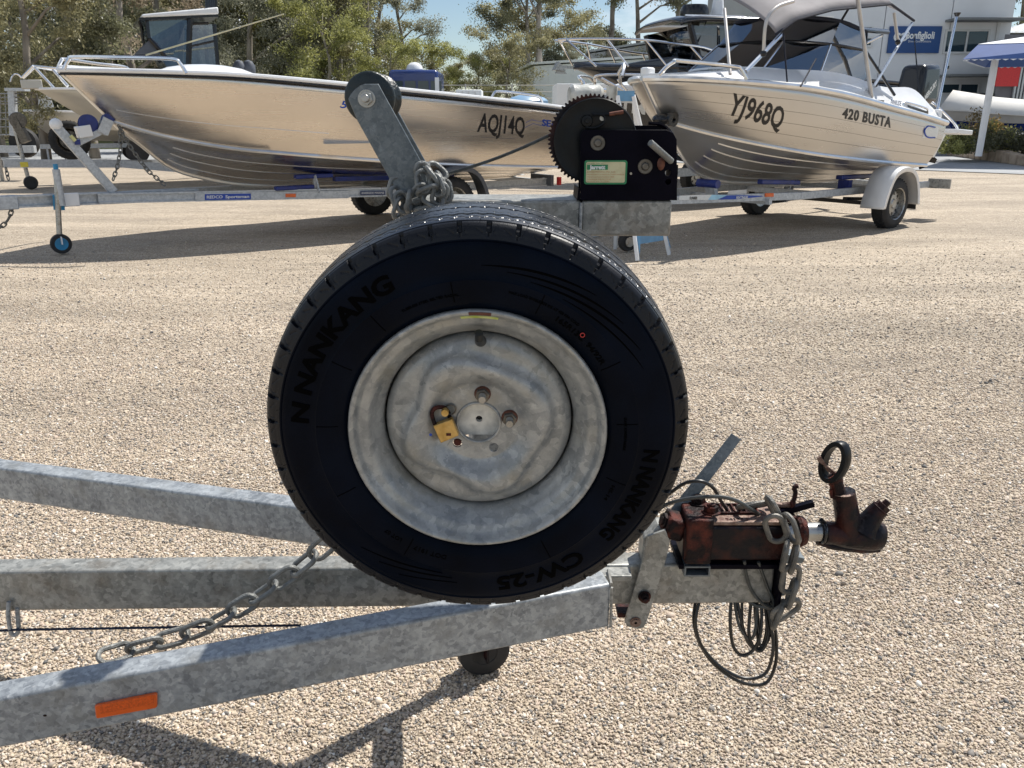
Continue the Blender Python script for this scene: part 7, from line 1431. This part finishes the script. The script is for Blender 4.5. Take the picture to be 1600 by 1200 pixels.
# mounting plate and studs behind (part of the trailer)
zlo = WP(752, 679, .056)[1]
ma = [WW(-.075, .056, zlo), WW(.075, .056, zlo), WW(.085, .056, .075), WW(-.085, .056, .075)]; MB().plate(ma, WB*.006, [circ(WW(0, .056, -.001), .0052, 16, WX, WU)]).build('wheel_mount_plate', 'pale_plate', ft, smooth=0)
MB().wl([(0, .0), (.007, .0), (.007, .1), (0, .1)], WW(0, .066, 0), WB, 8).build('bore_shade', 'black', ft)  # black plug stands in for the shade inside the plate's hole
MB().box(WW(0, .20, .02), (.10, .2, .05)).build('wheel_mount_arm', 'zinc', ft, bevel=.003); MB().box((-.045, 1.43, .86), (.09, .14, .07)).build('wheel_mount_arm', 'zinc', ft, bevel=.003)
for k in (0, 1):
    x, z = stud[k]; c_ = WW(x, RB, z); ax = -WB
    MB().wl([(.0132, .0), (.0130, -.002), (.0118, -.0045), (.009, -.005), (.009, 0)], c_, WB, 28, up=WU).build('cone_washer', 'copper', sw)
    xx = WX; yy = WU; q = MB(); q.hexa([c_-WB*.003+(xx*math.cos(PI*i/3+.2)+yy*math.sin(PI*i/3+.2))*.0112 for i in range(6)], [c_-WB*.011+(xx*math.cos(PI*i/3+.2)+yy*math.sin(PI*i/3+.2))*.0108 for i in range(6)]); q.build('wheel_nut', 'steel_dark', sw, bevel=.001)
    q = MB(); q.wl([(0, -.026), (.0055, -.026), (.0064, -.0245)]+[(.0064-.0006*(i % 2), -.023+.0009*i) for i in range(20)]+[(.0064, .02)], c_, WB, 18, up=WU); q.build('wheel_stud', 'steel', sw, smooth=30)
x, z = stud[3]; q = MB().wl([(0, .001), (.0060, .001), (.0065, .004), (.0065, .03)], WW(x, RB, z), WB, 14, up=WU); q.build('stud_end', 'rust', sw)
x, z = stud[4]; MB().tube(circ(WW(x+.001, RB-.002, z+.002), .0078, 24, WX, WU), .0012, 6, closed=True).build('hole_rim', 'steel_dark', sw)
# valve, balance weight, sticker, blue paint fleck
x, z = WP(750, 519, .012); 
MB().tube([WW(x, .030, z-.020), WW(x-.0005, .018, z-.014), WW(x-.001, .008, z-.008)], [.0085, .0075, .0062], 14).build('valve_stem', 'cable', sw); MB().tube([WW(x-.001, .006, z-.008), WW(x-.001, -.003, z+.004)], [.0064, .0058], 12).build('valve_cap', 'cable', sw)
def arcpatch(px0, px1, r0, r1, b0, m, nm):
    z = .19; a0 = math.acos(WP(px0, 490)[0]/z); a1 = math.acos(WP(px1, 490)[0]/z); mb = MB(); n_ = 12
    mb.add([WW(r*math.cos(a0+(a1-a0)*k/n_), b_, r*math.sin(a0+(a1-a0)*k/n_)) for k in range(n_+1) for r, b_ in ((r0, b0[0]), (r1, b0[1]))], [(2*k, 2*k+1, 2*k+3, 2*k+2) for k in range(n_)]); return mb.build(nm, m, sw, smooth=0, solid=.0006)
arcpatch(719, 779, .1836, .1895, (.0088, -.0005), 'lime', 'rim_sticker'); arcpatch(733, 767, .1925, .1975, (-.0062, -.0078), 'brown', 'balance_weight')
x, z = WP(673, 679, .02); MB().plate(circ(WW(x, .0192, z), .0022, 10, WX, WU), WB*.0004).build('blue_paint_fleck', 'print_blue', sw)
# ---- padlock
pk = thing('padlock', 'small brass padlock with rusty shackle hanging in a wheel bolt hole', 'padlock', (WW(-.05, RB, -.02)))
def pkp(px, py, b_=.022): x, z = WP(px, py, b_); return WW(x, b_, z)
body = [pkp(676.5, 666), pkp(706.5, 655), pkp(717, 681), pkp(688.5, 693)]
MB().plate(body, WB*.011).build('body', 'brass', pk, bevel=.0016, seg=3)
MB().tube(spline([pkp(682, 668, .028), pkp(677, 656, .028), pkp(675, 645, .028), pkp(680, 638, .028), pkp(690, 636, .030), pkp(697, 639, .036), pkp(702, 648, .040), pkp(702, 657, .030)], 4), .0031, 10).build('shackle', 'rust', pk)
MB().wl([(0, 0), (.0056, 0), (.0060, .0012), (.0060, .010), (0, .010)], pkp(695, 646, .020), WB, 20, up=WU).build('keyway_plug', 'brass', pk); MB().box(pkp(701, 679, .0212), (.007, .0005, .004)).build('stamp_wear', 'rust', pk)

# ================================================================== LOOSE CHAINS, ROPE, CABLES
cc = thing('safety_chain', 'galvanised chain running down behind the spare tyre to the near drawbar rail', 'chain', P(330, 985, 1.3832))
chain(cc, [P(520, 842, 1.3988), P(470, 885, 1.3936), P(420, 920, 1.3884), P(375, 950, 1.3832), P(330, 975, 1.3780), P(280, 995, 1.3676), P(232, 1006, 1.3520), P(200, 1015, 1.3364), P(160, 1027, 1.3052), P(118, 1032, 1.2844)], 'link', .0610, .0325, .0050, twist=.35, k=8, n=26)
rp_ = thing('tie_rope', 'dark blue rope stretched low behind the near drawbar rail', 'rope', P(200, 982, 1.4040))
rs_ = MB()
for s_ in range(3):
    pts = []; A_ = P(-160, 995, 1.4144); B_ = P(470, 977, 1.4061)
    M_ = P(22, 984, 1.4144)
    path = [A_.lerp(M_, k/40) for k in range(40)]+[M_.lerp(B_, k/90) for k in range(91)]
    for i, p_ in enumerate(path): a = 2*PI*s_/3+i*1.1; pts.append(p_+V(0, math.cos(a)*.0013, math.sin(a)*.0013))
    rs_.tube(pts, .0016, 5)
rs_.build('strand', 'rope', rp_)
cc = thing('post_chain', 'chain wound round the foot of the roller arm above the tyre', 'chain', P(670, 300, 1.5))
def lk(px, py, Y, ang, turn, L_=.037, W_=.0225, r_=.0040, par=None):
    """one link: long axis at ang degrees in the picture, turned about that axis"""
    ax = V(math.cos(R(ang)), random.uniform(-.15, .15), math.sin(R(ang))).normalized(); u0 = V(0, 1, 0); sd_ = ax.cross(u0).normalized(); u = (u0-ax*u0.dot(ax)).normalized(); up = u*math.cos(R(turn))+sd_*math.sin(R(turn))
    link_loop(P(px, py, Y*(1.04 if par else 1)), ax, up, L_, W_, r_, 26, 8).build('link', 'link', par or cc)
for a in ((663, 271, 1.488, 120, 10), (676, 276, 1.480, -55, 75), (661, 284, 1.478, 95, 20), (683, 290, 1.476, -70, 30), (668, 297, 1.472, 20, 65), (687, 303, 1.480, 70, 10), (654, 302, 1.478, 50, 25), (640, 313, 1.476, 80, 80), (676, 311, 1.478, 150, 20), (629, 316, 1.488, 110, 15), (620, 309, 1.494, 105, 50), (623, 325, 1.492, 70, 60), (690, 284, 1.500, -60, 70), (695, 298, 1.502, 100, 15), (692, 315, 1.497, 80, 40), (650, 322, 1.485, 20, 20), (664, 327, 1.487, 10, 70), (618, 294, 1.502, 75, 15), (683, 268, 1.495, 140, 40)):
    lk(*a)
cc = thing('coupling_chain', 'rusted grey safety chain draped over the coupling and hanging at its end', 'chain', P(1225, 850, 1.3936))
for a in ((1178, 789, 1.392, 5, 55), (1210, 797, 1.362, -62, 80), (1212, 826, 1.340, -68, 8), (1236, 826, 1.336, -70, 70), (1226, 868, 1.330, 88, 70), (1240, 872, 1.334, 85, 75), (1235, 905, 1.330, 88, 5), (1237, 927, 1.332, 82, 78), (1228, 953, 1.338, 35, 15), (1216, 960, 1.342, 75, 70)):
    lk(*a, L_=.058, W_=.032, r_=.0053, par=cc)
for o in [c for c in cc.children]: o.data.materials[0] = M['link_rust']
ec = thing('trailer_cable', 'black electric cable looped over the coupling and hanging in coils under the beam', 'cable', P(1150, 960, 1.4144))
def cb(pts, r=.0034, m='cable', nm='cable_run'): MB().tube(spline([P(x, y, Y*1.04) for x, y, Y in pts], 8), r, 8).build(nm, m, ec)
cb([(1020, 790, 1.39), (1046, 771, 1.38), (1070, 755, 1.375), (1095, 752, 1.37), (1114, 762, 1.375), (1126, 782, 1.39), (1138, 800, 1.40)], .0034)
cb([(1025, 800, 1.385), (1042, 788, 1.375), (1075, 779, 1.37), (1120, 776, 1.365), (1150, 782, 1.365), (1172, 795, 1.37), (1186, 803, 1.385)], .0036, 'cable_grey')
cb([(1163, 876, 1.352), (1166, 898, 1.360), (1174, 922, 1.362), (1190, 942, 1.362), (1207, 949, 1.362), (1208, 938, 1.362), (1200, 920, 1.362), (1192, 898, 1.358), (1185, 878, 1.352)], .0034, 'cable_grey')
cb([(1096, 930, 1.39), (1088, 960, 1.375), (1088, 985, 1.37), (1100, 1015, 1.37), (1130, 1045, 1.365), (1165, 1060, 1.362), (1196, 1052, 1.362), (1208, 1015, 1.366), (1204, 975, 1.374), (1196, 927, 1.395)])
cb([(1089, 928, 1.40), (1084, 968, 1.38), (1093, 1005, 1.375), (1118, 1040, 1.37), (1158, 1066, 1.366), (1195, 1068, 1.366), (1211, 1040, 1.368), (1213, 1000, 1.372), (1207, 960, 1.38), (1200, 922, 1.40)])
cb([(1143, 927, 1.40), (1141, 975, 1.38), (1146, 1010, 1.375), (1160, 1024, 1.372), (1178, 1014, 1.372), (1189, 985, 1.374), (1190, 927, 1.40)])
cb([(1146, 926, 1.40), (1154, 975, 1.382), (1170, 998, 1.378), (1180, 985, 1.376), (1184, 927, 1.40)], .0031, 'cable_grey')
cb([(1175, 926, 1.40), (1170, 985, 1.38), (1177, 1010, 1.374), (1190, 1016, 1.372), (1200, 990, 1.376), (1197, 926, 1.40)])
cb([(1180, 926, 1.405), (1186, 990, 1.385), (1180, 1012, 1.38), (1168, 1002, 1.382), (1158, 970, 1.385), (1150, 926, 1.405)])
cb([(1192, 926, 1.40), (1198, 975, 1.378), (1193, 1005, 1.376), (1184, 1014, 1.376), (1172, 1006, 1.378), (1160, 975, 1.39), (1160, 926, 1.405)], .0031)
cb([(1185, 926, 1.41), (1204, 965, 1.38), (1200, 1000, 1.376), (1188, 1008, 1.376), (1182, 980, 1.384), (1178, 926, 1.405)])
MB().tube([P(1155, 930, 1.4560), P(1182, 946, 1.4352), P(1205, 950, 1.4248)], .0045, 8).build('cable_tie', 'cable_grey', ec)
